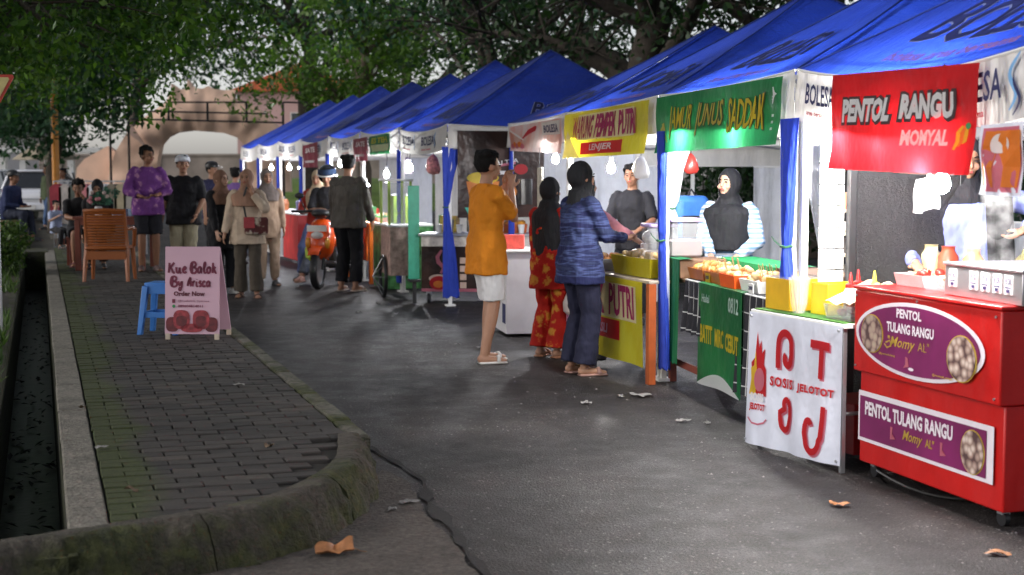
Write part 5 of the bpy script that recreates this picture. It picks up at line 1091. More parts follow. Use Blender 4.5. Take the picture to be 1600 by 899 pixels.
# glass case on it
t = thing('glass_case', 'glass snack case with yellow green trim on the pink cart', 'display case', Frame(-1.32, 17.35, R(14)).w(-.14, .05, .887), R(14)); m = MB(); m.box(0, .26, 0, .6, 0, .5); m.build('glass', CLEAR, t)
for x, y in ((0, 0), (.26, 0), (.26, .6), (0, .6)): boxpart('post', plain('lime_trim', (.45, .62, .12), .5), t, x-.014, x+.014, y-.014, y+.014, 0, .52, bw=0)
boxpart('roof', WHT, t, -.03, .29, -.03, .63, .521, .545)
# green printed stall counter, orange counter, more far counters
GP = plain('green_collage', (.08, .26, .08), .5, var=.9, scale=9)
gc = thing('printed_counter', 'counter wrapped in a green picture print left of the white post', 'counter', FE.w(-.10, 2.3), FE.a); boxpart('front', GP, gc, 0, .02, 0, .75, .02, .82); boxpart('top', WHT, gc, 0, .6, 0, .75, .822, .85); boxpart('side', GP, gc, .021, .6, 0, .02, .02, .82); boxpart('side', GP, gc, .021, .6, .73, .75, .02, .82)
t = thing('lime_box', 'lime green plastic box standing on the green printed counter', 'box', FE.w(.0, 2.4, .852), FE.a); boxpart('case', plain('lime_plastic', (.50, .75, .10), .5), t, 0, .2, 0, .25, 0, .36); boxpart('lid', WHT, t, -.01, .21, -.01, .26, .362, .38)
oc = thing('orange_counter', 'bright orange wooden counter behind the man in the grey jacket', 'counter', FE.w(-.05, 3.45), FE.a); ORB = plain('orange_bright', (.70, .14, .015), .4, var=.1)
boxpart('top', ORB, oc, -.02, .6, 0, 1.5, .80, .84); boxpart('front', ORB, oc, .02, .05, .3, 1.5, .3, .798)
for x in (0, .55):
    for y in (.03, 1.45): boxpart('leg', ORB, oc, x, x+.05, y, y+.05, 0, .798, bw=0)
t = tray('tray of green leaves and packets on the orange counter', FE.w(.25, 3.85, .842), FE.a, .35, .6, .06, WHT); fritters(t, 18, .12, .22, .03, [INKGR, FRY2, plain('leafy', (.08, .3, .05), .5)], (.03, .05), 61)
fc = [((.45, .42, .42), 'white counter farther along behind the scooter', 5.9), ((.5, .03, .03), 'red counter between the riders and the cream blouse', 8.2), ((.50, .48, .46), 'pale counter of the last but one far stall', 10.4), ((.10, .2, .45), 'bluish counter of the farthest stall', 12.4)]
for i, (c_, lb, y) in enumerate(fc):
    t = thing('stall_counter', lb, 'counter', FE.w(-.1, y), FE.a, 'counters of the far stalls'); mt = plain('counter_%d' % i, c_, .5, var=.3, scale=4); boxpart('front', mt, t, 0, .03, 0, 1.3, .05, .80, bw=0); boxpart('top', WHT, t, -.02, .6, -.02, 1.32, .802, .83); boxpart('side', mt, t, .032, .6, 0, .02, .05, .80, bw=0)
    for k in range(5):
        m = MB(); m.lathe([(.06, 0), (.07, .12+.06*(k % 3)), (.04, .2)], 8); o = m.build('jar', plain('jar_%d' % k, [(.6, .2, .08), (.1, .3, .2), (.7, .65, .6), (.5, .1, .1), (.15, .15, .3)][k], .4)); o.location = FE.w(.15, y+.2+.22*k, .832); setp(o, ['orange', 'green', 'cream', 'red', 'navy'][k]+[' jar on the white counter behind the scooter', ' jar on the red far counter', ' jar on the pale far counter', ' jar on the bluish farthest counter'][i], 'jar', ['jars behind the scooter', 'jars on the red counter', 'jars on the pale counter', 'jars on the bluish counter'][i])
# ================================================================== PROPS ON THE PAVEMENT
WZ = .18
def Pw(px, py): return P(px, py, WZ)
# sign board
p = Pw(300, 531); sb_ = thing('sign_board', 'pink folding board advertising cakes with chocolate cake pictures', 'sign', (p.x, p.y, WZ), R(-4))
BW, BH = .44, .74; PKB = plain('board_pink', (.60, .38, .47), .5, var=.06, scale=2); tilt = .07
def bf(u, v): return Vector((-BW/2+BW*u, .10-tilt*0+.0+v*.055-.10, .045+(BH-.045)*v))
m = MB(); m.prism([(-BW/2, .045), (BW/2, .045), (BW/2, BH), (-BW/2, BH)], 0, .014); 
for i, v in enumerate(m.v): m.v[i] = (v[0], v[1]+(v[2]-.045)/(BH-.045)*.055, v[2])
bo = m.build('front_panel', PKB, sb_)
m = MB(); m.prism([(-BW/2, .045), (BW/2, .045), (BW/2, BH-.01), (-BW/2, BH-.01)], .36, .374)
for i, v in enumerate(m.v): m.v[i] = (v[0], v[1]-(v[2]-.045)/(BH-.055)*.285, v[2])
m.build('rear_panel', PKB, sb_)
for x in (-BW/2+.02, BW/2-.02):
    for y in (0, .36): boxpart('foot', plain('pale_wood', (.5, .42, .33), .5), sb_, x-.018, x+.018, y-.0, y+.02, 0, .05, bw=.002)
INKPL = plain('ink_plum', (.16, .02, .05), .6); INKPD = plain('ink_plumdark', (.10, .015, .03), .6)
# brush script drawn stroke by stroke; glyphs on a unit cell (x, y), y 0 baseline 1 cap height
GL = {
 'K': [[(.15, 1.0), (.12, .5), (.05, 0)], [(.75, 1.02), (.45, .72), (.14, .48)], [(.14, .48), (.4, .42), (.62, .05), (.85, .02)]],
 'u': [[(.05, .58), (.08, .2), (.22, .02), (.42, .12), (.5, .55)], [(.5, .55), (.48, .15), (.58, .02), (.7, .08)]],
 'e': [[(.05, .3), (.3, .34), (.45, .48), (.3, .6), (.1, .4), (.12, .12), (.3, .02), (.55, .12)]],
 'B': [[(.22, 1.0), (.2, .5), (.16, 0)], [(.0, .72), (.12, 1.0), (.5, 1.08), (.72, .85), (.5, .58), (.25, .54)], [(.3, .56), (.65, .5), (.82, .25), (.6, .0), (.2, .0), (.02, .18)], [(.0, .72), (-.05, .4), (.02, .18)]],
 'a': [[(.5, .5), (.3, .6), (.08, .4), (.08, .12), (.25, .02), (.46, .2), (.52, .56)], [(.52, .56), (.5, .12), (.66, .04)]],
 'l': [[(.05, .3), (.3, .8), (.28, 1.04), (.16, .9), (.14, .2), (.28, .02), (.4, .1)]],
 'o': [[(.3, .6), (.06, .4), (.08, .08), (.32, .02), (.5, .25), (.42, .52), (.3, .6), (.42, .5), (.6, .52)]],
 'k': [[(.14, 1.02), (.14, .5), (.1, 0)], [(.5, .62), (.36, .5), (.16, .3)], [(.18, .32), (.36, .26), (.5, .04), (.66, .04)]],
 'y': [[(.05, .58), (.1, .25), (.28, .15), (.5, .55)], [(.52, .58), (.48, .0), (.3, -.42), (.12, -.32), (.3, -.05)]],
 'A': [[(.0, .05), (.1, .3), (.4, 1.02), (.44, .5), (.5, .0)], [(.1, .36), (.55, .42)], [(.4, 1.02), (.12, .6), (-.02, .1)]],
 'r': [[(.08, .6), (.12, .3), (.1, 0)], [(.12, .36), (.28, .58), (.45, .54)]],
 'i': [[(.12, .58), (.1, .15), (.22, .02), (.32, .1)], [(.14, .78), (.17, .84)]],
 's': [[(.42, .55), (.2, .6), (.12, .42), (.36, .28), (.34, .06), (.08, .04)]],
 'c': [[(.46, .5), (.26, .6), (.08, .36), (.14, .06), (.36, .02), (.52, .14)]],
}
def smooth(pts, n=5):
    P_ = [Vector(p) for p in pts]; out = []
    for i in range(len(P_)-1):
        a, b, c, d = P_[max(0, i-1)], P_[i], P_[i+1], P_[min(len(P_)-1, i+2)]
        for k in range(n): t = k/n; out.append(.5*((2*b)+(c-a)*t+(2*a-5*b+4*c-d)*t*t+(3*b-a-3*c+d)*t**3))
    return out+[P_[-1]]
def script(fn, s, u0, v0, cw, ch, wd, mat, par, asp_):
    x = u0
    for ch_ in s:
        if ch_ == ' ': x += cw*.45; continue
        g_ = GL[ch_]; wmax = max(q[0] for st in g_ for q in st); mb = MB()
        for st in g_: ribbon(fn, [(x+q.x*cw, v0+q.y*ch) for q in smooth(st)], wd, mat, par, .004, 'letter', asp_, mb=mb)
        o = link('script_letter', mb.mesh('script_letter', fix=False), mat, par); setp(o, kind='stuff') if False else None
        x += (wmax+.12)*cw
    return x
asb = BW/(BH-.045)
script(bf, 'Kue', .06, .70, .145, .115, .026, INKPL, bo, asb); script(bf, 'Balok', .475, .70, .132, .115, .026, INKPL, bo, asb)
script(bf, 'By', .11, .545, .14, .105, .025, INKPL, bo, asb); script(bf, 'Arisca', .42, .545, .12, .10, .024, INKPL, bo, asb)
letter(bf, 'Order Now', .16, .74, .435, .49, INKPD, bo, .004, .05); letter(bf, '@kuebalok_byarisca', .24, .82, .362, .392, INKPL, bo, .004, .0); letter(bf, '089604814011', .24, .70, .305, .335, INKPL, bo, .004, .03)
patch(bf, rect(.135, .19, .355, .40, 2), INKPL, bo, .004, 'contact_mark'); patch(bf, oval(.165, .318, .03, .02, 10), INKGR, bo, .004, 'contact_mark')
CHOC = plain('cake_print', (.28, .03, .04), .5, var=.6, scale=16); CHOC2 = plain('cake_dark', (.12, .015, .02), .5, var=.5, scale=18)
for (cu, cv, ru, rv, mt) in ((.14, .11, .12, .085, CHOC2), (.86, .11, .12, .085, CHOC2), (.5, .07, .2, .05, CHOC), (.31, .165, .155, .11, CHOC), (.67, .165, .155, .11, CHOC), (.31, .15, .10, .06, CHOC2), (.67, .15, .10, .06, CHOC2)): 
    patch(bf, [(cu+ru*math.copysign(abs(math.cos(a))**.7, math.cos(a)), cv+rv*math.copysign(abs(math.sin(a))**.7, math.sin(a))) for a in [2*math.pi*i/20 for i in range(20)]], mt, bo, .004+.001*(mt is CHOC)+.002*(ru == .10), 'cake_print')
# blue stool
p = Pw(249, 524); stl = thing('plastic_stool', 'blue plastic stool behind the pink folding board', 'stool', (p.x, p.y+.16, WZ), R(-6)); stl.scale = (.86, .86, .93); SB = plain('stool_blue', (.045, .19, .55), .35, var=.06)
m = MB(); m.lathe([(.0, .452), (.12, .455), (.15, .448), (.158, .43), (.15, .42)], 4, m=Matrix.Rotation(R(45), 4, 'Z')); m = MB(); m.box(-.14, .14, -.14, .14, .43, .46); bevel(m.build('seat', SB, stl), .012, 3)
for sx in (-1, 1):
    for sy in (-1, 1):
        m = MB(); a = Vector((sx*.125, sy*.125, .43)); b = Vector((sx*.175, sy*.175, 0)); m.add([a+Vector((dx*.03, dy*.03, 0)) for dx, dy in ((-1, -1), (1, -1), (1, 1), (-1, 1))]+[b+Vector((dx*.024, dy*.024, 0)) for dx, dy in ((-1, -1), (1, -1), (1, 1), (-1, 1))], [(0, 1, 2, 3), (7, 6, 5, 4)]+[(i, i+4, (i+1) % 4+4, (i+1) % 4) for i in range(4)]); bevel(m.build('leg', SB, stl), .006, 2)
for sx in (-1, 1): boxpart('crossbar', SB, stl, sx*.155-.008, sx*.155+.008, -.14, .14, .15, .20); boxpart('crossbar', SB, stl, -.14, .14, sx*.155-.008, sx*.155+.008, .15, .20)
for sx in (-1, 1): boxpart('apron', SB, stl, sx*.132-.008, sx*.132+.008, -.12, .12, .36, .44); boxpart('apron', SB, stl, -.12, .12, sx*.132-.008, sx*.132+.008, .36, .44)
# orange-brown plastic chair with slatted back, seen from behind
p = Pw(167, 440); ch = thing('plastic_chair', 'brown plastic chair with a slatted back drawn up to the table, seen from behind', 'chair', (p.x, p.y+.12, WZ), R(4)); CHM = plain('chair_orange', (.27, .078, .018), .38, var=.15, scale=2.5)
def cb(x, z): return Vector((x, -.16-(z-.4)*.20+.05*(x/.25)**2, z))
for i in range(15):
    z = .36+i*.034; m = MB(); wd = .235-.015*(i/15)
    m.tube([cb(-wd+2*wd*k/8, z) for k in range(9)], .0155, 6, sy=1); m.build('slat', CHM, ch)
m = MB(); m.tube([cb(-.25+.5*k/10, .875-.012*abs(k-5)/5) for k in range(11)], .026, 8); soft(m.build('top_rail', CHM, ch))
for s in (-1, 1):
    m = MB(); m.tube([cb(s*.235, .88), cb(s*.24, .6), cb(s*.245, .40), (s*.25, -.17, .25), (s*.262, -.21, 0)], [.02, .024, .028, .03, .022], 8); soft(m.build('rear_leg', CHM, ch)); m = MB(); m.tube([(s*.24, .24, .42), (s*.25, .26, .2), (s*.26, .28, 0)], [.03, .026, .02], 8); soft(m.build('front_leg', CHM, ch))
    m = MB(); m.tube([cb(s*.245, .64), (s*.285, 0, .655), (s*.285, .18, .63), (s*.26, .25, .42)], [.022, .026, .026, .024], 8); soft(m.build('armrest', CHM, ch))
bevel(MB().box(-.25, .25, -.2, .25, .39, .43).build('seat', CHM, ch), .02, 3); boxpart('back_panel', CHM, ch, -.24, .24, -.19, -.165, .27, .37)
# dining table beyond the chair
tq = P(165, 424, WZ); dt = thing('wooden_table', 'red brown wooden table with jars and flowers on it behind the slatted chair', 'table', (tq.x, tq.y+.55, WZ), R(4)); WD = plain('table_wood', (.20, .045, .025), .4, var=.25, scale=3); TW, TD = .46, .45
boxpart('table_top', WD, dt, -TW-.03, TW+.03, -TD, TD, .70, .735)
for sx in (-1, 1):
    for sy in (-1, 1): boxpart('leg', WD, dt, sx*(TW-.03)-.035, sx*(TW-.03)+.035, sy*(TD-.05)-.035, sy*(TD-.05)+.035, 0, .698)
boxpart('apron', WD, dt, -TW+.02, TW-.02, -TD+.02, -TD+.045, .62, .698, bw=.002)
FT = Frame(tq.x, tq.y+.55, R(4), WZ)
# flower arrangement, glasses, crate
fl = thing('flower_vase', 'bunch of pink and green flowers at the left of the wooden table', 'flowers', FT.w(-.22, -.05, .737)); m = MB(); m.lathe([(.05, 0), (.07, .06), (.045, .13)], 12); m.build('vase', WHT, fl); rg = random.Random(4); cl = [(rg.gauss(0, .10), rg.gauss(0, .08), .2+abs(rg.gauss(0, .07)), .07) for _ in range(9)]; o = link('leaves', leaf_cloud(cl, 60, .05, 3, 1, plain('posy_green', (.06, .20, .12), .6, var=.3)), None, fl); setp(o, kind='stuff')
for i in range(9): m = MB(); m.ell((rg.gauss(0, .11), -.06-rg.random()*.08, .18+rg.random()*.16), .028, 8, 6); soft(m.build('blossom', [plain('rose_pink', (.62, .25, .28), .6), plain('blush', (.7, .55, .5), .6)][i % 2], fl))
AQ = plain('water_cup', (.45, .62, .85), .2, var=.2)
for i in range(8):
    m = MB(); m.lathe([(.026, 0), (.034, .09), (.035, .095)], 12); o = m.build('water_cup', AQ); o.location = FT.w(.02+.075*(i % 4), -.20+.13*(i//4), .737); setp(o, 'blue water cup in the %s row on the wooden table, %s' % (['front', 'back'][i//4], ['leftmost', 'second from the left', 'second from the right', 'rightmost'][i % 4]), 'cup', 'water cups on the wooden table')
for i in range(5):
    m = MB(); m.lathe([(.033, 0), (.034, .13), (.015, .17), (.015, .2)], 12); o = m.build('water_bottle', CLEAR if i % 2 else AQ); o.location = FT.w(.36+.02*(i % 2), -.25+.13*i, .737); setp(o, '%s water bottle at the right end of the wooden table, %s' % (['blue', 'clear'][i % 2], ['nearest', 'second', 'middle', 'fourth', 'farthest'][i]+' in its row'), 'bottle', 'water bottles on the wooden table')
nb = thing('napkin_rack', 'grey and white rack of packets at the right end of the table', 'rack', FT.w(.41, -.28, .737)); boxpart('side', WHT, nb, -.01, .01, 0, .3, 0, .22)
for i in range(4): boxpart('packet', [WHT, NAVY, GREYM, WHT][i], nb, -.10, -.012, .03+.06*i, .07+.06*i, .02+.02*i, .12+.03*i)
# white bag in front of the child
q = Pw(98, 383); wb = thing('white_box', 'white carton held below the black shirt at the left of the table', 'box', (q.x, q.y+.1, WZ+.0), R(10)); boxpart('carton', plain('carton', (.62, .66, .72), .6), wb, -.13, .13, 0, .2, .12, .36); boxpart('lid', plain('carton_blue', (.35, .55, .7), .6), wb, -.135, .135, -.005, .205, .362, .38); boxpart('stool', WD, wb, -.12, .12, .02, .18, 0, .118)
# orange pole, yield sign, garment rail, parasol
q = D(88, 300, 33); pl = thing('street_pole', 'orange yellow pole disappearing into the foliage on the left', 'pole', (q.x, 33, 0)); m = MB(); m.tube([(0, 0, 0), (0, 0, 3.9)], .082, 14); soft(m.build('pole', plain('pole_orange', (.62, .24, .02), .4, var=.15), pl)); m = MB(); m.box(-.12, .12, -.12, .12, 0, .12); m.build('base', M_CONC, pl); m = MB(); m.tube([(0, 0, 3.9), (0, 0, 3.96)], .09, 14); m.build('cap', BLK, pl)
q = D(-14, 139, 12.2); ys = thing('warning_sign', 'yellow triangular road sign with a red border at the left edge', 'sign', (q.x, q.y, 0), 0); YZ = q.z
def tri(r, rot=0): return [(r*math.sin(a), -r*math.cos(a)) for a in [rot+2*math.pi*i/3 for i in range(3)]]
def rtri(r): 
    c_ = tri(r); out = []
    for i in range(3):
        a, b, c3 = Vector(c_[i-1]), Vector(c_[i]), Vector(c_[(i+1) % 3])
        out += [b.lerp(a, .06), b.lerp(c3, .06)]
    return out
m = MB(); m.prism([(a, b+YZ) for a, b in rtri(.235)], 0, .012); m.build('border', plain('sign_red', (.5, .04, .02), .4), ys); m = MB(); m.prism([(a, b+YZ) for a, b in rtri(.19)], -.004, -.001); m.build('plate', plain('sign_yellow', (.62, .52, .22), .4), ys); m = MB(); m.tube([(0, .04, 0), (0, .04, YZ+.15)], .03, 10); m.build('post', GREYM, ys); m = MB(); m.box(-.14, .02+.03, -.0, .012, YZ-.42, YZ-.28); m.build('small_plate', plain('plate_blue', (.35, .42, .6), .5), ys)
gr = thing('garment_rack', 'garment rail hung with shirts beyond the wooden table', 'clothes rack', (-7.6, 27, 0), 0); m = MB(); m.tube([(-.9, 0, 0), (-.9, 0, 1.35), (.8, 0, 1.35), (.8, 0, 0)], .018, 6); m.build('rail', GREYM, gr)
gcols = [(.35, .04, .06), (.5, .45, .42), (.1, .12, .1), (.55, .2, .22), (.65, .66, .7), (.72, .74, .78), (.18, .16, .12), (.35, .3, .2), (.3, .28, .26), (.12, .14, .2)]
for i, c_ in enumerate(gcols):
    t = thing('hanging_shirt', ['crimson', 'cream', 'dark green', 'coral', 'pale grey', 'bluish white', 'dark olive', 'khaki', 'grey brown', 'navy'][i]+' shirt hanging on the garment rail beyond the table', 'shirt', (-7.6-.8+.17*i, 27-.02, 1.33), 0, 'shirts on the garment rail'); m = MB(); m.prism([(-.10, -.75), (.10, -.78), (.11, -.1), (.03, -.03), (-.03, -.03), (-.11, -.1)], -.2, .2); soft(m.build('shirt', plain('garment_%d' % i, c_, .8, var=.2), t), 40)
    m = MB(); m.tube([(0, 0, -.03), (0, 0, .04), (.02, 0, .05)], .004, 4); m.build('hanger', GREYM, t)
ps = thing('parasol', 'large cream parasol over the silver car', 'parasol', (D(72, 250, 40).x, 40, 0)); CRM = cloth('parasol_cream', (.50, .44, .34), fold=.2); add_translucent(CRM, (.6, .5, .4), .3)
zt = D(72, 219, 40).z; ze = D(20, 250, 40).z; rr_ = .95
for k in range(8):
    a0, a1 = 2*math.pi*k/8, 2*math.pi*(k+1)/8
    def pf(u, v, a0=a0, a1=a1): r = rr_*(1-v); a = a0+(a1-a0)*u; c = math.cos((u-.5)*(a1-a0))/math.cos((a1-a0)/2); rr2 = r/ c if False else r*(1-.05*math.sin(math.pi*u)); return Vector((math.cos(a)*rr2, math.sin(a)*rr2, ze+(zt-ze)*(v**.85)-.05*math.sin(math.pi*v)*math.sin(math.pi*u)))
    soft(MB().sheet(pf, 6, 6).build('panel', CRM, ps), 30)
m = MB(); m.tube([(0, 0, 0), (0, 0, zt)], .03, 8); m.build('pole', WHT, ps)
pv_ = thing('pavilion', 'white posts of a pavilion behind the parasol', 'pavilion', (D(60, 260, 58).x, 58, 0))
for x in (-1.4, -.6, .4, 1.3, 2.2): boxpart('post', WHT, pv_, x-.12, x+.12, -.1, .1, 0, 2.3, bw=0)
boxpart('roof', WHT, pv_, -1.7, 2.6, -.5, .9, 2.302, 2.5, bw=0)
# ------------------------------------------------------------------ silver cars
def car(label, x, y, rz, paint, Wd=1.78, H=1.62, Ln=4.3):
    t = thing('parked_car', label, 'car', (x, y, 0), rz, 'cars parked beyond the table'); W2 = Wd/2
    # rear view faces -Y. body by lofted cross sections along y
    secs = [(-2.15, .42, .92, .86, .90), (-2.08, .34, 1.02, .95, .96), (-1.6, .30, 1.05, 1, 1), (-.6, .28, 1.02, 1, 1), (.6, .28, 1.0, 1, 1), (1.5, .30, .94, .98, .98), (2.05, .36, .84, .90, .92), (2.15, .44, .74, .84, .86)]
    vs = []; n = 10
    for (yy, zb, zt_, wb, wt) in secs:
        for (a, b) in ((-.98*wb, 0), (-1.0*wb, .35), (-1.0*wt, .7), (-.93*wt, 1), (-.4*wt, 1.02), (.4*wt, 1.02), (.93*wt, 1), (1.0*wt, .7), (1.0*wb, .35), (.98*wb, 0)): vs.append((a*W2, yy, zb+(zt_-zb)*b))
    fs = [(i*n+j, i*n+(j+1) % n, (i+1)*n+(j+1) % n, (i+1)*n+j) for i in range(len(secs)-1) for j in range(n)]+[tuple(range(n)), tuple((len(secs)-1)*n+k for k in reversed(range(n)))]
    o = MB().add(vs, fs).build('body', paint, t); sd = o.modifiers.new('s', 'SUBSURF'); sd.levels = 1; sd.render_levels = 2; soft(o, 80)
    cab = [(-1.95, 1.02, .88), (-1.62, H-.06, .70), (-1.2, H, .70), (.1, H-.02, .70), (.5, H-.1, .68), (1.25, .98, .84)]
    vs = []; 
    for (yy, zz, ww) in cab: vs += [(-ww*W2, yy, zz), (ww*W2, yy, zz)]
    low = [(-2.0, .98, .92), (1.35, .93, .9)]
    # greenhouse: roof shell + glass
    gl = MB(); 
    prof = [(-1.97, 1.0), (-1.66, H-.09), (.12, H-.09), (1.25, .97)]
    vs = [(s*(W2*(.90 if z < 1.2 else .735)), yy, z) for s in (-1, 1) for (yy, z) in prof]; gl.add(vs, [(0, 1, 2, 3), (7, 6, 5, 4), (0, 4, 5, 1), (2, 6, 7, 3), (1, 5, 6, 2)]); gl.build('windows', plain('car_glass', (.015, .018, .022), .08), t)
    rf = MB(); rf.box(-W2*.74, W2*.74, -1.72, .2, H-.10, H-.02); bevel(rf.build('roof', paint, t), .04, 3)
    for s in (-1, 1):
        for a, b in (((-1.97, 1.0), (-1.66, H-.08)), ((.12, H-.08), (1.25, .97)), ((-.7, 1.0), (-.72, H-.08))): k = MB(); k.tube([(s*W2*.905, a[0], a[1]), (s*W2*.74, b[0], b[1])], .035, 6); k.build('pillar', paint, t)
        k = MB(); k.box(s*W2*.72-.10, s*W2*.72+.10, -2.19, -2.10, .74, .98); bevel(k.build('tail_light', plain('tail_red', (.45, .02, .02), .2), t), .02, 2)
        for yy in (-1.35, 1.35): k = MB(); k.tube([(s*(W2-.2), yy, .32), (s*(W2+.005), yy, .32)], .32, 20); wo_ = soft(k.build('wheel', BLK, t), 50); k = MB(); k.tube([(s*(W2+.006), yy, .32), (s*(W2+.015), yy, .32)], .19, 16); k.build('rim', GREYM, wo_)
    k = MB(); k.box(-W2*.92, W2*.92, -2.24, -2.05, .36, .60); bevel(k.build('bumper', paint, t), .05, 3); k = MB(); k.box(-.26, .26, -2.262, -2.243, .40, .53); k.build('number_plate', plain('plate_white', (.6, .6, .58), .5), t); k = MB(); k.tube([(-.5, -2.2, .72), (.5, -2.2, .72)], .02, 6); k.build('trim', GREYM, t)
    return t
SILV = plain('silver_paint', (.70, .71, .75), .28, .35, var=.05, coat=.5); cx = D(36, 300, 44).x
car('silver family car seen from behind at the left', cx, 46.2, R(3), SILV); car('second car cut by the left edge beside the silver one', cx-2.3, 47.5, R(3), plain('grey_paint', (.3, .3, .33), .3, .3, coat=.5))
# ------------------------------------------------------------------ litter
q = P(523, 868); dl = thing('dry_leaf', 'large curled orange brown leaf lying at the foot of the kerb corner', 'leaf', (q.x, q.y, .004), R(15)); dl.scale = (.8, .8, .62); 
def lf(u, v): 
    w_ = (.045+.035*math.sin(math.pi*u)**.8)*(1+.25*math.sin(u*15)); x = -.095+.19*u; y = (v-.5)*w_*1.5; return Vector((x, y, .012+.035*abs(math.sin(u*4.5+.6))*abs(v-.3)*2+.03*u*u*v+.012*(2*v-1)**2))
m = MB(); m.sheet(lf, 20, 8); so_ = m.build('blade', plain('dry_leaf_brown', (.38, .16, .06), .6, var=.4, scale=12, bmp=.4), dl); so_.modifiers.new('s', 'SOLIDIFY').thickness = .002; soft(so_, 60)
m = MB(); m.tube([lf(1, .5)+Vector((0, 0, -.005)), (.13, .01, .008), (.16, .0, .004)], .003, 5); m.build('stalk', plain('stalk_brown', (.2, .1, .04)), dl)
PAP = plain('paper_grey', (.24, .23, .22), .8, var=.2)
spots = [(375, 604, WZ), (345, 708, WZ), (158, 703, WZ), (640, 788, 0), (612, 800, 0), (970, 622, 0), (915, 632, 0), (1000, 620, 0), (1068, 660, 0), (1105, 664, 0), (1310, 792, 0), (672, 612, 0), (700, 620, 0), (560, 490, 0), (620, 492, 0), (590, 476, 0), (750, 545, 0), (715, 540, 0), (1560, 868, 0), (660, 480, 0), (520, 505, 0), (870, 700, 0), (1040, 760, 0), (790, 760, 0)]
lab24 = ['', 'pale scrap in the middle of the pavement near the kerb corner', 'pale scrap on the mossy side of the pavement', '', 'white scrap on the apron close to the kerb corner', '', 'pale scrap left of the big flattened paper on the road', 'pale scrap right of the big flattened paper on the road', 'first of two scraps on the road left of the sausage banner', 'second of two scraps on the road left of the sausage banner', '',
 'left one of two scraps in the middle of the road', 'right one of two scraps in the middle of the road', 'scrap on the road short of the man in the jacket', 'scrap on the road before the drinks cart', 'scrap at the feet of the man in the jacket', 'scrap beside the sandals of the boy in orange', 'scrap left of the boy in orange', 'brown scrap at the lower right corner of the road', 'scrap right under the wheels of the drinks cart', 'scrap on the road just right of the kerb line', 'scrap in the middle of the bare road', 'scrap on the road below the sausage banner', 'scrap on the road between the kerb corner and the sausage banner']
desc = {0: 'pale scrap of paper on the pavement short of the pink board', 3: 'small white scrap on the apron right of the kerb corner', 5: 'flattened pale paper on the road before the yellow stall', 10: 'brown scrap lying in front of the red cart'}
for i, (x, y, z) in enumerate(spots):
    if i in (11, 12, 20, 21, 22, 23, 1): continue
    q = P(x, y, z); s = rnd.uniform(.018, .042)*(1.7 if i in (5, 6, 7, 10) else 1); sd = rnd.uniform(0, 9)
    m = MB(); m.sheet(lambda u, v: Vector(((u-.5)*s*2*(1+.3*math.sin(v*5+sd)), (v-.5)*s*1.3*(1+.4*math.sin(u*6+sd)), .006+.012*abs(math.sin(u*4+v*3+sd)))), 6, 5)
    o = m.build('paper_scrap', PAP if i not in (10, 18) else plain('dry_leaf_brown', (.38, .16, .06))); o.location = (q.x, q.y, z+.002); o.rotation_euler = (0, 0, rnd.uniform(0, 3)); setp(o, desc.get(i, lab24[i]), 'litter', 'scraps of litter' if i not in desc else None)
gv = MB()
for i in range(1400):
    x, y = rnd.uniform(-2.5, 6), rnd.uniform(4, 20); 
    l_ = FW.l((x, y, 0))
    if l_.x < 1.45 and l_.y > -.7: continue
    s = rnd.uniform(.003, .009); k = rnd.uniform(0, 6); gv.add([Vector((x, y, 0))+Vector((math.cos(k+a)*s, math.sin(k+a)*s*.8, 0)) for a in (0, 1.6, 3.1, 4.7)]+[Vector((x, y, s*.9))], [(0, 1, 4), (1, 2, 4), (2, 3, 4), (3, 0, 4)])
setp(gv.build('gravel', plain('gravel_grey', (.22, .20, .20), .8, var=.5, scale=2)), 'loose grit scattered over the asphalt', 'gravel', kind='stuff')
# ================================================================== PEOPLE
def skin_mat(name, c):
    m = plain(name, c, .55, var=.08, scale=12); b = m.node_tree.nodes['Principled BSDF']; b.inputs['Subsurface Weight'].default_value = .08; b.inputs['Subsurface Radius'].default_value = (.02, .008, .004); return m
SK1 = skin_mat('skin_warm', (.38, .20, .125)); SK2 = skin_mat('skin_tan', (.27, .13, .075)); SK3 = skin_mat('skin_light', (.52, .31, .22))
HAIRM = plain('hair_black', (.007, .006, .006), .7, var=.4, scale=60, bmp=.8, spec=.2)
def fuse(mb, voxel, smooth=4, disp=0, dscale=.1, cut=None):
    """union of overlapping solids grown into one continuous skin"""
    me = mb.mesh('tmp'); o = bpy.data.objects.new('tmp', me); COL.objects.link(o)
    r = o.modifiers.new('r', 'REMESH'); r.mode = 'VOXEL'; r.voxel_size = voxel; r.use_smooth_shade = True
    s = o.modifiers.new('s', 'SMOOTH'); s.factor = .6; s.iterations = smooth
    if disp:
        tx = bpy.data.textures.new('folds', 'CLOUDS'); tx.noise_scale = dscale; tx.noise_depth = 2
        d = o.modifiers.new('d', 'DISPLACE'); d.texture = tx; d.strength = disp; d.mid_level = .5; d.texture_coords = 'LOCAL'
    dg = bpy.context.evaluated_depsgraph_get(); out = bpy.data.meshes.new_from_object(o.evaluated_get(dg)); bpy.data.objects.remove(o); bpy.data.meshes.remove(me)
    if cut:
        bm = bmesh.new(); bm.from_mesh(out); kill = [f for f in bm.faces if cut(f.calc_center_median())]; bmesh.ops.delete(bm, geom=kill, context='FACES'); bm.to_mesh(out); bm.free()
    out.polygons.foreach_set('use_smooth', [True]*len(out.polygons)); out.materials.clear(); return out
def limb(mb, a, ra, b, rb, n=12, caps=True, sx=1):
    a, b = Vector(a), Vector(b); mb.tube([a, b], [ra, rb], n, sx=sx)
    if caps: mb.ell(a, ra, 12, 8); mb.ell(b, rb, 12, 8)
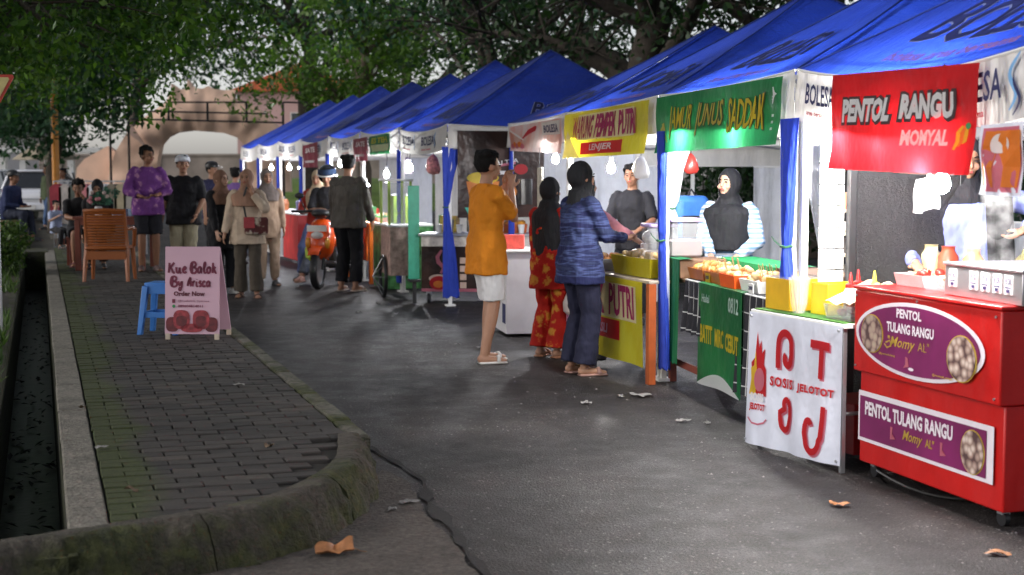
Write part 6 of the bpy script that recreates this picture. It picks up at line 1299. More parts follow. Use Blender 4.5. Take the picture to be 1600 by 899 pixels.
def loft(mb, rings, n=20, bend=None):
    """rings: (z, rx, ry, cx, cy)"""
    vs = []
    for z, rx, ry, cx, cy in rings:
        for j in range(n):
            q = 2*math.pi*j/n; c, s = math.cos(q), math.sin(q); v = Vector((cx+rx*math.copysign(abs(c)**.85, c), cy+ry*math.copysign(abs(s)**.85, s), z)); vs.append(bend(v) if bend else v)
    fs = [(i*n+j, i*n+(j+1) % n, (i+1)*n+(j+1) % n, (i+1)*n+j) for i in range(len(rings)-1) for j in range(n)]+[tuple(reversed(range(n))), tuple((len(rings)-1)*n+k for k in range(n))]
    mb.add(vs, fs)
def ik(a, b, l1, l2, hint):
    a, b = Vector(a), Vector(b); d = b-a; L_ = min(d.length, (l1+l2)*.999); dn = d.normalized(); b = a+dn*L_
    x = (l1*l1-l2*l2+L_*L_)/(2*L_); h = math.sqrt(max(0, l1*l1-x*x)); hv = Vector(hint); hv = (hv-dn*hv.dot(dn)); hv = hv.normalized() if hv.length > 1e-5 else dn.orthogonal().normalized()
    return a+dn*x+hv*h, b
def person(label, X, Y, z0, rz, h, top=None, bottom=None, sk=SK1, vox=.011, lean=(0, 0), head=(0, 0), lh=None, rh=None, lhh=(.5, .8, -.2), rhh=(-.5, .8, -.2), la=None, ra=None, lkh=(0, -1, 0), rkh=(0, -1, 0), hipz=.93, hipy=0,
           sleeve=1.0, hem=.80, fit=1.0, legs='trousers', cuff=.07, hair='short', hijab=None, hij_len=.30, shoe=('shoe', (.03, .03, .035)), face=True, cap=None, build=1.0, skirt=None, hairm=None, curl=1.0, lhd=None, rhd=None, chest_open=None, hemflare=1.0):
    t = thing('person', label, 'person', (X, Y, z0), rz); k = h/1.70
    lx, ly = lean
    def bend(v):
        s = max(0, min(1.15, (v.z-.95)/.47)); dz = -(lx*lx+ly*ly)*s*s*.5; return Vector((v.x+lx*s, v.y+ly*s+hipy, v.z+dz+(hipz-.93)))
    nb = bend(Vector((0, 0, 1.44))); SW = .172*build
    sh = {1: bend(Vector((SW, 0, 1.375))), -1: bend(Vector((-SW, 0, 1.375)))}
    hp = {1: Vector((.088, hipy, hipz-.03)), -1: Vector((-.088, hipy, hipz-.03))}
    an = {1: Vector(la) if la else Vector((.10, .01+hipy, .085)), -1: Vector(ra) if ra else Vector((-.10, .01+hipy, .085))}
    kn = {}
    for s, hh in ((1, lkh), (-1, rkh)): kn[s], an[s] = ik(hp[s], an[s], .412, .412, hh)
    wr = {}; el = {}
    tg = {1: Vector(lh) if lh else Vector((.235, -.06, .80+hipz-.93)), -1: Vector(rh) if rh else Vector((-.235, -.06, .80+hipz-.93))}
    for s, hh in ((1, lhh), (-1, rhh)): el[s], wr[s] = ik(sh[s], tg[s], .285, .25, hh)
    yaw, pit = R(head[0]), R(head[1]); HR = Euler((pit, 0, yaw)).to_matrix(); hc = nb+Vector((0, -.012, .145))+HR @ Vector((0, -.01, .0))
    # ---- body: one continuous skin
    b = MB()
    loft(b, [(.84, .13, .09, 0, 0), (.93, .15, .105, 0, 0), (1.06, .125*build, .095*build, 0, 0), (1.24, .145*build, .10*build, 0, 0), (1.37, .132*build, .074, 0, 0), (1.44, .058, .055, 0, .0)], bend=bend)
    limb(b, nb+Vector((0, .008, -.03)), .056, hc+Vector((0, .01, -.06)), .05)
    b.ell(hc+HR @ Vector((0, .012, .022)), (.076, .094, .100), 20, 14, HR); b.ell(hc+HR @ Vector((0, -.022, -.045)), (.056, .062, .066), 16, 10, HR); b.ell(hc+HR @ Vector((0, -.055, -.085)), (.026, .024, .022), 10, 6, HR)
    b.ell(hc+HR @ Vector((0, -.098, -.018)), (.013, .018, .017), 10, 6, HR); limb(b, hc+HR @ Vector((0, -.084, .022)), .009, hc+HR @ Vector((0, -.100, -.012)), .012, 8)
    b.ell(hc+HR @ Vector((0, -.086, -.052)), (.024, .012, .012), 10, 6, HR)
    for s in (1, -1): b.ell(hc+HR @ Vector((s*.079, .012, -.005)), (.011, .022, .033), 10, 8, HR); b.ell(hc+HR @ Vector((s*.040, -.066, -.028)), (.022, .02, .022), 8, 6, HR)
    for s in (1, -1):
        limb(b, sh[s], (.046 if sleeve > .3 else .052)*build, el[s], .037); limb(b, el[s], .038, wr[s], .025)
        limb(b, hp[s], .082*build, kn[s], .056); limb(b, kn[s], .056, kn[s].lerp(an[s], .3), .057); limb(b, kn[s].lerp(an[s], .3), .057, an[s], .036)
        # foot
        f = Vector((s*.18, -1, 0)).normalized(); ft = {1: lkh, -1: rkh}[s]
        limb(b, an[s]+Vector((0, .025, -.045)), .036, an[s]+f*.13+Vector((0, 0, -.058)), .026, 10); b.ell(an[s]+f*.15+Vector((0, 0, -.062)), (.042, .045, .02), 12, 6)
        # hand: palm, four fingers of different lengths, thumb from the side
        hd = ({1: lhd, -1: rhd}[s]); d = Vector(hd).normalized() if hd else (wr[s]-el[s]).normalized()
        side = d.cross(Vector((0, 0, 1))); side = side.normalized() if side.length > .2 else Vector((1, 0, 0)); nrm = side.cross(d).normalized()
        if d.z < -.6: side = Vector((0, -1, 0)); side = (side-d*side.dot(d)).normalized(); nrm = side.cross(d).normalized()
        inward = nrm if nrm.dot(Vector((-s, 0, 0))) > 0 else -nrm
        pc = wr[s]+d*.045; M_ = Matrix((side, d, nrm)).transposed(); b.ell(pc, (.036, .050, .016), 12, 8, M_); limb(b, wr[s], .024, pc, .022, 10)
        for i, ln in enumerate((.066, .075, .070, .055)):
            o_ = (i-1.5)*.0195; b0 = pc+side*o_+d*.038; c1 = b0+(d*.95+side*(i-1.5)*.10+inward*.25*curl).normalized()*ln*.5; c2 = c1+(d*(1-.45*curl)+inward*.75*curl).normalized()*ln*.5
            limb(b, b0, .0095, c1, .0088, 8); limb(b, c1, .0088, c2, .0075, 8)
        tb_ = pc+side*.030-d*.02; t1 = tb_+(side*.8+d*.7+inward*.3).normalized()*.035; limb(b, tb_, .012, t1, .0105, 8); limb(b, t1, .0105, t1+(d*.9+side*.25+inward*.4).normalized()*.032, .009, 8)
    sc_ = lambda me: (me.transform(Matrix.Scale(k, 4)), me)[1]
    link('body', sc_(fuse(b, vox*.8, 2)), sk, t, True)
    # ---- top
    if top is not None:
        m = MB(); F_ = fit*build; fl = hemflare
        low_ = 1.13 if hem < .77 else 1.05; rings = [(hem, .168*F_*fl*low_, .125*F_*fl*low_, 0, 0), (hem+.01, .170*F_*fl*low_, .127*F_*fl*low_, 0, 0), (.95 if hem < .94 else hem+.02, .172*F_*(1+(low_-1)*.7), .128*F_*(1+(low_-1)*.7), 0, 0), (1.07, .155*F_, .118*F_, 0, 0), (1.24, .170*F_, .125*F_, 0, 0), (1.34, .172*F_, .108*F_, 0, 0), (1.405, .125*build, .078, 0, .0), (1.45, .068, .062, 0, .004)]
        loft(m, rings, 24, bend)
        for s in (1, -1):
            m.ell(sh[s]+Vector((-s*.012, 0, -.010)), .066*fit, 12, 8)
            if sleeve <= .55: e = sh[s].lerp(el[s], sleeve*1.9); m.tube([sh[s], e], [.066*fit, .064*fit], 12)
            else:
                m.tube([sh[s], el[s]], [.065*fit, .056*fit], 12); m.ell(el[s], .056*fit, 12, 8); m.tube([el[s], el[s].lerp(wr[s], min(1, (sleeve-.5)*2)*.97)], [.055*fit, .040*fit], 12)
        link('shirt', sc_(fuse(m, vox, 3, .030, .10)), top, t, True)
    if chest_open is not None: pass
    # ---- bottom
    if bottom is not None:
        m = MB(); loft(m, [(.82, .158*build, .118*build, 0, 0), (.93, .165*build, .122*build, 0, 0), (1.02, .148*build, .112*build, 0, 0)], bend=bend)
        if skirt: loft(m, [(skirt, .20, .17, 0, 0), (skirt+.012, .205, .172, 0, 0), (.6, .175, .145, 0, 0), (.9, .165, .125, 0, 0)], bend=lambda v: Vector((v.x, v.y+hipy, v.z+hipz-.93)))
        for s in (1, -1):
            if skirt: continue
            if legs == 'shorts': e = kn[s].lerp(hp[s], -.08+.0); m.tube([hp[s]+Vector((0, 0, .02)), kn[s].lerp(hp[s], .05)], [.105*build, .098*build], 14); m.ell(hp[s], .10*build, 12, 8)
            else: limb(m, hp[s], .102*build, kn[s], .078*build, 14); m.tube([kn[s], an[s].lerp(kn[s], .08 if cuff < .09 else .02)], [.078*build, cuff], 14)
        link('trousers' if not skirt and legs != 'shorts' else ('skirt' if skirt else 'shorts'), sc_(fuse(m, vox, 3, .028, .11)), bottom, t, True)
    # ---- shoes / sandals
    kind, scol = shoe
    for s in (1, -1):
        f = Vector((s*.18, -1, 0)).normalized(); a_ = math.atan2(f.x, -f.y); M4 = Matrix.Translation(an[s]+Vector((0, 0, -.085))+f*.05) @ Matrix.Rotation(a_, 4, 'Z')
        mt = plain('%s_%d_%d' % (kind, int(scol[0]*100), int(scol[2]*100)), scol, .6, var=.2); m = MB()
        if kind == 'shoe': m.ell(Vector((0, .02, .045)), (.046, .085, .045), 14, 8); m.ell(Vector((0, -.07, .032)), (.045, .07, .032), 14, 8); m.box(-.044, .044, -.125, .09, .0, .022, bev=.008); m.v = [tuple(M4 @ Vector(v)) for v in m.v]; link('shoe', sc_(fuse(m, .010, 2)), mt, t, True)
        else:
            m.box(-.048, .048, -.135, .095, -.002, .018, bev=.008); m.tube([(-.047, -.06, .015), (-.03, -.065, .05), (.0, -.068, .06), (.03, -.065, .05), (.047, -.06, .015)], .016, 8, sx=1, sy=.6); m.v = [tuple((M4 @ Vector(v))*k) for v in m.v]; m.build('sandal', mt, t, True)
    # ---- head
    Hm = Matrix.Translation(hc) @ HR.to_4x4()
    Hm.translation = hc
    if face:
        EYW = plain('eye_dark', (.02, .012, .01), .2); LIP = plain('lips', (.30, .07, .06), .45)
        for s in (1, -1):
            m = MB(); m.ell(hc+HR @ Vector((s*.031, -.0865, .008)), (.0135, .008, .006), 10, 6, HR); m.v = [tuple(Vector(v)*k) for v in m.v]; m.build('eye', EYW, t, True)
            m = MB(); m.tube([hc+HR @ Vector((s*.015, -.094, .026)), hc+HR @ Vector((s*.032, -.091, .032)), hc+HR @ Vector((s*.047, -.080, .026))], .0042, 6); m.v = [tuple(Vector(v)*k) for v in m.v]; m.build('eyebrow', HAIRM, t, True)
        m = MB(); m.ell(hc+HR @ Vector((0, -.094, -.053)), (.022, .008, .008), 12, 6, HR); m.v = [tuple(Vector(v)*k) for v in m.v]; m.build('mouth', LIP, t, True)
    inv = Hm.inverted()
    if hijab is not None:
        m = MB(); m.ell(hc+HR @ Vector((0, .022, .015)), (.094, .108, .122), 22, 16, HR); limb(m, hc+HR @ Vector((0, -.005, -.06)), .082, nb+Vector((0, 0, -.01)), .088, 16)
        HL = hij_len
        HF = max(1, fit)*build*(.74 if hij_len < .15 else 1); loft(m, [(1.44-HL, .160*HF, .150*HF, 0, -.022), (1.44-HL+.012, .165*HF, .152*HF, 0, -.022), (1.34, .186*HF, .140*HF, 0, -.012), (1.385, .176*HF, .118*HF, 0, -.010), (1.42, .125*(.85 if hij_len < .15 else 1), .10, 0, -.008), (1.49, .082, .082, 0, .0)], 22, bend)
        def cut(c):
            q = inv @ c; return q.y < -.035 and ((q.x/.057)**2+((q.z+.012)/.078)**2) < 1
        me = fuse(m, vox*.85, 3, .012, .09, cut if face else None); link('headscarf', sc_(me), hijab, t, True)
    elif hair:
        m = MB(); hm = hairm or HAIRM
        m.ell(hc+HR @ Vector((0, .020, .038)), (.088, .104, .106), 20, 14, HR); [m.ell(hc+HR @ Vector((.07*math.cos(a), .02+.075*math.sin(a), .085+.02*math.sin(3*a))), .034, 8, 6) for a in [i*.7 for i in range(9)]]
        if hair == 'curly':
            for i in range(26): a, e_ = rnd.uniform(0, 6.28), rnd.uniform(-.1, 1.4); m.ell(hc+HR @ Vector((.082*math.cos(a)*math.cos(e_), .028+.095*math.sin(a)*math.cos(e_), .035+.105*math.sin(e_))), .028, 8, 6)
        if hair == 'long': m.ell(hc+HR @ Vector((0, .055, -.05)), (.085, .07, .13), 16, 10, HR)
        def cut2(c):
            q = inv @ c; 
            if q.z < -.045 and hair != 'long': return True
            if abs(q.x) > .06 and q.z < .012 and -.05 < q.y < .02: return True
            return q.y < -.028-.0*q.z and q.z < .062+.02*(abs(q.x)/.08) 
        link('hair', sc_(fuse(m, vox*.8, 1, .014, .03, cut2)), hm, t, True)
    if cap is not None:
        m = MB(); m.lathe([(.100, .042), (.104, .06), (.098, .10), (.07, .135), (.02, .150)], 20, m=Hm @ Matrix.Translation((0, .016, 0)), sy=1.1); m.v = [tuple(Vector(v)*k) for v in m.v]; soft(m.build('cap', cap, t)); m = MB(); m.prism([(-.075, -.085), (-.065, -.15), (0, -.178), (.065, -.15), (.075, -.085)], .045, .054, axis='z', m=Hm); m.v = [tuple(Vector(v)*k) for v in m.v]; m.build('visor', cap, t)
    t['_k'] = k
    info = dict(t=t, k=k, hc=hc, HR=HR, wr=wr, el=el, sh=sh, an=an, kn=kn, nb=nb, bend=bend); del t['_k']; return info
def gp(px, py, z=0): q = P(px, py, z); return q.x, q.y
BLKC = cloth('black_cloth', (.014, .014, .017), rough=.9, sheen=.1); BLKJ = cloth('black_scarf', (.016, .016, .019), rough=.75, fold=.8)
# boy in the orange shirt, back to the camera, hands raised to his mouth
x, y = gp(760, 566)
boy = person('boy in an orange T-shirt and white shorts, hands raised to his mouth', x, y, 0, R(116), 1.67, top=cloth('orange_tee', (.60, .20, .012), rough=.8, fold=.7), bottom=cloth('white_shorts', (.70, .69, .70), fold=.6), sk=SK1, vox=.009, sleeve=.47, hem=.72, fit=1.10, legs='shorts', hair='short',
    lh=(.06, -.20, 1.44), rh=(-.03, -.21, 1.41), lhh=(.12, -.3, -1), rhh=(-.12, -.3, -1), lhd=(-.2, -.1, 1), rhd=(.2, -.1, 1), curl=1.3, shoe=('sandal', (.70, .68, .66)), la=(.09, -.04, .085), ra=(-.09, .06, .085), build=.96, hemflare=1.02)
# woman in the navy sweater
x, y = gp(905, 585)
navy = person('woman in a navy patterned sweater and black headscarf reaching toward the yellow stall', x, y, 0, R(118), 1.58, top=cloth('navy_knit', (.012, .015, .06), (.055, .075, .18), kind='bands', fold=.6, sc=.8), bottom=cloth('navy_trousers', (.016, .017, .038), fold=.6), sk=SK1, vox=.009, hem=.74, fit=1.08, cuff=.10,
    hijab=BLKJ, hij_len=.10, face=True, lh=(.14, -.34, 1.10), rh=(-.10, -.36, 1.10), lhh=(.4, .3, -1), rhh=(-.4, .3, -1), shoe=('sandal', (.42, .24, .20)), build=1.08, hemflare=1.05, head=(0, 0))
# woman in red batik
x, y = gp(858, 558)
redw = person('woman in a red and yellow batik suit with a long black headscarf', x, y, 0, R(140), 1.46, top=cloth('red_batik', (.38, .014, .008), (.50, .22, .03), kind='batik', fold=.5, sc=1.5), bottom=MATS['red_batik'], sk=SK1, vox=.010, hem=.66, fit=1.0, cuff=.11, hijab=BLKJ, hij_len=.50, face=True,
    shoe=('sandal', (.34, .15, .08)), rh=(-.28, -.02, .80), lh=(.26, -.12, .85), hemflare=1.08)
q = Frame(x, y, R(140)).w(*(Vector(redw['wr'][-1])*redw['k']+Vector((-.01, 0, -.27)))); bgx = thing('shopping_bag', 'thin translucent bag of food hanging beside the red batik suit', 'bag', (q.x, q.y, q.z), 0); m = MB(); m.lathe([(.05, -.10), (.085, -.07), (.09, .0), (.06, .08), (.02, .15)], 14); m.build('bag', glassy('bag_film', (.85, .85, .85), .3, .5), bgx); m = MB(); m.box(-.05, .05, -.04, .04, -.09, -.01, bev=.01); m.build('food_pack', FRY2, bgx); m = MB(); m.tube([(0, 0, .14), (.01, 0, .22)], .006, 5); m.build('strap', WHT, bgx)
# woman in pink behind the navy one, arm reaching to the stall
person('woman in a pink blouse hidden behind the navy sweater, arm stretched to the food', .58, 11.75, 0, R(115), 1.50, top=cloth('pink_blouse', (.62, .25, .28)), bottom=BLKC, sk=SK1, vox=.012, hijab=BLKJ, hij_len=.2, face=False, lh=(.16, -.56, 1.08), rh=(-.2, -.5, 1.06), lhh=(.3, 0, -1), rhh=(-.3, 0, -1), sleeve=.9)
# man in the grey-brown jacket
x, y = gp(545, 455)
jk = person('man in a grey brown jacket and black trousers, seen from behind', x, y, 0, R(158), 1.72, top=cloth('jacket_grey', (.085, .075, .066), rough=.55, fold=.9), bottom=cloth('black_jeans', (.012, .012, .015)), sk=SK1, vox=.010, hem=.80, fit=1.18, cuff=.085, hair='short', shoe=('sandal', (.50, .40, .34)), lh=(.30, -.20, .84), rh=(-.22, -.22, .86), build=1.08, hemflare=1.03, head=(12, 0))
# helmeted rider, pillion rider and the scooter
sx_, sy_ = gp(497, 452); SCZ = R(-8)
FSc = Frame(sx_, sy_, SCZ)
q = FSc.w(-.12, .98); 
rider = person('rider in a black helmet and black T-shirt sitting on the orange scooter', q.x, q.y, 0, SCZ, 1.66, top=cloth('black_tee', (.022, .022, .026)), bottom=cloth('grey_jeans', (.10, .11, .14)), sk=SK1, vox=.012, hipz=.84, sleeve=.5, lh=(.10, -.26, 1.02), rh=(-.04, -.28, 1.04), lhh=(.7, .2, -1), rhh=(-.7, .2, -1), la=(.30, -.42, .085), ra=(-.26, -.45, .12), lkh=(.4, -1, .4), rkh=(-.4, -1, .4), hair=None, head=(0, 14), shoe=('shoe', (.55, .3, .25)), fit=1.05)
hl = Matrix.Translation(rider['hc']) @ rider['HR'].to_4x4(); k_ = rider['k']
m = MB(); m.ell(rider['hc']+rider['HR'] @ Vector((0, .02, .03)), (.135, .15, .14), 22, 16, rider['HR']); mz = fuse(m, .014, 1, 0, .1, lambda c: (hl.inverted() @ c).y < -.03 and -.09 < (hl.inverted() @ c).z < .035 and abs((hl.inverted() @ c).x) < .10 or (hl.inverted() @ c).z < -.09); mz.transform(Matrix.Scale(k_, 4)); link('helmet', mz, plain('helmet_black', (.012, .013, .018), .12, coat=.6), rider['t'], True)
m = MB(); m.sheet(lambda u, v: (rider['hc']+rider['HR'] @ Vector((.138*math.sin((u-.5)*2.6), .02-.150*math.cos((u-.5)*2.6), .05+.075*v)))*k_, 12, 4); m.build('visor', plain('visor_blue', (.03, .05, .10), .05), rider['t'], True); m = MB(); m.tube([(rider['hc']+rider['HR'] @ Vector((.142*math.sin(a), .02-.153*math.cos(a), .03)))*k_ for a in [(-1.4+.28*i) for i in range(11)]], .010, 6); m.build('helmet_stripe', WHT, rider['t'], True)
q = FSc.w(-.42, 1.55)
person('pillion rider in a cream headscarf and red jacket left of the helmeted rider', q.x, q.y, 0, SCZ+R(-12), 1.58, top=cloth('red_jacket', (.36, .035, .025)), bottom=cloth('blue_jeans', (.10, .13, .28)), sk=SK1, vox=.012, hijab=cloth('cream_scarf', (.50, .38, .26), fold=.7), hij_len=.28, hipz=.88, lh=(.16, -.24, 1.02), rh=(-.10, -.27, 1.03), lhh=(.7, .2, -1), rhh=(-.7, .2, -1), la=(.16, -.3, .09), ra=(-.18, -.2, .09), lkh=(.2, -1, .3), rkh=(-.2, -1, .3), head=(10, 8))
def scooter():
    t = thing('motor_scooter', 'orange motor scooter facing the camera in front of the far stalls', 'scooter', FSc.o, SCZ); OR = plain('scooter_orange', (.62, .07, .008), .25, var=.08, coat=.5)
    def wheel(yc, r=.255):
        prof = [(r-.05, -.045), (r-.01, -.042), (r, -.018), (r, .018), (r-.01, .042), (r-.05, .045)]; n = 28; vs = []
        for j in range(n):
            a = 2*math.pi*j/n
            for (rr, xx) in prof: vs.append((xx, yc+math.cos(a)*rr, r+math.sin(a)*rr))
        m_ = len(prof); fs = [(j*m_+i, j*m_+(i+1) % m_, ((j+1) % n)*m_+(i+1) % m_, ((j+1) % n)*m_+i) for j in range(n) for i in range(m_)]
        w_ = soft(MB().add(vs, fs).build('wheel', BLK, t), 50); k = MB(); k.tube([(-.02, yc, r), (.02, yc, r)], r-.045, 20); k.build('rim', GREYM, w_)
    wheel(0); wheel(1.25, .25)
    m = MB(); m.sheet(lambda u, v: Vector((.075*math.cos(math.pi*u), 0+.30*math.cos(R(20)+R(120)*v)*1.0, .255+.30*math.sin(R(20)+R(120)*v)+.02*math.sin(math.pi*u))), 10, 10); so2 = m.build('front_mudguard', OR, t); so2.modifiers.new('s', 'SOLIDIFY').thickness = .012; soft(so2, 60)
    for s in (-1, 1): m = MB(); m.tube([(s*.065, 0, .255), (s*.06, .14, .62)], .022, 8); m.build('fork', BLK, t)
    # front apron: narrow top, swelling leg shields, split beak
    secs = [(.36, .10, .14, .06), (.46, .17, .20, .05), (.58, .21, .20, .03), (.70, .20, .18, .05), (.82, .15, .16, .10), (.92, .11, .12, .14)]
    m = MB(); n = 16; vs = []
    for (z, wx, wy, cy) in secs:
        for j in range(n): a = 2*math.pi*j/n; yy = math.sin(a); vs.append((math.cos(a)*wx, cy+.10+(yy*wy*(.9 if yy < 0 else .35)), z))
    fs = [(i*n+j, i*n+(j+1) % n, (i+1)*n+(j+1) % n, (i+1)*n+j) for i in range(len(secs)-1) for j in range(n)]+[tuple(reversed(range(n))), tuple((len(secs)-1)*n+q for q in range(n))]; ap_ = m.add(vs, fs).build('front_apron', OR, t); ap_.modifiers.new('s', 'SUBSURF').render_levels = 1; soft(ap_, 80)
    m = MB(); m.ell((0, -.02, .70), (.085, .06, .05), 14, 8); m.build('headlight', plain('lamp_glass', (.6, .6, .6), .1), ap_, True)
    for s in (-1, 1): m = MB(); m.ell((s*.13, .0, .60), (.035, .04, .075), 10, 8); m.build('indicator', plain('indicator_amber', (.6, .25, .03), .2), ap_, True)
    m = MB(); m.box(-.13, .13, -.045, -.035, .75, .83, bev=.003); m.build('number_plate', WHT, ap_)
    m = MB(); m.ell((0, .17, .98), (.13, .11, .06), 14, 8); m.build('handlebar_cover', BLK, t, True)
    m = MB(); m.tube([(-.34, .24, 1.0), (-.15, .18, 1.01), (.15, .18, 1.01), (.34, .24, 1.0)], .016, 8); m.build('handlebar', BLK, t)
    for s in (-1, 1):
        m = MB(); m.tube([(s*.26, .24, 1.0), (s*.30, .27, .995)], .022, 8); m.tube([(s*.27, .235, 1.0), (s*.42, .26, 1.0)], .020, 8); m.build('grip', BLK, t); m = MB(); m.tube([(s*.22, .2, 1.01), (s*.27, .18, 1.17)], .006, 5); m.ell((s*.29, .18, 1.21), (.065, .012, .04), 12, 8); m.build('mirror', BLK, t, True)
    m = MB(); m.box(-.15, .15, .35, .75, .26, .33, bev=.02); m.build('floorboard', BLK, t)
    m = MB(); m.ell((0, 1.12, .58), (.15, .48, .17), 16, 10); m.build('tail_body', OR, t, True); m = MB(); m.ell((0, 1.05, .76), (.14, .42, .065), 16, 8); m.build('seat', BLK, t, True)
    m = MB(); m.box(-.10, .10, .78, 1.30, .22, .46, bev=.03); m.build('engine', plain('engine_dark', (.05, .05, .05), .5, .4), t)
scooter()
m = MB(); m.lathe([(.05, .0), (.11, .05), (.12, .16), (.07, .25), (.03, .3)], 12); o = m.build('lime_bag', plain('lime_bag', (.40, .55, .05), .6, var=.3), None); q = FSc.w(-.17, .42, .34); o.location = q; setp(o, 'lime green shopping bag on the footboard of the orange scooter', 'bag')
# walkers on the left
x, y = gp(388, 465)
cream = person('woman in a cream blouse and tan headscarf raising a hand to her mouth', x, y, 0, R(6), 1.54, top=cloth('cream_blouse', (.52, .41, .31), fold=.7), bottom=cloth('olive_trousers', (.075, .062, .048)), sk=SK1, vox=.010, hem=.72, fit=1.18, cuff=.095, hijab=cloth('tan_scarf', (.33, .19, .13), fold=.8), hij_len=.22, lh=(.09, -.20, 1.38), rh=(-.30, -.10, .82), lhh=(.8, -.1, -1), lhd=(-.3, -.2, 1), la=(.12, -.1, .085), ra=(-.10, .06, .085), shoe=('sandal', (.10, .06, .05)), head=(-12, -4), hemflare=1.08)
cb_ = thing('handbag', 'dark brown and red handbag at the hip of the cream blouse', 'bag', (x+.14, y-.17, .88), R(10)); bevel(MB().box(-.14, .14, -.05, .05, -.11, .10).build('bag_body', cloth('bag_print', (.10, .03, .03), (.45, .38, .30), kind='batik', sc=1.5), cb_), .03, 3); m = MB(); m.tube([(-.12, 0, .09), (-.16, .05, .3), (-.10, .07, .48)], .012, 6); m.build('strap', BLK, cb_); boxpart('flap', plain('bag_red', (.35, .03, .04), .5), cb_, -.15, -.02, -.056, -.045, -.03, .10)
x, y = gp(347, 459)
person('woman in black with a brown headscarf turned toward the cream blouse', x, y, 0, R(48), 1.53, top=BLKC, bottom=BLKC, sk=SK3, vox=.011, hem=.62, fit=1.1, cuff=.10, hijab=cloth('brown_scarf', (.22, .12, .08), fold=.8), hij_len=.20, sleeve=1, shoe=('shoe', (.55, .54, .52)), la=(.1, -.12, .085), head=(10, 0), rh=(-.22, -.2, .85))
x, y = gp(289, 440)
wc_ = person('man in a white cap and black polo shirt walking toward the camera', x, y, 0, R(5), 1.73, top=cloth('black_polo', (.013, .013, .016), rough=.7, fold=.6), bottom=cloth('khaki_trousers', (.36, .32, .22)), sk=SK1, vox=.011, sleeve=.5, hem=.78, fit=1.22, cuff=.09, cap=plain('cap_white', (.66, .68, .74), .7), lh=(.20, -.22, .92), rh=(-.29, -.06, .82), lhh=(.8, .5, -.3), head=(18, -6), build=1.12, shoe=('shoe', (.08, .07, .06)))
m = MB(); m.tube([tuple((Vector(wc_['wr'][1])+Vector((math.cos(a)*.031, .02*math.sin(a), math.sin(a)*.031)))*wc_['k']) for a in [2*math.pi*i/12 for i in range(13)]], .009, 6, caps=False); m.build('watch', BLK, wc_['t'])
x, y = gp(233, 424, WZ)
person('curly haired man in a purple batik shirt and dark shorts', x, y, WZ, R(22), 1.66, top=cloth('purple_batik', (.17, .05, .24), (.40, .20, .34), kind='batik', sc=1.7), bottom=cloth('dark_shorts', (.018, .018, .024)), sk=SK2, vox=.011, sleeve=.9, hem=.78, fit=1.25, legs='shorts', hair='curly', head=(30, -4), lh=(.10, -.24, 1.06), rh=(-.12, -.22, 1.04), lhh=(.8, .2, -1), rhh=(-.8, .2, -1), shoe=('shoe', (.12, .08, .08)))
person('person in a black cap half hidden behind the man in the white cap', D(331, 300, 23).x, 23, 0, R(60), 1.66, top=cloth('dark_navy_shirt', (.03, .03, .07)), bottom=BLKC, vox=.014, cap=BLK, sleeve=.5)
person('person with a backpack half hidden behind the tan headscarf', D(368, 300, 24).x, 24, 0, R(170), 1.58, top=cloth('violet_shirt', (.15, .08, .25)), bottom=BLKC, vox=.014, face=False)
person('woman in a beige outfit just behind the cream blouse', D(417, 300, 19.4).x, 19.4, 0, R(20), 1.55, top=cloth('beige_shirt', (.40, .28, .20)), bottom=cloth('beige_trousers', (.36, .26, .19)), vox=.013, hijab=cloth('grey_scarf', (.16, .13, .12)), hij_len=.2, hem=.7)
# seated group by the table
x, y = gp(103, 418, WZ)
person('seated woman in a black shirt, hand at her face, left of the table', x+.05, y+.50, WZ, R(20), 1.60, top=BLKC, bottom=cloth('black_skirt', (.016, .016, .02)), sk=SK2, vox=.012, hipz=.52, legs='shorts', sleeve=.45, hair='curly', la=(.10, -.40, .085), ra=(-.10, -.38, .085), lkh=(0, -1, 1), rkh=(0, -1, 1), lh=(.06, -.24, 1.04), rh=(-.05, -.38, .72), lhh=(.6, -.4, -1), rhh=(-.6, 0, -1), shoe=('sandal', (.2, .06, .08)), head=(-10, 10))
st_ = thing('low_stool', 'red brown stool under the seated woman in black', 'stool', (x+.05, y+.50, WZ), R(10)); boxpart('seat', WD, st_, -.17, .17, -.15, .17, .38, .41)
for s in (-1, 1):
    for q_ in (-1, 1): boxpart('leg', WD, st_, s*.14-.02, s*.14+.02, q_*.13-.02, q_*.13+.02, 0, .378, bw=0)
x, y = gp(83, 392, WZ)
person('small child with dark hair seated left of the woman in the black shirt', x, y+.2, WZ, R(50), 1.05, top=cloth('child_shirt', (.3, .35, .5)), bottom=BLKC, sk=SK3, vox=.014, hipz=.60, sleeve=.5, la=(.1, -.35, .14), ra=(-.1, -.33, .14), lkh=(0, -1, 1), rkh=(0, -1, 1), hair='short', lh=(.14, -.3, .95), rh=(-.12, -.3, .95))
person('person in a black headscarf seated behind the water cups', D(146, 300, 20.2).x, 20.4, WZ, R(10), 1.52, top=BLKC, bottom=BLKC, vox=.014, hipz=.60, hijab=BLKJ, hij_len=.35, la=(.1, -.35, .09), ra=(-.1, -.33, .09), lkh=(0, -1, 1), rkh=(0, -1, 1), face=True, head=(0, 25))
x, y = gp(33, 381, WZ+.06)
person('man in a dark cap and navy jacket sitting on the wall at the left', x-.35, y+.3, .30, R(75), 1.66, top=cloth('navy_jacket', (.025, .035, .09)), bottom=cloth('dark_slacks', (.025, .03, .05)), sk=SK2, vox=.014, hipz=.50, cap=BLK, la=(.1, -.48, .06), ra=(-.1, -.40, .06), lkh=(0, -1, 1), rkh=(0, -1, 1), lh=(.12, -.34, .62), rh=(-.1, -.36, .62), lean=(0, -.14), build=1.1)
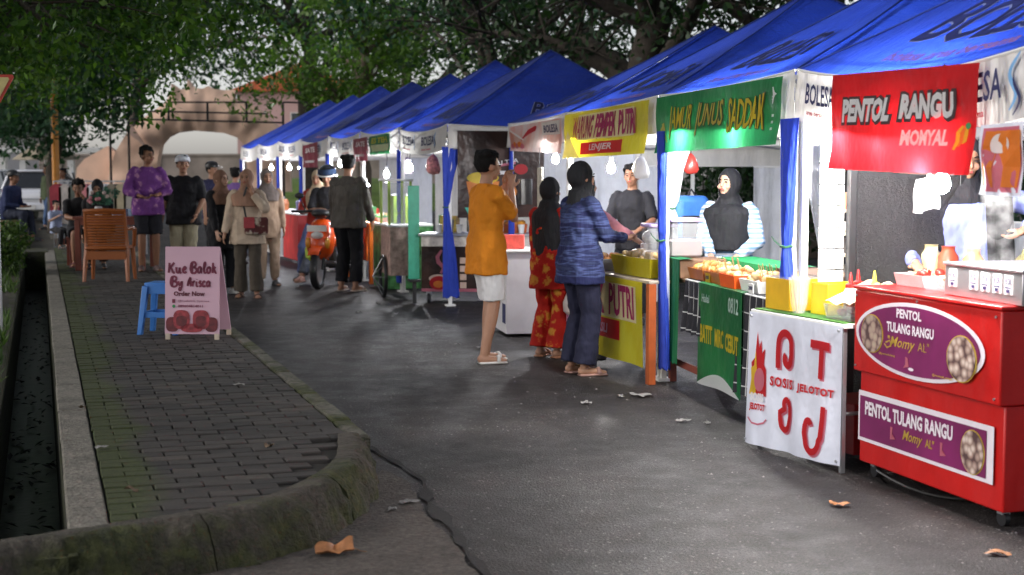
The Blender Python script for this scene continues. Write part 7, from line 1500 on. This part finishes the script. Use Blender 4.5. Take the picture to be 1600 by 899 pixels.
sw = thing('log_seat', 'low block seat under the man in the navy jacket', 'seat', (x-.35, y+.35, .2), R(10)); boxpart('block', plain('tan_block', (.3, .22, .12), .8), sw, -.35, .35, -.18, .2, 0, .44)
q = D(76, 344, 38); person('person in an olive shirt and jeans beside the silver car', q.x, 38, 0, R(-40), 1.70, top=cloth('olive_shirt', (.06, .08, .04)), bottom=cloth('mid_jeans', (.05, .09, .18)), vox=.016, la=(.22, -.25, .085), ra=(-.1, .15, .085), sk=SK1)
person('person in a grey shirt right of the orange pole', D(99, 300, 34).x, 34, 0, R(-20), 1.6, top=cloth('grey_shirt', (.2, .22, .25)), bottom=BLKC, vox=.016, sk=SK2)
# sellers
q = D(1137, 300, 10.95); seller = person('seller in a black headscarf and blue striped shirt behind the green table', q.x, 10.85, 0, R(-28), 1.53, top=cloth('striped_shirt', (.66, .70, .78), (.22, .38, .58), kind='stripes', sc=1.5, fold=.5), bottom=BLKC, sk=SK3, vox=.008, hijab=BLKJ, hij_len=.40, lh=(.16, -.26, 1.0), rh=(-.04, -.32, 1.00), lhh=(.9, .3, -1), rhh=(-.9, .2, -1), head=(-14, -5), fit=1.15, build=1.02, curl=1.4)
m = MB(); pw = Vector(seller['wr'][-1])*seller['k']+Vector((.03, -.09, -.01)); m.tube([pw, pw+Vector((.09, -.02, .012))], .006, 6); m.build('pen', WHT, seller['t'])
q = D(988, 300, 14.5); person('stall worker in a black T-shirt at the back of the yellow stall', q.x, 14.5, 0, R(-20), 1.58, top=cloth('worker_tee', (.018, .018, .022)), bottom=BLKC, sk=SK2, vox=.012, sleeve=.5, lh=(.15, -.3, 1.02), rh=(-.1, -.3, 1.0), lhh=(.8, .2, -1), rhh=(-.8, .2, -1))
q = D(1080, 340, 14.0); bp = thing('backpack', 'blue backpack propped behind the lilac lidded tub', 'backpack', (q.x, 14.0, 1.05), R(10)); bevel(MB().box(-.16, .16, -.1, .1, -.18, .24).build('pack', plain('pack_blue', (.04, .18, .55), .6, var=.2), bp), .06, 3); boxpart('pocket', plain('pack_black', (.02, .02, .02), .6), bp, -.12, .12, -.14, -.102, -.15, .05); m = MB(); m.tube([(-.04, 0, .24), (0, 0, .30), (.04, 0, .24)], .01, 6); m.build('handle', BLK, bp)
q = D(1505, 320, 8.0); lav = person('woman in a lavender blouse and black scarf cooking in the red stall', q.x, 8.0, 0, R(-12), 1.70, top=cloth('lavender_blouse', (.20, .235, .50), fold=.7), bottom=BLKC, sk=SK1, vox=.008, hijab=BLKJ, hij_len=.10, lh=(.30, -.30, 1.22), rh=(-.26, -.24, 1.02), lhh=(1, .1, .1), rhh=(-.9, .3, -1), head=(15, 12), fit=1.12, build=1.06, lhd=(-.8, -.3, -.5))
q = D(1600, 380, 6.95); person('person in an olive jacket cut off by the right edge of the picture', q.x+.06, 7.15, 0, R(60), 1.38, top=cloth('olive_jacket', (.10, .10, .045)), bottom=BLKC, sk=SK1, vox=.010, hair='short', hairm=HAIRM, fit=1.2, lean=(0, -.12))
sc2 = thing('striped_scarf_end', 'black scarf panel hanging over the lavender blouse', 'scarf', (lav['t'].location.x+.10, 8.0-.24, 1.0), R(-12)); soft(MB().sheet(lambda u, v: Vector((-.06+.14*u+.03*v, -.02*math.sin(u*9)-.02, .40-.46*v)), 12, 12).build('cloth', BLKJ, sc2), 60); sc2.name = 'scarf'

# ================================================================== CLUTTER
def cable(label, pts, group=None):
    m = MB(); ps = []
    for a, b in zip(pts, pts[1:]):
        a, b = Vector(a), Vector(b)
        for i in range(8): t = i/8; q = a.lerp(b, t); q.z -= .07*4*t*(1-t); ps.append(q)
    ps.append(Vector(pts[-1])); m.tube(ps, .006, 4); setp(m.build('power_cable', CORD), label, 'cable', group)
cable('black power cable sagging from bulb to bulb under the near tents', [FA.w(.10, y, 1.97) for y in (-2.8, -1.22, -.66, .92, 1.98, 2.9, 4.6, 5.8, 7.4, 8.8)])
cable('black power cable sagging along the front of the far tents', [FE.w(.12, y, 1.96) for y in (0, 2.1, 4.2, 6.3, 8.4, 10.5, 12.6, 14.6)])
cable('thin cable lying on the road under the red cart', [FC.w(.3, 1.2, .01), FC.w(-.04, .9, .085), FC.w(.25, .3, .085), FC.w(.5, -.3, .08)])
def hang_bag(lb, p, c, s=.1):
    t = thing('hanging_bag', lb, 'plastic bag', p); m = MB(); rg = random.Random(int(p[0]*1000)); n = 12
    prof = [(.02, 0), (.35, -.25), (.6, -.6), (.75, -1.2), (.8, -1.8), (.6, -2.2), (.1, -2.3)]; vs = []
    for r, z in prof:
        for j in range(n): a = 2*math.pi*j/n; k = 1+.18*math.sin(3*a+z*2)+rg.uniform(-.08, .08); vs.append((math.cos(a)*r*s*k, math.sin(a)*r*s*.7*k, z*s))
    m.add(vs, [(i*n+j, i*n+(j+1) % n, (i+1)*n+(j+1) % n, (i+1)*n+j) for i in range(len(prof)-1) for j in range(n)]+[tuple(range(n)), tuple((len(prof)-1)*n+q for q in reversed(range(n)))])
    soft(m.build('film', c, t), 80); m = MB(); m.tube([(0, 0, 0), (0, 0, s*.8)], .003, 4); m.build('string', CORD, t)
hang_bag('bunch of clear plastic bags hung beside the blue curtain in the green stall', FA.w(.25, .45, 1.62), CLEAR, .10)
hang_bag('red plastic bags hung in the yellow stall under the banner', FA.w(.4, 3.2, 1.66), plain('bag_red_film', (.5, .05, .04), .3), .07)
hang_bag('white plastic bags hung in the yellow stall by the navy scarf', FA.w(.5, 5.0, 1.66), glassy('bag_white_film', (.8, .8, .8), .3, .7), .09)
hang_bag('striped snack packets hung at the far end of the yellow stall', FA.w(.9, 5.6, 1.7), plain('snack_pack', (.55, .25, .3), .4, var=.7, scale=30), .09)
hang_bag('green snack packets hung over the black drinks cart', FE.w(.5, .6, 1.72), plain('snack_green', (.15, .35, .12), .4, var=.7, scale=30), .08)
hang_bag('pink and white packets hung over the pink cart', FE.w(.3, 1.6, 1.74), plain('snack_pink', (.60, .22, .22), .4, var=.6, scale=30), .11)
hang_bag('dark packets hung above the green printed counter', FE.w(.3, 2.8, 1.72), plain('snack_dark', (.12, .1, .12), .4, var=.7, scale=30), .10)
# extra goods
def card(lb, p, rz, wd, hh, c, s):
    t = thing('price_card', lb, 'price card', p, rz); f = lambda u, v: Vector((0, wd*(1-u), hh*v)); boxpart('card', c, t, .001, .006, 0, wd, 0, hh, bw=0); letter(f, s, .1, .9, .35, .75, NAVY, t, .003, .04)
card('small yellow price card leaning on the fritter trays', FA.w(.07, 1.70, .783), FA.a, .09, .06, INKY, '1000'); card('small white price card beside the pale tray of skewers', FA.w(.05, .80, .783), FA.a, .08, .06, WHT, '2000')
card('white price card on the yellow stall table', FY.w(-.01, 1.0, .747), FY.a, .12, .08, WHT, '5000')
for i, (x_, y_, c_, lb) in enumerate(((.72, -.35, (.6, .1, .05), 'red sauce jug at the left end of the long white counter'), (.72, -.15, (.7, .6, .3), 'pale jar second from the left on the long white counter'), (.75, .03, (.2, .35, .15), 'green tub at the very left end of the long white counter'), (.72, -.62, (.55, .3, .1), 'amber jug on the long white counter short of the black board'))):
    m = MB(); m.lathe([(.045, 0), (.055, .02), (.055, .11), (.035, .14), (.035, .16), (.04, .165)], 14); o = soft(m.build('jar', plain('clutter_jar_%d' % i, c_, .3, var=.2)), 50); o.location = FA.w(x_, y_, .957); setp(o, lb, 'jar')
for i in range(6):
    m = MB(); m.lathe([(.036, 0), (.045, .11+.03*(i % 3)), (.047, .115+.03*(i % 3))], 12); o = m.build('paper_cup', plain('cup_kraft' if i % 2 else 'cup_white', (.45, .30, .18) if i % 2 else (.7, .7, .7), .5)); o.location = FY.w(.42, .12+.11*i, .747); setp(o, ['white', 'brown'][i % 2]+' paper cup behind the dumpling tray, '+['nearest', 'second', 'third', 'fourth', 'fifth', 'farthest'][i]+' of six', 'cup', 'cups behind the dumpling tray')
gcl = [(.7, .5, .1), (.6, .08, .06), (.12, .4, .15), (.65, .62, .6), (.2, .25, .55)]
spots_ = [('on the green printed counter', FE.w(.25, 2.72, .852)), ('at the left of the orange counter', FE.w(.2, 4.5, .842)), ('in the middle of the orange counter', FE.w(.1, 4.2, .842)), ('at the back of the orange counter', FE.w(.45, 3.7, .842)), ('on the right of the black drinks cart', Frame(-.50, 16.70, R(84)).w(.2, -.30, .813)), ('at the back of the black drinks cart', Frame(-.50, 16.70, R(84)).w(.40, .2, .813)), ('on top of the white box counter', Frame(-.12, 13.65, FA.a).w(.2, -.2, .802))]
for i, (wh, p) in enumerate(spots_):
    t = thing('snack_box', ['yellow', 'red', 'green', 'pale', 'blue'][i % 5]+' box of snacks '+wh, 'box', p, FE.a+.2*i); boxpart('carton', plain('snackbox_%d' % (i % 5), gcl[i % 5], .5, var=.35, scale=10), t, 0, .16, 0, .2, 0, .13+.03*(i % 3)); boxpart('flap', plain('snackbox_%d' % ((i+2) % 5), gcl[(i+2) % 5], .5, var=.35, scale=10), t, .0, .16, .202, .215, .05, .2)
# curled dead leaves on pavement and drain edge
for i, (px_, py_, wh) in enumerate(((205, 770, 'close to the mossy end of the pavement'), (128, 640, 'on the pale coping of the drain'), (420, 700, 'near the kerb stones'))):
    q = P(px_, py_, WZ); m = MB(); m.sheet(lambda u, v: Vector((.06*(u-.5), .035*(v-.5)*math.sin(math.pi*(.1+.8*u)), .012+.012*math.sin(u*5+i)*(2*v-1)**2)), 8, 5); o = m.build('small_leaf', plain('dead_leaf', (.13, .085, .05), .7, var=.4)); o.location = (q.x, q.y, WZ+.004); o.rotation_euler = (0, 0, i*1.3); setp(o, 'small curled dead leaf '+wh, 'leaf')
